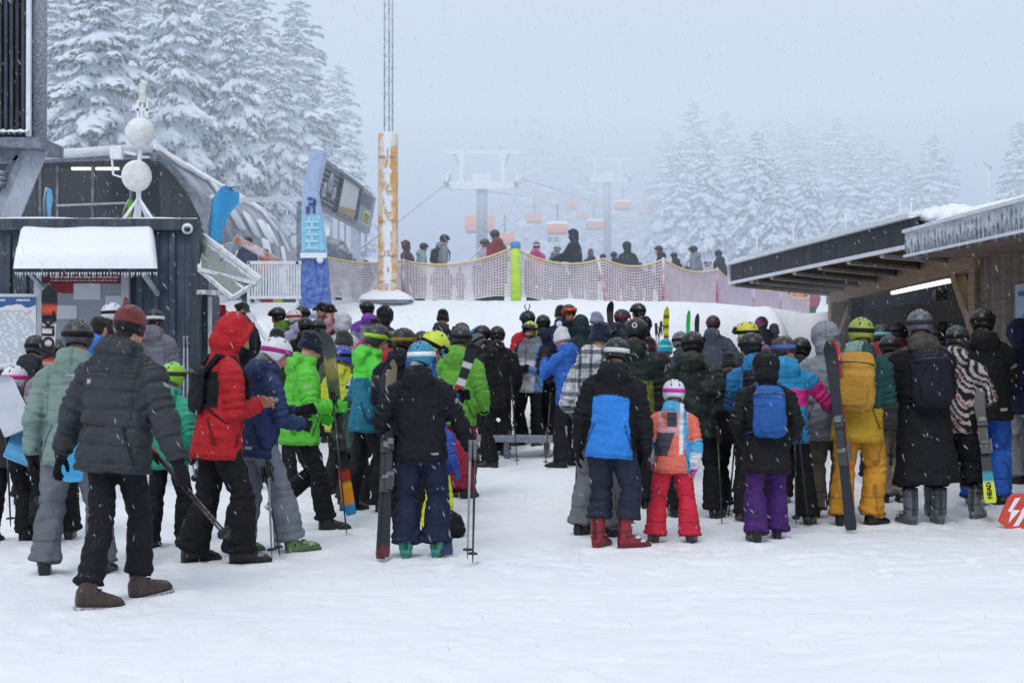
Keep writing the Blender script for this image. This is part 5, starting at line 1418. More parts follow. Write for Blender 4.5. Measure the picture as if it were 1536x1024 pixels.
# moving rope and chairs
def rope(name, label, pts, r=.034):
    b_ = MB(); b_.tube(pts, r, 5, lin('#6a7280'), False); tag(b_.build(name, 'paint'), label, 'cable')
rope('haul_rope', 'left haul rope sloping down from the nearer pylon', [at(540, 372, 37), at(600, 330, 52), at(664, 280, PY), at(840, 300, 128)])
rope('haul_rope', 'right haul rope running from the nearer pylon up the hill', [at(700, 395, 40), at(760, 330, 56), at(782, 268, PY), at(885, 300, 110), at(1005, 330, 190)])
def chair_meshes():
    T_ = {}
    b_ = MB()   # bubble: curved sheet
    n_ = 10; V_ = []; F_ = []
    for j in range(2):
        for i in range(n_+1):
            a_ = math.radians(-15+120*i/n_); V_.append(Vector((-1.15+2.3*j, -.95*math.cos(a_)*.75-.1, -.45+1.0*math.sin(a_))))
    for i in range(n_): F_.append((i, i+1, n_+2+i, n_+1+i))
    V3, F3 = [], []
    for k_ in range(9):
        for i in range(n_+1): V3.append(V_[i].lerp(V_[n_+1+i], k_/8))
    for k_ in range(8):
        for i in range(n_): F3.append((k_*(n_+1)+i, k_*(n_+1)+i+1, (k_+1)*(n_+1)+i+1, (k_+1)*(n_+1)+i))
    T_['bubble'] = mesh_from('bubble', V3, F3)
    b_ = MB(); b_.box((0, .12, -.75), (2.1, .55, .10), (.08, .08, .09)); T_['seat'] = b_.mesh('seat')
    b_ = MB(); b_.box((0, .42, -.35), (2.1, .10, .75), (.10, .10, .11)); T_['backrest'] = b_.mesh('backrest')
    b_ = MB(); b_.tube([(-1.1, -.2, -.8), (-1.1, .45, -.75), (-1.1, .5, .45), (0, .45, .62), (1.1, .5, .45), (1.1, .45, -.75), (1.1, -.2, -.8)], .04, 7, (.4, .42, .46)); b_.bar((-.95, -.5, -1.25), (.95, -.5, -1.25), .05, .05, (.4, .42, .46))
    for s_ in (-1, 1): b_.bar((s_*.9, .1, -.8), (s_*.9, -.5, -1.25), .04, .04, (.4, .42, .46))
    T_['frame'] = b_.mesh('frame')
    b_ = MB(); b_.tube([(0, .45, .6), (0, .7, 1.4), (.0, .35, 2.3), (0, 0, 2.6)], .085, 7, (.12, .13, .15)); b_.box((0, 0, 2.62), (.2, .5, .2), (.3, .32, .35)); T_['hanger'] = b_.mesh('hanger')
    def sn_(u, v): return Vector((-1.15+2.3*u, -.7*math.cos(math.radians(40+70*v))*.95-.1, -.36+1.0*math.sin(math.radians(40+70*v))+.06*math.sin(PI*u)))
    V4, F4 = [], []
    for j in range(7):
        for i in range(9): V4.append(sn_(i/8, j/6))
    for j in range(6):
        for i in range(8): F4.append((j*9+i, j*9+i+1, (j+1)*9+i+1, (j+1)*9+i))
    T_['snow'] = mesh_from('snow_cover', V4, F4)
    return T_
CH = chair_meshes()
chairs = [(720, 334, 105, 0, 'nearest the first pylon, half behind its column', 1.55, 0), (801, 326, 122, 0, 'alone between the two pylons, upper one', 1.0, 0), (836, 341, 98, 1, 'largest, with skis hanging below and snow on the bubble', 1.0, 1),
          (892, 336, 118, 1, 'snow covered, left of the far pylon', 1.0, 0), (858, 307, 138, 0, 'high, above the largest chair', .95, 0), (895, 306, 168, 0, 'small and pale, just left of the far pylon top', 1, 0),
          (934, 307, 125, 1, 'snow capped, right of the far pylon', 1.0, 0), (967, 314, 150, 0, 'hazy, second right of the far pylon', 1, 0), (990, 312, 190, 0, 'faint, beside the dark spruces', 1, 0), (958, 327, 200, 0, 'faint, lowest of those right of the far pylon', 1, 0), (983, 346, 215, 0, 'barely visible, lowest beside the spruces', 1, 0), (757, 357, 92, 0, 'low, behind the person in the red jacket', .9, 0), (873, 322, 150, 0, 'tiny, just right of the largest chair', .9, 0), (915, 322, 160, 1, 'tiny and snow capped below the far pylon arm', .9, 0), (944, 330, 175, 0, 'tiny, below the snow capped one', .95, 0), (975, 330, 185, 1, 'tiny and pale, third row beside the spruces', .95, 0), (812, 300, 160, 0, 'tiny, left of the high one', .9, 0)]
for i, (px, py, Y, snowy, lab, sc, skis) in enumerate(chairs):
    Y *= .88; e = empty('chairlift_chair', tuple(at(px, py, Y)), rnd.uniform(-.15, .15)); e.scale = (sc*.54,)*3
    tag(e, 'orange bubble lift chair '+lab, 'lift chair', 'chairs on the chairlift')
    for nm, mt, colr in (('bubble', 'plastic', lin('#e88a50')), ('seat', 'plastic', None), ('backrest', 'plastic', None), ('frame', 'rime', None), ('hanger', 'paint', None)):
        o_ = obj(nm, CH[nm], mt, e, colr)
    if snowy: obj('snow_cover', CH['snow'], 'snow', e)
for k in range(4):
    b = MB(); b.bar(at(826+4*k, 356, 86), at(824+5*k, 362, 85.2), .25, .06, lin('#9fbf4a' if k % 2 else '#555566'))
    tag(b.build('ski', 'ski'), 'short pale ski end hanging below the largest lift chair', 'ski', 'skis hanging below the largest lift chair')

# ----------------------------------------------------------------- thin lamp posts beyond the shelter
for (px, y0, y1, Y, lab) in ((1482, 250, 330, 60, 'lamp post with a crooked lamp head behind the shelter roof'), (1350, 296, 400, 55, 'thin short pole behind the left part of the shelter roof')):
    z0 = ground(px_x(px, Y), Y); e = empty('lamp_post', (px_x(px, Y), Y, z0)); bpy.context.view_layer.update(); tag(e, lab, 'lamp post' if y0 < 280 else 'pole')
    h_ = px_z(y0, Y)-z0
    b = MB(); b.tube([(0, 0, -.3), (0, 0, h_)], [.07, .05], 8, lin('#9aa3b2')); b.build('pole', 'rime', e)
    if y0 > 280: continue
    b = MB(); b.bar((0.05, 0, h_), (-.22, -.05, h_+.16), .07, .06, lin('#8a93a2')); b.box((.06, 0, h_-.06), (.14, .14, .16), lin('#7d8695')); b.build('lamp_head', 'rime', e)
e = empty('weather_pole', (px_x(1136, 70), 70, ground(px_x(1136, 70), 70))); bpy.context.view_layer.update(); tag(e, 'tall thin dark pole in front of the snowy spruce on the right', 'pole')
b = MB(); h_ = px_z(222, 70)-e.location.z; b.tube([(0, 0, -.3), (0, 0, h_)], [.06, .035], 7, lin('#7d8798')); b.build('pole', 'rime', e)
# ================================================================= snow-laden spruces
def tree_mat():
    m, nt = newmat('snow_laden_needles')
    a = nt.nodes.new('ShaderNodeAttribute'); a.attribute_name = 'Col'
    up = upness(nt); co = objco(nt)
    n1 = noise(nt, co, 6.0, 4.0)
    n0 = noise(nt, co, 0.8, 3.0)
    # colour layer: red channel = how much snow the piece carries
    s = nt.nodes.new('ShaderNodeSeparateColor'); L(nt, a.outputs['Color'], s.inputs[0])
    cover = mth(nt, 'ADD', mth(nt, 'ADD', mth(nt, 'MULTIPLY', ramp(nt, up, [(0.1, 0), (0.75, 1)]), 0.55), s.outputs[0]), mth(nt, 'MULTIPLY', mth(nt, 'SUBTRACT', n1, 0.5), 1.3))
    cover = ramp(nt, cover, [(0.20, 0), (0.52, 1)])
    dark = mixc(nt, n0, (0.065, 0.082, 0.095), (0.16, 0.19, 0.22))
    c = mixc(nt, cover, dark, (0.76, 0.81, 0.90))
    b = N(nt, 'ShaderNodeBsdfPrincipled', Roughness=0.85); b.inputs['Specular IOR Level'].default_value = 0.1
    L(nt, c, b.inputs['Base Color']); L(nt, bump(nt, noise(nt, co, 14.0, 4.0), 0.7, 0.06), b.inputs['Normal'])
    return finish(m, nt, b.outputs[0])
M['tree'] = tree_mat()
M['bark'] = surf('spruce_bark', 0.9, 0.1, frost=0.6, side_frost=0.7, frost_scale=5.0, bumps=((12.0, (1, 1, .3), .6, .04),))
def branch_template(seed, L_=1.0, load=1.0):
    """one bough, unit length along +X, drooping: snow-loaded fingers over a fringe of needles"""
    r = random.Random(seed); V, Fc, C = [], [], []
    def finger(p0, d, ln, rad, droop, n=5, m=4, snow=.5):
        k = len(V); p = Vector(p0); d = Vector(d).normalized()
        side = d.cross(Vector((0, 0, 1))).normalized()
        for i in range(m+1):
            t = i/m; rr = rad*(0.55+1.1*t if t < .4 else 1.0*(1.35-t)/.95+.02)*r.uniform(.8, 1.2)
            upv = side.cross(d)
            for j in range(n):
                a = 2*PI*j/n; V.append(p+side*rr*1.25*math.cos(a)+upv*rr*.75*math.sin(a)); C.append(snow)
            d = (d+Vector((r.uniform(-.12, .12), r.uniform(-.12, .12), -droop/m))).normalized(); p = p+d*(ln/m)
        for i in range(m):
            for j in range(n): Fc.append((k+i*n+j, k+i*n+(j+1) % n, k+(i+1)*n+(j+1) % n, k+(i+1)*n+j))
        Fc.append(tuple(k+m*n+j for j in range(n)))
    pos = lambda t: Vector((t, 0, -.32*t*t*load+.03*math.sin(t*9+seed)))
    finger((0, 0, 0), (1, 0, 0.02), 1.02, .105, .6*load, 6, 7, .50)
    for i in range(6):
        t = .18+.78*i/6
        for sd in (-1, 1):
            ln = (.46*(1-t)+.13)*r.uniform(.75, 1.25)
            finger(pos(t), (.75, sd*r.uniform(.55, .95), r.uniform(-.25, .05)), ln, .095*r.uniform(.7, 1.25), .85*load, 5, 4, r.uniform(.25, .62))
    for i in range(26):                      # needle fringe hanging below
        t = r.uniform(.08, 1.0); w = (.40*(1-t)+.06)*r.uniform(-1, 1)
        p = pos(t)+Vector((abs(w)*.5, w, -.04-abs(w)*.22)); l = r.uniform(.06, .17); a = r.uniform(0, PI)
        q = Vector((math.cos(a), math.sin(a), 0))*r.uniform(.015, .04); k = len(V)
        V += [p-q, p+q, p+q*.2+Vector((.03, w*.1, -l))]; C += [-.25, -.25, .0]; Fc.append((k, k+1, k+2))
    return np.array([tuple(v) for v in V]), Fc, np.array(C)
BR = [branch_template(s_, 1, ld) for s_, ld in ((1, 1.0), (2, 1.25), (3, .8), (4, 1.0))]
def crown_mesh(seed, H_, R_, base=.10, dens=1.0, fat=1.0):
    r = random.Random(seed); Vs, Fs, Cs = [], [], []; k = 0
    z = H_*base
    while z < H_*.985:
        f = (z/H_-base)/(1-base); rad = R_*((1-f)**.8)+.3
        nb = max(3, int((7 if f < .8 else 6)*dens)); a0 = r.uniform(0, 6.28)
        for j in range(nb):
            if r.random() < .10: continue
            bv, bf, bc = BR[r.randrange(len(BR))]
            az = a0+2*PI*j/nb+r.uniform(-.28, .28); ln = rad*r.uniform(.5, 1.3)
            tilt = math.radians(-44+52*f+r.uniform(-12, 12)); wd = ln*r.uniform(.8, 1.1)*(fat if ln > 1 else 1)
            tk = max(ln, .55)*r.uniform(.85, 1.1)
            P = bv*np.array((ln, wd, tk))
            ct, st = math.cos(tilt), math.sin(tilt); x, y, zz = P[:, 0]*ct-P[:, 2]*st, P[:, 1], P[:, 0]*st+P[:, 2]*ct
            ca, sa = math.cos(az), math.sin(az)
            Q_ = np.stack([x*ca-y*sa, x*sa+y*ca, zz+z+r.uniform(-.1, .1)], 1)
            Vs.append(Q_); Cs.append(bc+r.uniform(-.12, .10)); Fs += [tuple(i+k for i in f_) for f_ in bf]; k += len(bv)
        z += H_*.024*(.75+.5*(1-f))*r.uniform(.85, 1.15)/max(dens, .6)**.3
    # leader
    V = np.vstack(Vs); c = np.concatenate(Cs)
    me = bpy.data.meshes.new('crown'); me.from_pydata(V.tolist(), [], Fs)
    setcol(me, np.stack([c, c, c], 1)); me.polygons.foreach_set('use_smooth', [True]*len(me.polygons)); me.materials.append(M['tree'])
    return me
def trunk_mesh(H_, r0):
    b_ = MB(); b_.tube([(0, 0, -.5), (0, 0, H_*.3), (0.05, 0, H_*.7), (0, 0, H_)], [r0, r0*.75, r0*.4, .02], 9, lin('#4c4540')); me = b_.mesh('trunk'); me.materials.append(M['bark']); return me
KIND = {'broad': [(crown_mesh(11+i, 14, 3.3, .06, 1.0, 1.0), trunk_mesh(14, .24), 14.0) for i in range(3)], 'slim': [(crown_mesh(31+i, 14, 2.15, .05, 1.0, 1.15), trunk_mesh(14, .2), 14.0) for i in range(3)]}
def tree(px, topy, Y, kind, label, group, wid=1.0, rz=None, z0=None):
    x = px_x(px, Y); zb_ = ground(x, Y)-.4 if z0 is None else z0; H_ = px_z(topy, Y)-zb_
    cr, tr_, h0 = KIND[kind][rnd.randrange(3)]
    e = empty('spruce_tree', (x, Y, zb_), rnd.uniform(0, 6.28) if rz is None else rz); k = H_/h0; e.scale = (k*wid, k*wid, k)
    tag(e, label, 'tree', group)
    link(bpy.data.objects.new('crown', cr), e); link(bpy.data.objects.new('trunk', tr_), e)
g1 = 'snow-laden spruces behind the lift station'
for (px, ty, Y, kd, lb, w_) in (
    (148, -70, 41, 'broad', 'nearest broad spruce with heavy drooping boughs behind the antenna', 1.15),
    (92, -40, 47, 'slim', 'spruce squeezed between the black tower and the nearest broad spruce', 1.2),
    (262, -60, 45, 'broad', 'heavy white spruce directly above the curved end of the station roof', .95),
    (205, -90, 54, 'slim', 'spruce showing between the two big ones behind the antenna', 1.2),
    (318, -40, 50, 'slim', 'spruce rising above the blue feather flag', 1.25),
    (352, 20, 46, 'broad', 'low bushy spruce right of the blue feather flag', .75),
    (388, -25, 56, 'slim', 'tall spruce left of the one with the clear pointed top', 1.2),
    (446, -8, 58, 'slim', 'tall pointed spruce standing clear against the fog above the blue column', 1.35),
    (420, 95, 50, 'broad', 'shorter spruce in front of the tall pointed one', .72),
    (478, 130, 62, 'slim', 'small spruce between the pointed one and the last on the left bank', 1.3),
    (508, 92, 72, 'slim', 'last hazy spruce of the left bank beside the mast', 1.25),
    (300, -130, 66, 'slim', 'hazy spruce in the back row above the flag', 1.3),
    (356, -70, 68, 'slim', 'hazy spruce in the back row right of the flag', 1.3),
    (60, -120, 60, 'slim', 'spruce half hidden by the black tower', 1.3),
    (240, -140, 70, 'slim', 'hazy spruce in the back row behind the antenna', 1.3),
    (535, 205, 84, 'slim', 'lowest hazy spruce just left of the mast', 1.2)):
    tree(px, ty, Y, kd, lb, g1, w_)
g2 = 'foggy spruces above the shelter'
for (px, ty, Y, kd, lb, w_) in (
    (1040, 150, 104, 'slim', 'dark foggy spruce at the left edge of the right grove', 1.3),
    (1018, 215, 92, 'slim', 'lower spruce in front of the left edge of the right grove', 1.2),
    (1062, 205, 82, 'broad', 'snowy spruce left of the thin dark pole', .85),
    (1090, 165, 115, 'slim', 'pale spruce rising behind the snowy one left of the pole', 1.3),
    (1138, 190, 80, 'broad', 'heavily snowed spruce right behind the thin dark pole', .95),
    (1182, 178, 112, 'slim', 'pale spruce to the right of the thin dark pole', 1.3),
    (1212, 232, 84, 'broad', 'lower snowy spruce above the left end of the canopy roof', .8),
    (1256, 172, 108, 'slim', 'foggy spruce above the middle of the canopy roof', 1.35),
    (1235, 195, 122, 'slim', 'faint spruce left of the middle one above the canopy', 1.3),
    (1300, 192, 112, 'slim', 'foggy spruce above the upper end of the canopy fascia', 1.3),
    (1345, 216, 118, 'slim', 'faint lower spruce right of the canopy fascia', 1.3),
    (1402, 196, 98, 'slim', 'spruce standing alone left of the crooked lamp', 1.35),
    (1380, 222, 125, 'slim', 'faint spruce behind the lone one left of the lamp', 1.3),
    (1052, 178, 120, 'slim', 'faint spruce just right of the dark one at the edge of the right grove', 1.35),
    (1112, 205, 98, 'slim', 'spruce squeezed between the pole and the pale one left of it', 1.3),
    (1150, 172, 128, 'slim', 'very faint tall spruce above the thin dark pole', 1.35),
    (1198, 188, 104, 'slim', 'spruce between the pale one and the lower snowy one above the canopy end', 1.3),
    (1275, 205, 96, 'slim', 'spruce in front of the middle one above the canopy', 1.25),
    (1322, 205, 104, 'slim', 'spruce behind the middle of the canopy fascia', 1.3),
    (1225, 160, 132, 'slim', 'ghostly tall spruce above the canopy end', 1.35),
    (1290, 165, 138, 'slim', 'ghostly tall spruce above the fascia', 1.35),
    (1000, 190, 118, 'slim', 'faint spruce at the very left of the right grove', 1.3),
    (1425, 225, 112, 'slim', 'faint spruce half behind the lone one left of the lamp', 1.2),
    (1362, 240, 100, 'slim', 'low spruce behind the upper end of the fascia', 1.3),
    (1530, 178, 88, 'slim', 'spruce cut by the right edge of the picture', 1.35),
    (1165, 240, 76, 'broad', 'small snowy spruce beside the thin dark pole', .8)):
    tree(px, ty, Y, kd, lb, g2, w_)
g3 = 'faint spruces in the fog behind the chairlift'
for (px, ty, Y, lb) in ((803, 172, 150, 'tallest faint spruce above the orange chairs'), (822, 195, 158, 'faint spruce just right of the tallest in the fog'), (788, 205, 172, 'faint spruce just left of the tallest in the fog'), (965, 205, 160, 'faint spruce above the faintest chairs'), (870, 215, 150, 'faint spruce above the high orange chair'), (772, 225, 165, 'faint spruce beside the nearer pylon arm'), (838, 215, 160, 'faint spruce right of the tallest one in the fog'), (882, 190, 170, 'faint spruce left of the far pylon arm'), (905, 188, 185, 'very faint spruce behind the far pylon'), (945, 220, 165, 'faint spruce right of the far pylon'), (985, 235, 150, 'faint spruce next to the right grove'), (862, 240, 190, 'very faint low spruce between the pylons'), (750, 262, 185, 'very faint low spruce behind the nearer pylon'), (925, 235, 200, 'very faint spruce above the snow capped chair')):
    tree(px, ty, Y, 'slim', lb, g3, 1.35)
# ================================================================= skis, boards, poles, packs
def ski_mesh(bands, L_=1.68, w=1.0):
    V, Fc, C = [], [], []; n = 44
    for i in range(n+1):
        t = i/n; z = L_*t
        wd = (.094-.024*math.sin(PI*min(1, t/.86)) if t < .86 else .094+.008*math.sin((t-.86)/.07*PI/2) if t < .93 else .102*math.sqrt(max(0.02, 1-((t-.93)/.07)**2)))*w
        if t < .02: wd *= .8
        y = .0+.012*math.sin(PI*t)+(.07*((t-.88)/.12)**2 if t > .88 else 0)
        col = bands[0][1]
        for b0, c in bands:
            if t >= b0: col = c
        c = np.array(lin(col))
        for (x, dy) in ((-wd/2, -.007), (-wd/2, .007), (wd/2, .007), (wd/2, -.007)):
            V.append((x, y+dy, z)); C.append(c if dy > 0 else c*.25)
    for i in range(n):
        for k in range(4):
            a, b_ = i*4+k, i*4+(k+1) % 4; Fc.append((a, b_, b_+4, a+4))
    Fc.append((3, 2, 1, 0)); Fc.append(tuple(n*4+k for k in range(4)))
    return mesh_from('ski', V, Fc, np.array(C), smooth=False)
BIND = None
def bindings():
    global BIND
    b = MB(); b.box((0, .035, .95), (.075, .045, .09), (.05, .05, .055)); b.box((0, .062, .975), (.05, .02, .05), (.2, .2, .21)); b.box((0, .02, .82), (.06, .02, .20), (.04, .04, .045)); toe = b.mesh('toe_piece')
    b = MB(); b.box((0, .04, .62), (.07, .055, .11), (.05, .05, .055)); b.prism([(-.03, .03, .66), (.03, .03, .66), (.03, .085, .68), (-.03, .085, .68)], (0, .005, .03), (.16, .16, .17)); b.bar((-.05, .0, .60), (-.05, .0, .75), .015, .05, (.12, .12, .13)); heel = b.mesh('heel_piece')
    BIND = (toe, heel)
bindings()
def frame_of(p, q, face):
    d = (Vector(q)-Vector(p)).normalized(); f = Vector(face); f = (f-d*f.dot(d)).normalized(); r = f.cross(d)
    return mat_from(Vector(p), r, f, d)
def ski(label, p, q, face, bands, group=None, txt=None, L_=None, w=1.0, cat='ski'):
    p, q = Vector(p), Vector(q); ln = L_ or (q-p).length
    o = obj('ski', ski_mesh(bands, ln, w), 'ski'); o.matrix_world = frame_of(p, q, face); tag(o, label, cat, group)
    if ln > 1.0:
        for nm, me in zip(('toe_piece', 'heel_piece'), BIND): c = obj(nm, me, 'plastic', o); c.scale = (w, 1, ln/1.68); 
    if txt:
        me = text_mesh(txt[0], txt[1], .001, .003); m = obj('lettering', me, 'print', o, lin(txt[2]))
        m.matrix_local = Matrix.Translation((0, .020, ln*txt[3]))@mat_from((0, 0, 0), Vector((0, 0, 1)), Vector((1, 0, 0)), Vector((0, 1, 0)))
    return o
def pole(label, p, q, col='#1a1b1e', grip='#111111', group=None):
    """p the grip end, q the tip in or above the snow"""
    p, q = Vector(p), Vector(q); ln = (q-p).length
    b = MB(); b.tube([(0, 0, .12), (0, 0, ln*.6), (0, 0, ln-.06), (0, 0, ln)], [.0095, .0085, .0065, .003], 8, lin(col))
    o = b.build('ski_pole', 'ski'); d = (q-p).normalized(); a, r, u = ortho(d); o.matrix_world = mat_from(p, r, -u, d) if mat_from(p, r, u, d).determinant() < 0 else mat_from(p, r, u, d)
    tag(o, label, 'ski pole', group)
    b = MB(); b.tube([(0, 0, -.01), (0, 0, .02), (0, 0, .10), (0, 0, .13)], [.018, .016, .014, .012], 8, lin(grip)); b.build('grip', 'plastic', o)
    b = MB(); b.tube([(0, 0, .0), (.035, 0, .06), (.03, 0, .16), (.005, 0, .02)], .006, 5, lin('#202124')); b.build('strap', 'cloth', o)
    b = MB(); b.tube([(0, 0, ln-.075), (0, 0, ln-.062)], [.030, .036], 12, lin('#17181a')); b.build('basket', 'plastic', o)
    return o
def snowboard(label, p, q, face, c1, c2, w=.28):
    p, q = Vector(p), Vector(q); ln = (q-p).length; V, Fc, C = [], [], []; n = 30
    for i in range(n+1):
        t = i/n; e = min(t, 1-t); wd = w*(.93-.08*math.sin(PI*t)+.07)*(1 if e > .09 else math.sqrt(max(.03, 1-((.09-e)/.09)**2)))
        y = .05*((.12-e)/.12)**2 if e < .12 else 0
        col = np.array(lin(c1 if (t*7) % 1 > .25 else c2))
        for (x, dy) in ((-wd/2, -.006), (-wd/2, .006), (wd/2, .006), (wd/2, -.006)): V.append((x, y+dy, ln*t)); C.append(col)
    for i in range(n):
        for k in range(4):
            a, b_ = i*4+k, i*4+(k+1) % 4; Fc.append((a, b_, b_+4, a+4))
    Fc.append((3, 2, 1, 0)); Fc.append(tuple(n*4+k for k in range(4)))
    o = obj('snowboard', mesh_from('snowboard', V, Fc, np.array(C), smooth=False), 'ski'); o.matrix_world = frame_of(p, q, face); tag(o, label, 'snowboard')
    return o
def backpack(P, label, col, col2, wz=(1.0, 1.46), dep=.17, wid=.15, pocket=True):
    T, R = P['T'], P['R']; root = P['root']
    mw = Matrix.Translation(root.location)@Matrix.Rotation(root.rotation_euler.z, 4, 'Z')@Matrix.Diagonal((*root.scale, 1))
    o = bpy.data.objects.new('backpack', bpy.data.meshes.new('backpack')); link(o); o.matrix_world = mw; tag(o, label, 'backpack')
    V, Fc = [], []; z0, z1 = wz; H_ = z1-z0; y0 = -.165
    rings = []
    for t, a, d in ((0, .6, .5), (.04, .9, .8), (.2, 1, 1.0), (.5, 1.0, 1.0), (.8, .95, .85), (.94, .8, .6), (1.0, .45, .35)):
        rings.append((T(0, y0-dep*d*.5+.02, z0+H_*t), R@Vector((wid*a, 0, 0)), R@Vector((0, dep*d*.58, 0))))
    geo_loft(V, Fc, rings, 18)
    c1 = np.array(lin(col))
    def cb(me):
        p = verts(me); c = np.tile(c1, (len(p), 1))*(1+.12*pn(p, 14))[:, None]; setcol(me, np.clip(c, 0, 1)); me.name = 'backpack'; me.materials.append(M['cloth'])
        old = o.data; o.data = me; bpy.data.meshes.remove(old)
    remesh(V, Fc, .011, 2, .025, cb)
    if pocket:
        V2, F2 = [], []
        geo_loft(V2, F2, [(T(0, y0-dep*.98, z0+H_*t), R@Vector((wid*a, 0, 0)), R@Vector((0, .035*a, 0))) for t, a in ((.08, .5), (.14, .74), (.35, .8), (.52, .74), (.57, .5))], 14)
        def cb2(me):
            p = verts(me); setcol(me, np.tile(c1*.8, (len(p), 1))); me.name = 'pocket'; obj('pocket', me, 'cloth', o)
        remesh(V2, F2, .011, 2, .01, cb2)
    b = MB(); zz = z0+H_*.78
    pts = [T(wid*.92*math.sin(a), y0-dep*.5-dep*.56*math.cos(a), zz+.02*math.cos(a)) for a in [-1.45+2.9*k/12 for k in range(13)]]
    b.tube(pts, .006, 6, lin('#17181b')); b.build('zip', 'plastic', o)
    for sg in (1, -1):
        b = MB(); b.tube([T(sg*.09, y0+.01, z1-.04), T(sg*.105, -.09, 1.485), T(sg*.115, .03, 1.47), T(sg*.13, .145, 1.33), T(sg*.16, .14, 1.15), T(sg*.20, -.02, 1.02), T(sg*.14, y0+.0, z0+.06)], [.022, .026, .026, .024, .014, .010, .010], 8, lin(col2)); b.build('strap', 'cloth', o)
    return o
# ================================================================= the crowd
BLK = '#17181b'
SKI = ('ski', '#1b1c20', '#7e8288')
# ---- left group
gm_ = person('man walking in a dark grey quilted jacket, maroon peaked hat and brown boots', 190, 449, Y=8.5, hd=18, jk='#3b3f45', quilt=.105, hem=.79, puff=1.2, hat=None, hair=None,
       tr='#16171d', wide=.88, trhem=.17, boots=('snow', '#46322a'), arms=((.42, .0, .88), (.42, .06, .86)), stance=((.055, .22, 22, -6, .03), (-.0, -.24, 32, 6, 0)), lean=6, yaw=8, gl='#131418', gpose=('grip', 'relaxed'))
def peaked_hat(P):
    root = P['root']; V, Fc = [], []
    geo_loft(V, Fc, [(Vector((0, -.012, z)), Vector((.098*r, 0, 0)), Vector((0, .118*r, 0))) for z, r in ((-.07, .95), (-.0, 1.04), (.05, 1.0), (.09, .85), (.12, .55), (.135, .2))], 16)
    geo_tube(V, Fc, [(-.045, -.01, .08), (-.06, -.012, .13), (-.078, -.015, .19)], [.045, .026, .011], 10)
    geo_tube(V, Fc, [(-.098, .0, .02), (-.098, .01, -.06), (-.09, .02, -.12)], [.03, .035, .02], 10)
    def cb(me):
        p = verts(me); c = np.tile(np.array(lin('#6b3433')), (len(p), 1)); c[p[:, 2] < .0] = lin('#1f1b1c'); c[(p[:, 0] < -.045) & (p[:, 2] < .12)] = lin('#241d1f'); setcol(me, c*(1+.2*pn(p, 40))[:, None]); me.name = 'peaked_hat'
        o = obj('peaked_hat', me, 'knit', root); o.matrix_local = P['Th']@Matrix.Translation((0, -.005, .012))@Matrix.Scale(.88, 4)
        t = obj('hair', HAT['tail'], 'hair', root, lin('#241a17')); t.matrix_local = P['Th']@Matrix.Scale(.9, 4)
    remesh(V, Fc, .009, 1, .012, cb)
peaked_hat(gm_)
sg_ = person('person in a sage green hooded jacket, charcoal helmet and grey trousers', 112, 474, Y=9.6, hd=-6, jk='#7f958f', tr='#6d717a', wide=1.12, hat=('helmet', '#3c3e42'), strap='#141416', boots=('snow', '#202226'), arms=((.24, .05, .90), (.29, .02, .86)), lean=2, puff=1.08, yaw=-6)
P = person('person in a mauve jacket with a red-tipped black boot behind the sage green jacket', 84, 505, Y=11.2, hd=-14, jk='#8d7c8c', hat=('helmet', '#2a2a2e'), tr=BLK, boots=('ski', '#1d1c1f', '#b8382a'), stance='step', lean=6, arms=('cross', 'front'), hood='down')
wv = person('child in a white jacket and white and pink helmet at the left edge', 18, 545, Y=11.3, hd=30, jk='#c9cdd6', pat=('sleeves', '#2a2b30', '#c2c7d2'), hat=('helmet', '#e4e2ea'), strap='#e0329a', tr='#15161a', boots=SKI, arms=('front', 'phone'), stance='stagger', hk=1.1)
person('person in a near black jacket below the price board', 52, 500, Y=14.0, hd=10, jk='#2b2d35', hat=('helmet', '#26262b'), tr=BLK, arms=('front', 'front'))
person('person with a white helmet in black at the ticket window', 168, 452, Y=16.6, z0=.28, hd=8, jk='#25262c', hat=('helmet', '#d6d8de'), strap='#222226', gog='up', tr=BLK, arms=('front', 'front'))
person('dark haired person in a bright blue jacket near the ticket window', 147, 470, Y=15.5, z0=.14, hd=25, jk='#2f6fc4', hat=('hair', '#17120f'), tr=BLK, arms=('front', 'cross'))
person('person in a pale grey hooded jacket with a white banded helmet at the office wall', 231, 461, Y=17.0, z0=.28, hd=10, jk='#777783', hat=('helmet', '#1e1e22'), strap='#d9dbe0', tr='#2c2d33', arms=('front', 'front'))
chg = person('child in a teal green jacket and lime helmet beside the walking man', 257, 540, feet=822, hd=22, jk='#2f9f83', hat=('helmet', '#8fd02f'), strap='#3b3b3b', tr='#16171a', boots=('ski', '#202226', '#75797e'), arms=('pocket', 'pole'), hk=1.08, pat=('yoke', '#39ab8d', '#2a957b', 1.2))
red = person('man in a bright red hooded jacket looking down at a phone', 352, 471, Y=10.1, hd=62, pat=('patch', '#b40618', '#16171c'), hood='up', hat=('hood',), tr='#131417', wide=1.06, boots=SKI, arms=((.06, .235, 1.17), (.02, .25, 1.17)), gl=None, gpose=('grip', 'grip'), lean=5, yaw=10, pitch=24, puff=1.12, hem=.77, buff='#17181c', stance='stagger', skin='#b07e68', crouch=.01)
blu = person('person in a navy jacket, white and magenta helmet and grey trousers stepping right', 412, 502, Y=10.6, hd=58, jk='#2c3c66', tr='#797e8a', wide=1.08, hat=('helmet', '#dcdde4', 'strap_tilt'), strap='#b3268f', boots=('ski', '#6d8f52', '#9fb08a'), arms=('front', 'phone'), stance=((.10, .30, -6, -14, .02), (-.10, -.10, -10, 0, 0)), lean=7, pitch=22, gl='#1c1d22', hair='#8d8f97', hem=.80)
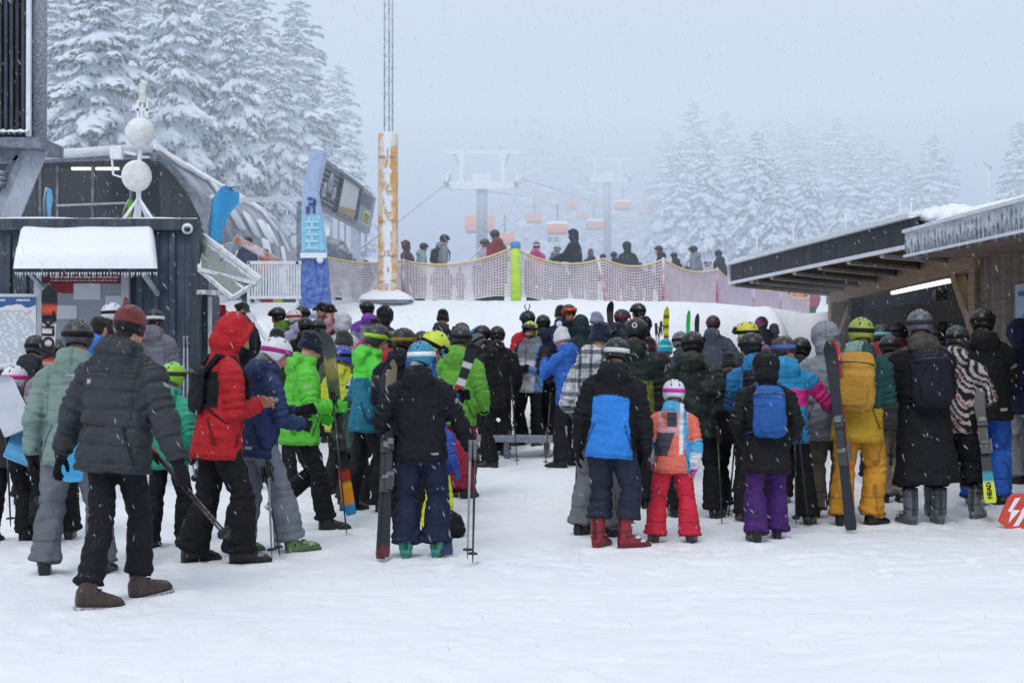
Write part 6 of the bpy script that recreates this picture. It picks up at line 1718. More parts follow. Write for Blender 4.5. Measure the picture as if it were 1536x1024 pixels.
lim = person('person in a lime green jacket and navy knit hat walking right with black trousers', 466, 494, Y=12.0, hd=72, jk='#5ccb38', tr='#121316', hat=('beanie', '#1d2233'), boots=('snow', BLK), arms=((.15, .25, 1.13), (.2, .16, 1.05)), stance=((.09, .24, 0, 0, 0), (-.09, -.26, -6, 38, .07)), lean=4, pitch=18, puff=1.14, gl='#4fce2a')
grn = person('person in a teal jacket with lime hood and shoulders and a black helmet', 566, 484, Y=13.4, hd=62, pat=('yoke', '#57d83f', '#1f7590', 1.27), hat=('helmet', '#33363a'), strap='#9fd23a', gog='up', lens='#4b6a1c', tr='#17181c', boots=SKI, arms=((.2, .27, 1.16), 'pocket'), lean=3, pitch=14, skin='#c08e78')
nav = person('person in a black jacket with a teal and white striped knit hat holding poles', 632, 508, Y=10.4, hd=4, jk='#14171f', tr='#1c2540', wide=1.1, trhem=.145, hat=('helmet', '#1c86ab', 'strap'), strap='#eef0f2', boots=('ski', '#2e8f77', '#5fae99'), arms=((.40, .15, .88), (.30, .18, 1.02)), lean=3, puff=1.1, hair='#a9adb5', gpose=('grip', 'grip'), stance='stand', hem=.82)
person('person in a blue jacket with a bright yellow-green helmet looking down to the right', 652, 493, Y=12.6, hd=78, jk='#2456b0', hat=('helmet', '#cbe02c'), gog='eyes', lens='#2d7d8f', strap='#151515', tr='#17181c', pitch=26, lean=6, arms=('phone', 'phone'), hk=1.05)
gj = person('person in a grass green jacket and dark red trousers with a dark helmet', 692, 486, Y=14.6, hd=20, jk='#67b13c', hat=('helmet', '#2f3236'), strap='#17181a', tr='#8c1f35', boots=SKI, arms=('relax', 'front'))
person('small child in neon yellow trousers half hidden behind the striped hat', 664, 600, Y=11.8, hd=40, jk='#2d4fa8', hat=('helmet', '#2a4a9c'), tr='#d6e822', gl='#2f63b8', boots=('snow', BLK), hk=1.2, arms=('relax', 'relax'))
# ---- two in black, bearded man, white beanie
person('person in black with a grey helmet bent over a phone, facing left', 716, 498, Y=18.6, hd=-62, jk='#141518', tr='#121316', hat=('helmet', '#4a4d52'), strap='#1c1c1f', arms=('phone', 'phone'), lean=9, pitch=34, gl=None, boots=('snow', BLK), puff=1.1)
person('tall person all in black with a black helmet, back to the camera', 746, 487, Y=18.7, hd=5, jk='#121317', tr='#111215', hat=('helmet', '#17181b'), boots=SKI, puff=1.15, arms=('relax', 'front'))
person('bearded man in a white, grey and blue jacket and yellow helmet facing the camera', 795, 480, Y=19.3, hd=-160, pat=('chest', '#c9cdd6', '#7d828c', '#5b83bd', '#22242b'), tr='#121317', hat=('helmet', '#b9d32c'), strap='#2a2a2e', gog='up', lens='#3b3f47', beard='#2b211d', boots=SKI, arms=('cross', 'cross'), gl='#1a1b1e', lean=0)
person('person in a royal blue jacket and white bobble hat facing left', 842, 489, Y=18.6, hd=-48, jk='#2364c4', tr='#1c1e26', hat=('bobble_hat', '#dcdee4'), boots=SKI, arms=('pocket', 'face'), pitch=10)
# ---- centre right
person('man in a black and white plaid jacket with a fur collar and grey trousers', 903, 480, Y=11.6, hd=42, pat=('plaid', '#d3d8de'), fur='#8f8272', tr='#787b80', wide=1.15, hat=('beanie', '#222839'), gog='up', lens='#8a5530', boots=('snow', '#26282c'), arms=('pocket', 'pocket'), puff=1.06, hem=.74, lean=4, skin='#b98a70', pitch=12)
pan = person('boy in a black jacket with a bright blue back panel and red ski boots', 926, 503, Y=10.9, hd=12, pat=('panel', '#15171c', '#1b80dc'), tr='#282d40', trhem=.27, wide=1.12, hat=('helmet', '#17191d'), strap='#d7d9dd', boots=('ski', '#8c1826', '#d5d8dc'), arms=((.30, .08, .84), (.28, .06, .86)), stance=((.15, .02, 55, 0, 0), (-.10, .02, 14, 0, 0)), puff=1.1, lean=5, hood='down', side=3)
kid = person('small girl in a coral, white and grey jacket, red trousers and white and pink helmet', 1012, 566, feet=815, hd=6, pat=('child', '#e8705c', '#49abd8', '#e2e2e8', '#484b58', '#d9a0a8'), tr='#cf1738', hat=('helmet', '#dcdbe4'), strap='#d829b0', hk=1.16, gl='#c45fae', boots=('ski', '#3a3038', '#8a8a90'), arms=('down', 'relax'), wide=1.1, hem=.80)
person('person with a black helmet bearing a white ring, in a dark olive jacket', 957, 474, Y=13.6, hd=20, jk='#2a2f2c', pat=('yoke', '#25302f', '#7b7f3a', 1.18, '#2a2f2c'), hat=('helmet', '#17191c'), strap=None, gog=None, tr=BLK, arms=('front', 'front'), logo=('O', '#c9ccd2', .07, 2.85, 1.45))
person('bare headed brown haired woman in a purple jacket looking down', 990, 523, Y=14.2, hd=62, jk='#4d4258', hat=('hair', '#33241f'), tr=BLK, pitch=32, lean=6, arms=('phone', 'phone'), skin='#c89580')
cam_ = person('man in a dark camouflage jacket with a black helmet', 1041, 494, Y=12.9, hd=14, pat=('camo', '#26302b', '#1a1e1c', '#39413a'), hat=('helmet', '#16171a'), gog='up', tr='#131416', boots=('ski', '#1b1c1f', '#b5b8bd'), puff=1.16, arms=('pocket', 'front'), stance='wide')
bk1 = person('person in a black jacket with orange tags and a dark grey knit hat', 1095, 525, Y=13.4, hd=5, jk='#16171a', hat=('beanie', '#2b2d31'), tr='#121316', boots=('ski', '#1c1d20', '#d0622a'), arms=('front', 'pocket'), puff=1.12)
gir = person('person in a blue and white jacket with a lettered black helmet and black backpack', 1128, 496, Y=12.6, hd=2, jk='#1a6aa3', pat=('yoke', '#1c73ad', '#16476d', 1.30), hat=('helmet', '#15171a'), strap='#1a1b1e', logo=('GIRO', '#b9bcc4', .042, 2.75, 1.66), tr='#17181b', boots=('ski', '#1c1d20', '#e05a28'), arms=('front', 'front'))
osp = person('woman in a black jacket, mauve bobble hat and purple trousers with a blue backpack', 1152, 527, Y=11.35, hd=2, jk='#17191c', tr='#46206a', hat=('bobble_hat', '#7a5a78'), hood='helmet', boots=SKI, arms=('pocket', 'pocket'), hem=.66, wide=1.05, puff=1.12, hk=.98)
pnk = person('person in a turquoise and magenta jacket with a brown helmet reaching for a ski', 1178, 501, Y=12.4, hd=10, pat=('bands', '#1c8cc0', '#d81f86', '#1c8cc0', 0), hat=('helmet', '#3a3034'), strap='#4a6fb0', tr='#131417', boots=('ski', '#1b1d20', '#b8d03a'), arms=((.42, .34, 1.13), 'front'), gl=None, gpose=('grip', 'relaxed'), lean=6, hair='#8d7a5a')
gry = person('person in a pale grey jacket with its hood over a lime helmet and khaki trousers', 1240, 483, Y=12.9, hd=12, jk='#8a8f9a', tr='#6d6657', wide=1.14, hood='helmet', hat=('helmet', '#7fd32c'), boots=('snow', '#1d1f22'), arms=('front', 'front'), hem=.72, puff=1.12)
yel = person('person in a green and mustard jacket with an olive helmet and mustard trousers', 1293, 473, Y=12.3, hd=22, pat=('split', '#7d9a92', '#1f4a45', '#b9921c', 1.02), tr='#c98c1e', wide=1.12, hat=('helmet', '#93a838'), strap='#1a1c1d', boots=('snow', '#1e1f23'), arms=('front', 'front'), hem=.74, puff=1.12, stance=((.12, .10, 30, 0, 0), (-.13, -.05, 0, 0, 0)))
coat = person('man in a long black coat with an olive hood and a speckled grey helmet', 1384, 461, Y=12.4, hd=-2, jk='#15171c', pat=('solid', '#14161b', '#4a4640'), hem=.36, hat=('helmet', '#5a5f68'), strap='#2f3338', tr='#131417', trhem=.34, boots=('ski', '#5b626d', '#aab0b8'), arms=('front', 'front'), puff=1.14, stance='stand')
zeb = person('person in a zebra striped jacket with a dark helmet and a long black skirt', 1440, 485, Y=12.9, hd=24, pat=('zebra', '#1d1b1d', '#b9b1b0'), hat=('helmet', '#33363c'), tr='#131418', trhem=.34, wide=1.3, boots=('ski', '#6f7b78', '#aab0b8'), arms=((.22, .30, 1.12), 'front'), gl='#1a1a1d', puff=1.04, hem=.80)
tal = person('tall person in a black jacket, black helmet and bright blue trousers', 1480, 459, Y=13.9, hd=18, jk='#121316', tr='#1d59b8', hat=('helmet', '#15171a'), gog='up', boots=SKI, arms=('front', 'front'), wide=1.15, puff=1.12)
edg = person('person in a navy jacket and light grey trousers at the right edge', 1531, 478, Y=15.6, hd=-28, jk='#1b2340', tr='#8d9096', hat=('beanie', '#161a2a'), hood='up', boots=('snow', BLK), arms=('pocket', 'pocket'), puff=1.16, z0=.06)
person('person in beige trousers between the mustard jacket and the long coat', 1338, 500, Y=14.2, hd=12, jk='#3b3836', tr='#8b8274', hat=('helmet', '#2a2c30'), arms=('front', 'front'), boots=('snow', '#25262a'), puff=1.1)
person('person in a black and red jacket with a pale blue rimmed helmet under the shelter', 1325, 484, Y=16.2, hd=30, jk='#2d1d22', pat=('yoke', '#8f2a2f', '#20181c', 1.34), hat=('helmet', '#2c3138'), strap='#79b3bb', tr=BLK)
person('person with a black helmet behind the brown helmet', 1203, 503, Y=14.2, hd=20, jk='#1e1f24', hat=('helmet', '#191a1d'), tr='#17181b', boots=('snow', '#8aa030'), arms=('front', 'front'))
person('person with a yellow helmet and big black goggles facing left', 1120, 480, Y=15.2, hd=-60, jk='#2a2d33', hat=('helmet', '#d8cf3a'), gog='up', lens='#101114', strap='#15161a', tr=BLK)
person('person in a light mauve bobble hat near the snow bank', 1162, 484, Y=17.0, hd=10, jk='#6b6672', hat=('beanie', '#8b8793'), tr=BLK)
person('person with a magenta crested grey helmet near the end of the nets', 1143, 473, Y=19.5, hd=0, jk='#4a4650', hat=('helmet', '#6a6270'), strap='#d02a8a', tr=BLK)
person('person in a slate grey jacket and maroon helmet climbing the bank with arms spread', 1071, 471, Y=19.5, hd=8, jk='#4a5260', hat=('helmet', '#3a2a33'), strap='#5a2f40', tr='#2a2d35', arms=('out', 'out'))
person('person with a teal knit hat and mint scarf in a green jacket', 999, 507, Y=16.8, hd=10, jk='#3a5f58', hat=('beanie', '#1f9fc4', '#7fe0b0'), tr=BLK)
person('person with a dark red knit hat behind the brown haired woman', 975, 504, Y=16.0, hd=10, jk='#2a2428', hat=('beanie', '#3a1d24'), tr=BLK)
person('person with a grey speckled helmet below the green ski tip', 1022, 495, Y=17.8, hd=-30, jk='#3a4048', hat=('helmet', '#6a6e74'), tr=BLK)
person('person with a navy helmet and red goggles strap facing right on the bank', 934, 462, Y=19.0, hd=60, jk='#23283a', hat=('helmet', '#1d2438'), strap='#8a2430', tr=BLK)
person('person in black high on the bank below the leaning post', 957, 453, Y=21.0, hd=-80, jk='#16181c', hat=('helmet', '#15171a'), tr=BLK, arms=('out', 'front'))
person('person with a lavender knit hat behind the plaid jacket', 897, 466, Y=16.0, hd=15, jk='#2b2e3a', hat=('beanie', '#8d8fb0'), tr=BLK)
person('person in a navy jacket with orange goggles facing the camera on the bank', 853, 455, Y=19.8, hd=175, jk='#222c4a', hat=('helmet', '#2b2f36'), gog='up', lens='#d0431c', strap='#c0401c', tr=BLK, arms=('front', 'front'))
person('person in a navy jacket standing close behind the orange goggles', 841, 456, Y=20.4, hd=-20, jk='#20294a', hat=('beanie', '#25272d'), tr=BLK)
person('person in a dark teal hooded jacket with a red badge', 871, 472, Y=17.6, hd=-30, jk='#1f3338', hood='up', hat=('hood',), tr=BLK, puff=1.1)
person('person with a black helmet with two antennae in a red jacket', 791, 464, Y=20.6, hd=-20, jk='#b5182c', pat=('sleeves', '#b5182c', '#b5182c'), hat=('helmet', '#1a1c20'), strap='#26343a', tr=BLK, hood='down')
b = MB(); AN = [p for p in PEOPLE if p['root'].get('label', '').startswith('person with a black helmet with two antennae')][0]; q_ = at(791, 465, AN['Y'])
for s_ in (-1, 1): b.tube([q_+Vector((.005*s_, 0, -.02)), q_+Vector((.04*s_, 0, .05)), q_+Vector((.03*s_, 0, .09))], .009, 6, lin('#2a2d33'))
tag(b.build('helmet_antennae', 'plastic'), 'two small antennae stuck on a black helmet', 'helmet ornament')
person('person in a dark navy jacket with a black helmet right of the bearded man', 815, 470, Y=20.8, hd=15, jk='#1d2440', hat=('helmet', '#17191d'), tr=BLK, arms=('front', 'front'))
# ---- behind on the left, foot of the bank
person('person with an olive helmet and tan jacket behind the red jacket', 331, 461, Y=15.0, hd=55, jk='#6f6450', hat=('helmet', '#68782f'), tr=BLK, skin='#c08a70')
person('dark haired person with a grey scarf facing left by the white railing', 362, 450, Y=19.4, hd=-60, jk='#2a2c33', hat=('hair', '#1c1715'), tr=BLK, buff='#2a2a2e')
person('person with an orange goggled black helmet facing left in a green and navy jacket', 416, 459, Y=19.0, hd=-70, jk='#27324a', pat=('yoke', '#5a8a35', '#232c44', 1.36), hat=('helmet', '#202228'), gog='up', lens='#f08a1c', tr=BLK)
person('person with a white and red patterned helmet in a lilac jacket', 440, 462, Y=17.4, hd=-40, jk='#a9a6c8', hat=('helmet', '#d9d7dc'), strap='#b8323a', tr=BLK, hair='#9a7a58')
person('person with a charcoal helmet at the foot of the blue column', 453, 457, Y=21.0, hd=20, jk='#2a2e36', hat=('helmet', '#23262c'), tr=BLK)
person('person with a black helmet and white lettered strap behind the white and magenta helmet', 457, 474, Y=14.4, hd=-20, jk='#1d1f25', hat=('helmet', '#17181c'), gog='up', strap='#3a3b40', tr=BLK)
person('person in a dusky black helmet turned away beside the lime green jacket', 476, 477, Y=15.4, hd=10, jk='#202126', hat=('helmet', '#202127'), tr=BLK)
person('dark jacketed person with a low green knit hat behind the white helmet', 413, 490, Y=15.6, hd=0, jk='#2b3a2c', hat=('beanie', '#2d3230'), tr=BLK)
person('person in a pink and maroon camouflage jacket with a black cap facing left', 494, 452, Y=17.6, hd=28, pat=('camo', '#a3606c', '#c9a0a4', '#4c262e'), hat=('cap', '#1d1d22'), tr='#2a2428', puff=1.08)
person('person with a black cap facing left just behind the pink camouflage', 482, 450, Y=19.5, hd=-50, jk='#26272d', hat=('cap', '#1b1b20'), tr=BLK)
person('person in a white hooded jacket near the orange post', 515, 468, Y=18.6, hd=30, jk='#c6cad2', hood='up', hat=('hood',), tr=BLK)
person('person with a black helmet, orange goggles and purple collar facing left', 550, 449, Y=19.6, hd=-35, jk='#8a8fa6', pat=('yoke', '#7a3fae', '#8a92a8', 1.42), hat=('helmet', '#1d2026'), gog='up', lens='#e8932a', tr=BLK)
person('person in a black hooded jacket below the snowy plinth', 578, 458, Y=18.8, hd=30, jk='#202227', hood='up', hat=('hood',), tr=BLK, puff=1.1)
person('person in a dark knit hat and magenta jacket in front of the plinth', 562, 475, Y=16.6, hd=20, jk='#c23a86', hat=('beanie', '#232428'), tr=BLK)
person('child with a blue helmet in a yellow-green jacket', 513, 516, Y=15.0, hd=40, jk='#b9c42c', hat=('helmet', '#2548b0'), tr='#1a1b1f', hk=1.1)
person('person with a green-grey knit hat behind the blue helmet', 517, 493, Y=16.4, hd=5, jk='#4d5a4c', hat=('beanie', '#3c4240'), tr=BLK)
person('person with a black helmet and yellow strap lettering, in a navy jacket', 606, 489, Y=13.0, hd=8, jk='#161a2c', hat=('helmet', '#191a1d'), strap='#8a7a1c', tr=BLK, puff=1.12, arms=('front', 'front'))
person('person carrying a red bundle behind the lime hood', 588, 494, Y=15.4, hd=40, jk='#b5182c', hat=('helmet', '#24262b'), tr=BLK)
person('person in a grey jacket with a black knit hat alone on the white bank', 664, 462, Y=20.4, hd=15, jk='#34353f', hat=('beanie', '#1c1d20'), tr=BLK, hood='down')
person('person with maroon goggles on a grey helmet in a dark red jacket', 692, 482, Y=17.2, hd=-30, jk='#7f1a28', hat=('helmet', '#3b3639'), gog='up', lens='#5a2028', tr=BLK)
person('person with a black helmet and blue goggles facing left', 722, 486, Y=20.2, hd=-70, jk='#1b1d22', hat=('helmet', '#1d1f24'), gog='up', lens='#2a7ad0', tr=BLK)
person('person with a small black helmet between the black helmet and striped hat', 633, 494, Y=15.8, hd=0, jk='#22242a', hat=('helmet', '#202226'), tr=BLK)
person('small child in dark green with a white helmet in front of the teal jacket', 533, 565, Y=14.0, hd=30, jk='#20463c', hat=('helmet', '#b9bfc0'), tr='#1a1b1f', hk=1.2)
person('person with a plain black helmet under the shelter beside the grey speckled helmet', 1412, 486, Y=17.5, hd=25, jk='#1f3a6a', hat=('helmet', '#1a1c20'), tr=BLK)
person('person in dark red far inside the shelter', 1352, 482, Y=19.0, hd=25, jk='#6a1d24', hat=('helmet', '#222428'), tr=BLK)
# ---- up on the plateau, behind the nets
def up(px, top, Y, label, **k):
    k.setdefault('tr', '#20232a'); k.setdefault('stance', 'close'); person(label, px, top, Y=Y, **k)
up(607, 360, 33.2, 'person in a maroon jacket with a brown hood behind the net', hd=-70, jk='#5a2c33', hood='up', hat=('hood',))
up(636, 363, 33.4, 'person in a pale mint jacket with a black helmet behind the net', hd=60, jk='#93b3b6', hat=('helmet', '#20242a'))
gp = dict(hd=50, jk='#8a8f9a', hat=('helmet', '#1d2025')); person('person in a light grey jacket with a black helmet and black backpack behind the net', 667, 350, Y=33.6, stance='close', **gp); bpk = PEOPLE[-1]
up(742, 343, 33.4, 'person in a brick red jacket with a dark helmet by the neon yellow figure', hd=-40, jk='#8a2a33', hat=('helmet', '#2d2f35'), puff=1.15)
up(727, 357, 34.6, 'person in white and pink behind the brick red jacket', hd=-60, jk='#c9a9b6', hat=('helmet', '#43454d'))
npd = empty('padded_post', at(774, 446, 30.8)); bpy.context.view_layer.update(); tag(npd, 'slim neon yellow padded post with a blue cap at the gap in the nets', 'post')
b = MB(); b.tube([(0, 0, -.1), (.0, 0, .3), (-.015, 0, .75), (-.01, 0, 1.06)], [.115, .11, .10, .095], 14, lin('#c6f03c')); b.build('padding', 'cloth', npd)
b = MB(); b.tube([(-.01, 0, 1.06), (-.01, 0, 1.12), (-.01, 0, 1.19), (-.01, 0, 1.215)], [.10, .115, .10, .05], 14, lin('#3f8ed0')); b.build('cap', 'plastic', npd)
up(805, 361, 33.5, 'child in a hot pink jacket with a white banded helmet behind the net', hd=30, jk='#d02f86', hat=('helmet', '#5a4650'), strap='#eceaf0')
up(858, 343, 32.6, 'big man in a black hooded jacket reaching left behind the net', hd=-75, jk='#1a2233', hood='up', hat=('hood',), arms=('front', (.1, .42, 1.12)), puff=1.2, lean=4)
up(836, 366, 33.2, 'child in a grey jacket held by the big hooded man', hd=40, jk='#7a8290', hat=('helmet', '#c9ccd4'))
up(886, 372, 35.0, 'person with a dusky pink knit hat far behind the net', hd=0, jk='#3a3d48', hat=('beanie', '#7a5560'))
up(905, 379, 34.0, 'person in a charcoal jacket bending low behind the net', hd=-60, jk='#23262d', hat=('helmet', '#23262d'), lean=12)
up(921, 376, 35.0, 'person with a black helmet left of the teal helmet', hd=-20, jk='#2a2d35', hat=('helmet', '#24262c'))
up(940, 362, 33.2, 'person in a dark green jacket with a teal helmet behind the net', hd=-10, jk='#263a36', hat=('helmet', '#1f6f72'), hood='helmet', puff=1.15)
up(988, 367, 34.2, 'person in a brown-black jacket with a black helmet facing left behind the net', hd=-70, jk='#2a2429', hat=('helmet', '#23252b'))
up(1011, 377, 34.5, 'person in dark olive behind the net, right of the black helmet', hd=-30, jk='#2d312f', hat=('helmet', '#24272a'))
up(1040, 367, 34.5, 'person in a light grey jacket with lime goggles behind the net', hd=-60, jk='#868d99', hat=('helmet', '#2a2d33'), gog='up', lens='#b8d83a')
up(1062, 388, 34.8, 'small child with a white helmet next to the canopy corner', hd=-60, jk='#b9bccb', hat=('helmet', '#cfd2da'), hk=1.12)
up(1078, 373, 35.2, 'person in a charcoal jacket with a black helmet next to the canopy corner', hd=-50, jk='#282c34', hat=('helmet', '#202329'))
up(1115, 384, 38.5, 'person of whom only a black helmet shows above the canopy edge', hd=0, jk='#2a2d35', hat=('helmet', '#24262c'))
up(1152, 412, 42.0, 'person in a red jacket behind the farthest nets', hd=0, jk='#c01c2a', hat=('helmet', '#2a2d33'))
up(1199, 411, 45.0, 'person in an orange jacket behind the net next to the shelter post', hd=0, jk='#e88a1c', hat=('helmet', '#2a2d33'))
up(1183, 413, 45.6, 'person in black left of the orange jacket', hd=0, jk='#1d1f25', hat=('helmet', '#2a2d33'))
up(1217, 420, 44.6, 'person in dark red squeezed against the shelter post', hd=0, jk='#a02038', hat=('helmet', '#2a2d33'))
up(372, 353, 30.0, 'person in a navy jacket sitting high behind the white railing', hd=10, jk='#33455f', hat=('helmet', '#23262d'), z0=px_z(452, 30.0))
up(398, 372, 30.5, 'person in an orange vest beside the navy jacket behind the railing', hd=60, jk='#e0642a', hat=('helmet', '#3a2f2c'), z0=px_z(452, 30.5))
# the lower gaps under the nets show legs in dark trousers: more waiting people hidden behind the mesh
EXTRA = []
for i, (px, Y, c, h_) in enumerate(((530, 32.4, '#6a3a4a', 387), (548, 33.0, '#3a3f4c', 389), (655, 32.3, '#70354a', 397), (690, 33.0, '#8a6a90', 399), (712, 32.2, '#4a4f66', 396), (818, 32.6, '#2f3f66', 392), (872, 32.8, '#a0404a', 391), (960, 33.4, '#503a55', 392), (1030, 34.4, '#4a4a60', 398))):
    up(px, h_, Y, ['stooped person in maroon seen through the net left of the orange post', 'crouching person in slate seen through the net next to the orange post', 'small person in dusky rose seen through the net below the grey jacket', 'small person in lilac seen through the net', 'small person in blue-grey seen through the net', 'small person in navy seen through the net beside the pink child', 'small person in coral red seen through the net below the hooded man', 'small person in plum seen through the net right of the leaning post', 'small person in grey-violet seen through the net left of the canopy'][i], hd=-40+20*(i % 4), jk=c, hat=('helmet', '#2c2f38'), hk=1.1)

for i, (px, Y, c, h_, lb) in enumerate(((505, 32.0, '#2a2c36', 386, 'dark figure seen through the net just right of the blue column'), (622, 32.6, '#23252c', 398, 'dark figure seen through the net right of the first red post'), (672, 32.2, '#2c2430', 402, 'dark figure seen through the net below the black backpack'), (728, 32.6, '#1f2128', 384, 'dark figure seen through the net left of the neon post'), (752, 33.2, '#33283a', 380, 'dark figure seen through the net next to the neon post'), (792, 32.4, '#2a2f3a', 386, 'dark figure seen through the net right of the neon post'), (845, 33.0, '#1c1e26', 398, 'dark figure seen through the net in its middle sag'), (925, 33.4, '#22252c', 397, 'dark figure seen through the net right of the leaning post'), (975, 33.0, '#2c2a33', 397, 'dark figure seen through the net left of the grey jacket post'), (1050, 34.8, '#25272f', 400, 'dark figure seen through the net below the lime goggles'))):
    up(px, h_, Y, lb, hd=-50+25*(i % 5), jk=c, hat=('helmet', '#202228'), hk=1.06)
# ================================================================= what they carry
def hand(P, sg, along=.06): return P['world'](P['hm'][sg]@Vector((0, .02, along)))
# walking man's skis held low in the right hand
h_ = hand(gm_, 1)
d_ = (at(346, 806, 7.9)-at(226, 668, 8.45)); c_ = at(262, 706, 8.32)
for k, lab in ((0, 'upper black and red ski pole carried low by the walking man'), (1, 'lower black and red ski pole carried low by the walking man')):
    p_ = at(224+5*k, 668+9*k, 8.75-.03*k); q_ = at(346-4*k, 806+3*k, 8.0)
    pole(lab, p_, q_, '#2a2022', '#a5472f')
# phone of the man in red
m_ = hand(red, 1, .07); b = MB(); b.box((0, 0, 0), (.075, .009, .15), lin('#15161a')); b.box((0, -.0052, 0), (.068, .002, .138), lin('#30363f'))
ph = b.build('phone', 'lens', bev=.003); ph.matrix_world = Matrix.Translation(m_+red['dir']((-.035, .03, .02)))@Matrix.Rotation(-red['hd'], 4, 'Z')@Matrix.Rotation(math.radians(-50), 4, 'X'); tag(ph, 'black phone held by the man in the red jacket', 'phone')
bp_ = backpack(red, 'flat black backpack on the man in the red jacket', '#17181d', '#17181d', (1.08, 1.42), .08, .13, False)
# sage green person's board, pale blue boards
snowboard('light blue and white snowboard held behind the sage green jacket', at(103, 724, 9.15), at(117, 628, 9.25), (.3, -1, .1), '#3f9fd8', '#4fa9dd', .17)
snowboard('light blue snowboard tilted under the arm of the mauve jacket', at(22, 700, 10.7), at(58, 596, 11.6), (.5, -1, .2), '#56a6d8', '#62aedc', .22)
snowboard('pale grey snowboard held by the child at the left edge', at(34, 652, 10.9), at(-6, 572, 11.2), (.3, -1, .3), '#b5bcc9', '#b5bcc9', .26)
ski('black and white lettered ski held upright before the ticket window', at(70, 720, 10.9), at(75, 428, 10.9), (.25, -1, 0), [(0, '#1b1a1d'), (.52, '#c8c4c2'), (.60, '#d24a2c'), (.63, '#242326'), (.69, '#dad6d4'), (.80, '#201f22'), (.86, '#d04a2c'), (.89, '#1a1a1c')], 'pair of skis held upright before the ticket window', None, None, 1.15)
lt = bpy.data.objects[-1] if False else None
o_ = [o for o in bpy.data.objects if o.get('label', '').startswith('black and white lettered ski')][0]
me = text_mesh('VÖLKL', .12, .001, .003); t_ = obj('lettering', me, 'print', o_, lin('#17171a')); t_.matrix_local = Matrix.Translation((0, .024, (at(75, 428, 10.9)-at(70, 720, 10.9)).length*.745))@mat_from((0, 0, 0), Vector((0, 0, 1)), Vector((1, 0, 0)), Vector((0, 1, 0)))
for k, x_ in enumerate((276, 281)):
    pole('slim ski pole leaning on the container wall, %s of the two' % ('left' if k == 0 else 'right'), at(x_, 505, 18.6), at(x_+2*k-1, 655, 18.6), '#aeb4bd', '#8a9098', 'ski poles leaning on the container')
# teal child's poles
for k in range(2):
    pole(('front' if k == 0 else 'rear')+' ski pole of the child in the teal green jacket', at(278+8*k, 640, 10.9+.15*k), at(294+4*k, 722-10*k, 11.6+.2*k), '#8e949d')
# navy jacket: silver ski hanging down, lime jacket's ski
ski('silver ski behind the grey trousers of the navy jacket', at(417, 832, 10.9), at(398, 640, 10.9), (1, -.5, 0), [(0, '#b9bcc2'), (.5, '#8a8e96'), (.62, '#c9cbd0')], None, None, 1.05, .8)
for k, lab in ((0, 'colourful snow-dusted ski with a blue end held by the lime green jacket'), (1, 'second patterned ski pressed behind the blue-ended one')):
    ski(lab, at(527-5*k, 772-6*k, 12.0+.04*k), at(493-4*k, 500-4*k, 12.5+.04*k), (-.5, -1, .1), [(0, '#2d7fb5'), (.06, '#d9862a'), (.14, '#c8b22c'), (.18, '#a5342c'), (.25, '#2c2c2f'), (.40, '#7a7264'), (.5, '#2f3230'), (.62, '#55604a'), (.75, '#8a7f3a'), (.85, '#39423c')], None, None, None, 1.1)
# carried boots and straps on the teal jacket
bt_ = empty('carried_ski_boot', at(570, 600, 13.0)); tag(bt_, 'grey ski boot hanging in front of the teal jacket', 'ski boot')
o_ = obj('shell', BOOT['ski'], 'plastic', bt_, lin('#4b4f56')); o_.rotation_euler = (1.2, 0, 1.9); o_.scale = (1.05,)*3
V_, F_ = [], []
geo_ball(V_, F_, (px_x(674, 11.7), 11.7, .09), (.13, .11, .12)); geo_ball(V_, F_, (px_x(684, 11.7), 11.65, .05), (.08, .09, .06))
def cb_(me): setcol(me, np.tile(np.array(lin('#17181b')), (len(me.vertices), 1))); tag(obj('boot_bag', me, 'cloth'), 'low black boot bag lying behind the striped hat person', 'bag')
remesh(V_, F_, .012, 2, .03, cb_)
# striped-hat person: skis leaning, poles to the right
for k, lab in ((0, 'left black ski standing at the striped hat person'), (1, 'second black and tan ski standing at the striped hat person')):
    ski(lab, at(571+6*k, 838-3*k, 10.25), at(580+7*k, 548-6*k, 10.55), (.3, -1, .1), [(0, '#5a1f24'), (.06, '#1b1c20'), (.35, '#2b2c30'), (.5, '#1a1b1e'), (.8, '#8a7f66' if k else '#24262b')], None, None, None, .8)
for k, lab in ((0, 'navy ski leaning right of the striped hat person'), (1, 'second navy ski close behind the first one')):
    ski(lab, at(672-5*k, 832-4*k, 10.35), at(648-4*k, 580-4*k, 10.7), (.4, -1, .1), [(0, '#27365c'), (.2, '#1c2544'), (.45, '#31405f'), (.7, '#1b2440')], None, None, None, .85)
for k, lab in ((0, 'left one of the two poles planted right of the striped hat person'), (1, 'right one of the two poles planted right of the striped hat person')):
    pole(lab, at(706+7*k, 662, 10.1), at(701+8*k, 838+6*k, 10.1), '#8a8e96' if k == 0 else '#2a2c30', '#6a6d73')
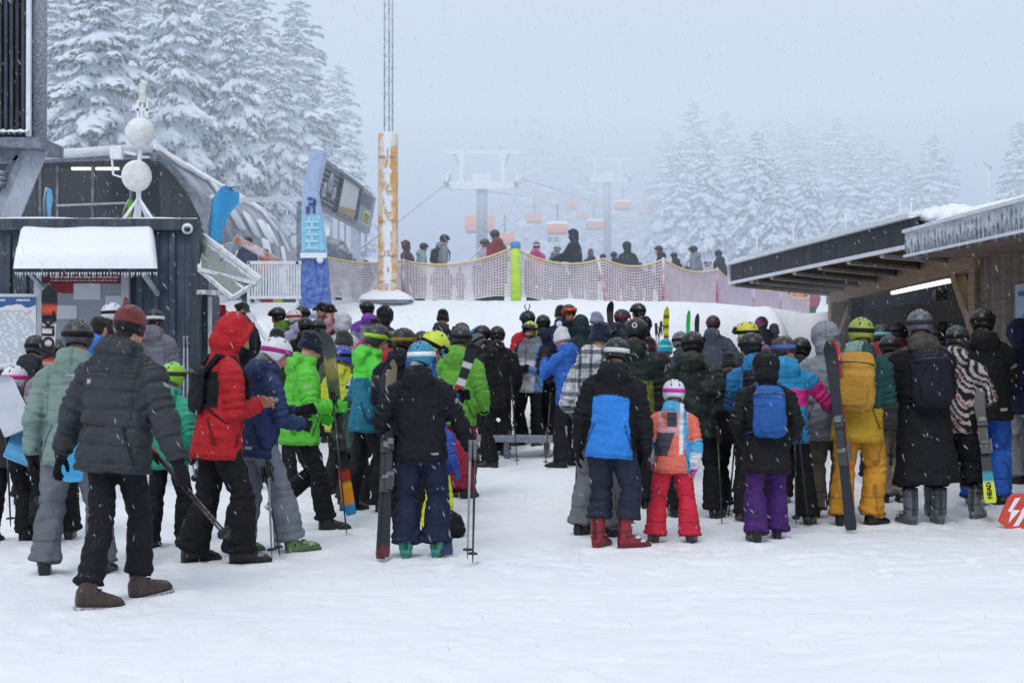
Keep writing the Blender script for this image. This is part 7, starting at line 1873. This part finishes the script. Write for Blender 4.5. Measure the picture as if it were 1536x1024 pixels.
for lab, a_, b_ in (('thin pole in front of the lime green jacket', (498, 585, 11.9), (520, 800, 11.8)), ('thin pole between the grey trousers and the lime jacket', (402, 690, 10.4), (408, 838, 10.2)), ('second thin pole between the grey trousers and the lime jacket', (396, 692, 10.5), (420, 834, 10.3)),
        ('slim pole held by the teal jacket', (606, 600, 13.0), (603, 770, 13.0)), ('slim pole in front of the black jacket with orange tags', (1104, 640, 13.0), (1092, 782, 12.9)), ('slim pole beside the camouflage jacket', (1076, 640, 12.6), (1083, 786, 12.5)),
        ('slim pole held by the tall person all in black', (766, 565, 18.4), (776, 698, 18.3)), ('slim pole held by the royal blue jacket', (826, 590, 18.2), (818, 700, 18.2)), ('slim pole behind the plaid jacket', (868, 620, 12.6), (862, 780, 12.4)), ('slim pole beside the mauve jacket', (60, 640, 10.7), (64, 812, 10.6)), ('slim pole at the left edge', (10, 650, 11.0), (16, 790, 11.0))):
    pole(lab, at(*a_), at(*b_), '#84898f' if rnd.random() < .5 else '#24262a')
# ski carried by grass green jacket
ski('black, white and red ski end beside the grass green jacket', at(681, 605, 14.1), at(701, 545, 14.1), (.2, -1, 0), [(0, '#c9c5c8'), (.12, '#a52034'), (.3, '#d9d6d8'), (.42, '#1d1e22'), (.6, '#d5d3d6'), (.7, '#17181b')], None, None, .62, 1.25)
b = MB(); V_, F_ = [], []
geo_ball(V_, F_, at(684, 672, 14.0), (.10, .10, .13))
def cb_(me): setcol(me, np.tile(np.array(lin('#b3213a')), (len(me.vertices), 1))); tag(obj('helmet_bag', me, 'cloth'), 'round crimson bag hanging at the red trousers', 'bag')
remesh(V_, F_, .012, 1, .02, cb_)
# tips standing up from the crowd at the bank
ski('bright yellow and black ski tip standing up against the bank', at(1000, 680, 17.3), at(999, 460, 17.3), (.1, -1, 0), [(0, '#1d1e20'), (.55, '#d6d01f'), (.70, '#2a2a1c'), (.72, '#d6d01f'), (.78, '#2a2a1c'), (.80, '#d6d01f'), (.85, '#2a2a1c'), (.87, '#d6d01f'), (.92, '#2a2a1c'), (.94, '#d6d01f')], None, None, None, .7)
ski('bright green ski tip standing up below the net', at(1033, 680, 18.0), at(1032, 465, 18.0), (.1, -1, 0), [(0, '#1d1e20'), (.5, '#2fbf52')], None, None, None, .5)
ski('dark ski tip left of the slate grey jacket', at(1047, 640, 18.4), at(1045, 470, 18.4), (.1, -1, 0), [(0, '#26282d')], None, None, None, .6)
for k, lab in ((0, 'left of the two slim poles raised beside the yellow ski tip'), (1, 'right of the two slim poles raised beside the yellow ski tip')):
    pole(lab, at(984-8*k+8, 483+3*k, 16.4), at(972+14*k, 620, 16.6), '#8f959e', '#3a3d42')
for k, lab in ((0, 'upper white ski slanting above the navy jacket helmet'), (1, 'lower white ski slanting above the navy jacket helmet')):
    ski(lab, at(408+2*k, 520+4*k, 15.0), at(366+3*k, 462+4*k, 15.4), (.4, -1, .5), [(0, '#c9cbd0'), (.6, '#b9bcc4'), (.85, '#2a2c30')], None, None, None, .6)
ski('dark ski standing behind the plaid jacket hat', at(918, 600, 14.4), at(915, 472, 14.4), (.2, -1, 0), [(0, '#23252a')], None, None, 1.0, .7)
# right group
for k, lab in ((0, 'black ski with a red edge held upright by the turquoise and magenta jacket'), (1, 'twin of the black ski, its red tip showing behind')):
    ski(lab, at(1277-1*k, 795-3*k, 11.85+.035*k), at(1244+6*k, 511, 12.05+.035*k), (-.35, -1, .05), [(0, '#1b1d26'), (.3, '#20212b'), (.9, '#17181b')] if k == 0 else [(0, '#8f2a38'), (.9, '#d8434a')], None, None, None, 1.05)
ski('dark ski with a turquoise and neon yellow end beside the blue trousers', at(1486, 754, 12.5), at(1462, 545, 12.9), (-.2, -1, 0), [(0, '#dbe82a'), (.10, '#dbe82a'), (.14, '#1f93ac'), (.22, '#1b1c20'), (.45, '#8e9097'), (.5, '#b52a33'), (.54, '#1b1c20')], None, None, None, 1.15)
t_ = [o for o in bpy.data.objects if o.get('label', '').startswith('dark ski with a turquoise')][0]
me = text_mesh('HEAD', .055, .001, .002); q_ = obj('lettering', me, 'print', t_, lin('#2a3016')); q_.matrix_local = Matrix.Translation((0, .018, .11))@mat_from((0, 0, 0), Vector((0, 0, 1)), Vector((1, 0, 0)), Vector((0, 1, 0)))
for k, (a_, b_) in enumerate(((1462, 1470), (1470, 1476))):
    pole(('left' if k == 0 else 'right')+' dark pole beside the neon ended ski', at(a_, 590, 12.9), at(b_, 750-8*k, 12.7), '#202226')
for k, (a_, b_, c_) in enumerate(((1192, 1194, 786), (1197, 1213, 788))):
    pole(('upright' if k == 0 else 'slanting')+' black pole planted right of the purple trousers', at(a_, 640, 11.9), at(b_, c_, 12.2-.02*k), '#1c1d20')
V_, F_ = [], []
backpack(osp, 'blue backpack on the woman in purple trousers', '#1f5da8', '#173f70', (.98, 1.47), .18, .155)
me = text_mesh('osprey', .05, .001, .001)
backpack(yel, 'mustard yellow backpack with dark straps on the green and mustard jacket', '#b9892c', '#3a3228', (1.0, 1.50), .20, .165)
backpack(coat, 'large black backpack with a square grey patch on the long coat', '#1b1d29', '#17181c', (.98, 1.46), .18, .17)
backpack(gir, 'black backpack on the person with the lettered helmet', '#17181c', '#141518', (.98, 1.45), .18, .155)
backpack(bpk, 'small black backpack on the light grey jacket behind the net', '#1b1d22', '#1b1d22', (1.02, 1.42), .16, .14, False)
flush()
# the snow is pressed down around every boot
def press_snow():
    me = bpy.data.objects['snow_ground'].data; A = verts(me).astype(np.float64)
    for P in PEOPLE:
        if P['Y'] > 22: continue
        for sg in (1, -1):
            q = P['world'](P['fm'][sg]@Vector((0, .05, 0))); d = P['dir'](P['fm'][sg].to_3x3()@Vector((0, 1, 0))); s = P['s']
            m = (np.abs(A[:, 0]-q.x) < .55) & (np.abs(A[:, 1]-q.y) < .55); p = A[m]
            u = ((p[:, 0]-q.x)*d.x+(p[:, 1]-q.y)*d.y)/(.20*s); v = (-(p[:, 0]-q.x)*d.y+(p[:, 1]-q.y)*d.x)/(.10*s); r2 = np.sqrt(u*u+v*v)
            zt_ = P['root'].location.z+.030*s; w = np.clip(1.9-r2, 0, 1); w = w*w*(3-2*w)
            A[m, 2] = A[m, 2]*(1-w)+w*zt_+.016*np.exp(-((r2-1.25)/.3)**2)*(.6+.6*np.sin(p[:, 0]*37+p[:, 1]*29))
    me.vertices.foreach_set('co', A.astype(np.float32).ravel()); me.update()
press_snow()
# ================================================================= falling snow
def flakes():
    V, Fc = [], []; r = random.Random(5)
    for i in range(9500):
        y = 5.0+r.random()**.75*25; x = r.uniform(-.40, .40)*y; z = r.uniform(-.02, 1)*(.30*y+1.5)
        p = Vector((x, y, z)); a = r.gauss(.42, .22); d = Vector((math.sin(a), r.uniform(-.3, .3), -math.cos(a)))
        ln = r.uniform(.006, .020)*(1 if r.random() < .8 else 1.5); w = r.uniform(.0011, .0022)*(.58+.034*y)
        s = Vector((math.cos(a), r.uniform(-.4, .4), math.sin(a)))*w; f = s.cross(d).normalized()*w
        k = len(V); V += [p-d*ln, p+s, p+f, p-s, p-f, p+d*ln]
        Fc += [(k, k+1, k+2), (k, k+2, k+3), (k, k+3, k+4), (k, k+4, k+1), (k+5, k+2, k+1), (k+5, k+3, k+2), (k+5, k+4, k+3), (k+5, k+1, k+4)]
    o = obj('falling_snow', mesh_from('falling_snow', V, Fc, (.6, .63, .68)), 'knit'); tag(o, 'small flakes of snow falling slantwise over the whole place', 'snow', kind='stuff')
flakes()
# ================================================================= camera, light, sky
cd = bpy.data.cameras.new('camera'); cam = bpy.data.objects.new('camera', cd); COL.objects.link(cam)
cd.lens = 50; cd.sensor_width = 36; cd.clip_start = 0.1; cd.clip_end = 3000; cd.shift_y = (HYP-512)/1536
cam.location = (0, 0, EYE); cam.rotation_euler = (math.radians(90), 0, 0)
scene.camera = cam
cd.dof.use_dof = True; cd.dof.focus_distance = 11.5; cd.dof.aperture_fstop = 3.6
SUN_EL, SUN_AZ = math.radians(48), math.radians(197)       # azimuth measured from +Y towards +X
sl = bpy.data.lights.new('sun', 'SUN'); sl.energy = 1.2; sl.angle = math.radians(25); sl.color = (1.0, 0.97, 0.93)
so = bpy.data.objects.new('sun', sl); COL.objects.link(so)
sd = Vector((math.sin(SUN_AZ)*math.cos(SUN_EL), math.cos(SUN_AZ)*math.cos(SUN_EL), math.sin(SUN_EL)))
so.rotation_euler = sd.to_track_quat('Z', 'Y').to_euler()
w = bpy.data.worlds.new('World'); scene.world = w; w.use_nodes = True
nt = w.node_tree; nt.nodes.clear()
sky = nt.nodes.new('ShaderNodeTexSky'); sky.sky_type = 'NISHITA'; sky.sun_disc = False
sky.sun_elevation = SUN_EL; sky.sun_rotation = SUN_AZ
tc = nt.nodes.new('ShaderNodeTexCoord'); sx = nt.nodes.new('ShaderNodeSeparateXYZ'); L(nt, tc.outputs['Generated'], sx.inputs[0])
def hx(c, k): return tuple(v*k for v in c)
cloud = ramp(nt, sx.outputs[2], [(0.0, hx(HZ_LOW, 1.0)), (0.07, hx(HZ_LOW, 1.0)), (0.17, hx(HZ_HIGH, 1.0)), (0.55, (0.69, 0.76, 0.86)), (1.0, (0.73, 0.78, 0.85))])
bgs = nt.nodes.new('ShaderNodeVectorMath'); bgs.operation = 'SCALE'; bgs.inputs['Scale'].default_value = 10.2; L(nt, cloud, bgs.inputs[0])
mixed = mixc(nt, 0.97, sky.outputs[0], bgs.outputs[0])
bg = nt.nodes.new('ShaderNodeBackground'); bg.inputs[1].default_value = 0.1; L(nt, mixed, bg.inputs[0])
wo = nt.nodes.new('ShaderNodeOutputWorld'); L(nt, bg.outputs[0], wo.inputs[0])
scene.view_settings.view_transform = 'Standard'; scene.view_settings.look = 'None'; scene.view_settings.exposure = 0; scene.view_settings.gamma = 1
scene.render.engine = 'CYCLES'
scene.cycles.max_bounces = 6; scene.cycles.diffuse_bounces = 3; scene.cycles.glossy_bounces = 2; scene.cycles.transparent_max_bounces = 8
scene.cycles.use_denoising = True; scene.cycles.use_adaptive_sampling = True; scene.cycles.adaptive_threshold = 0.02
scene.cycles.sample_clamp_indirect = 4.0
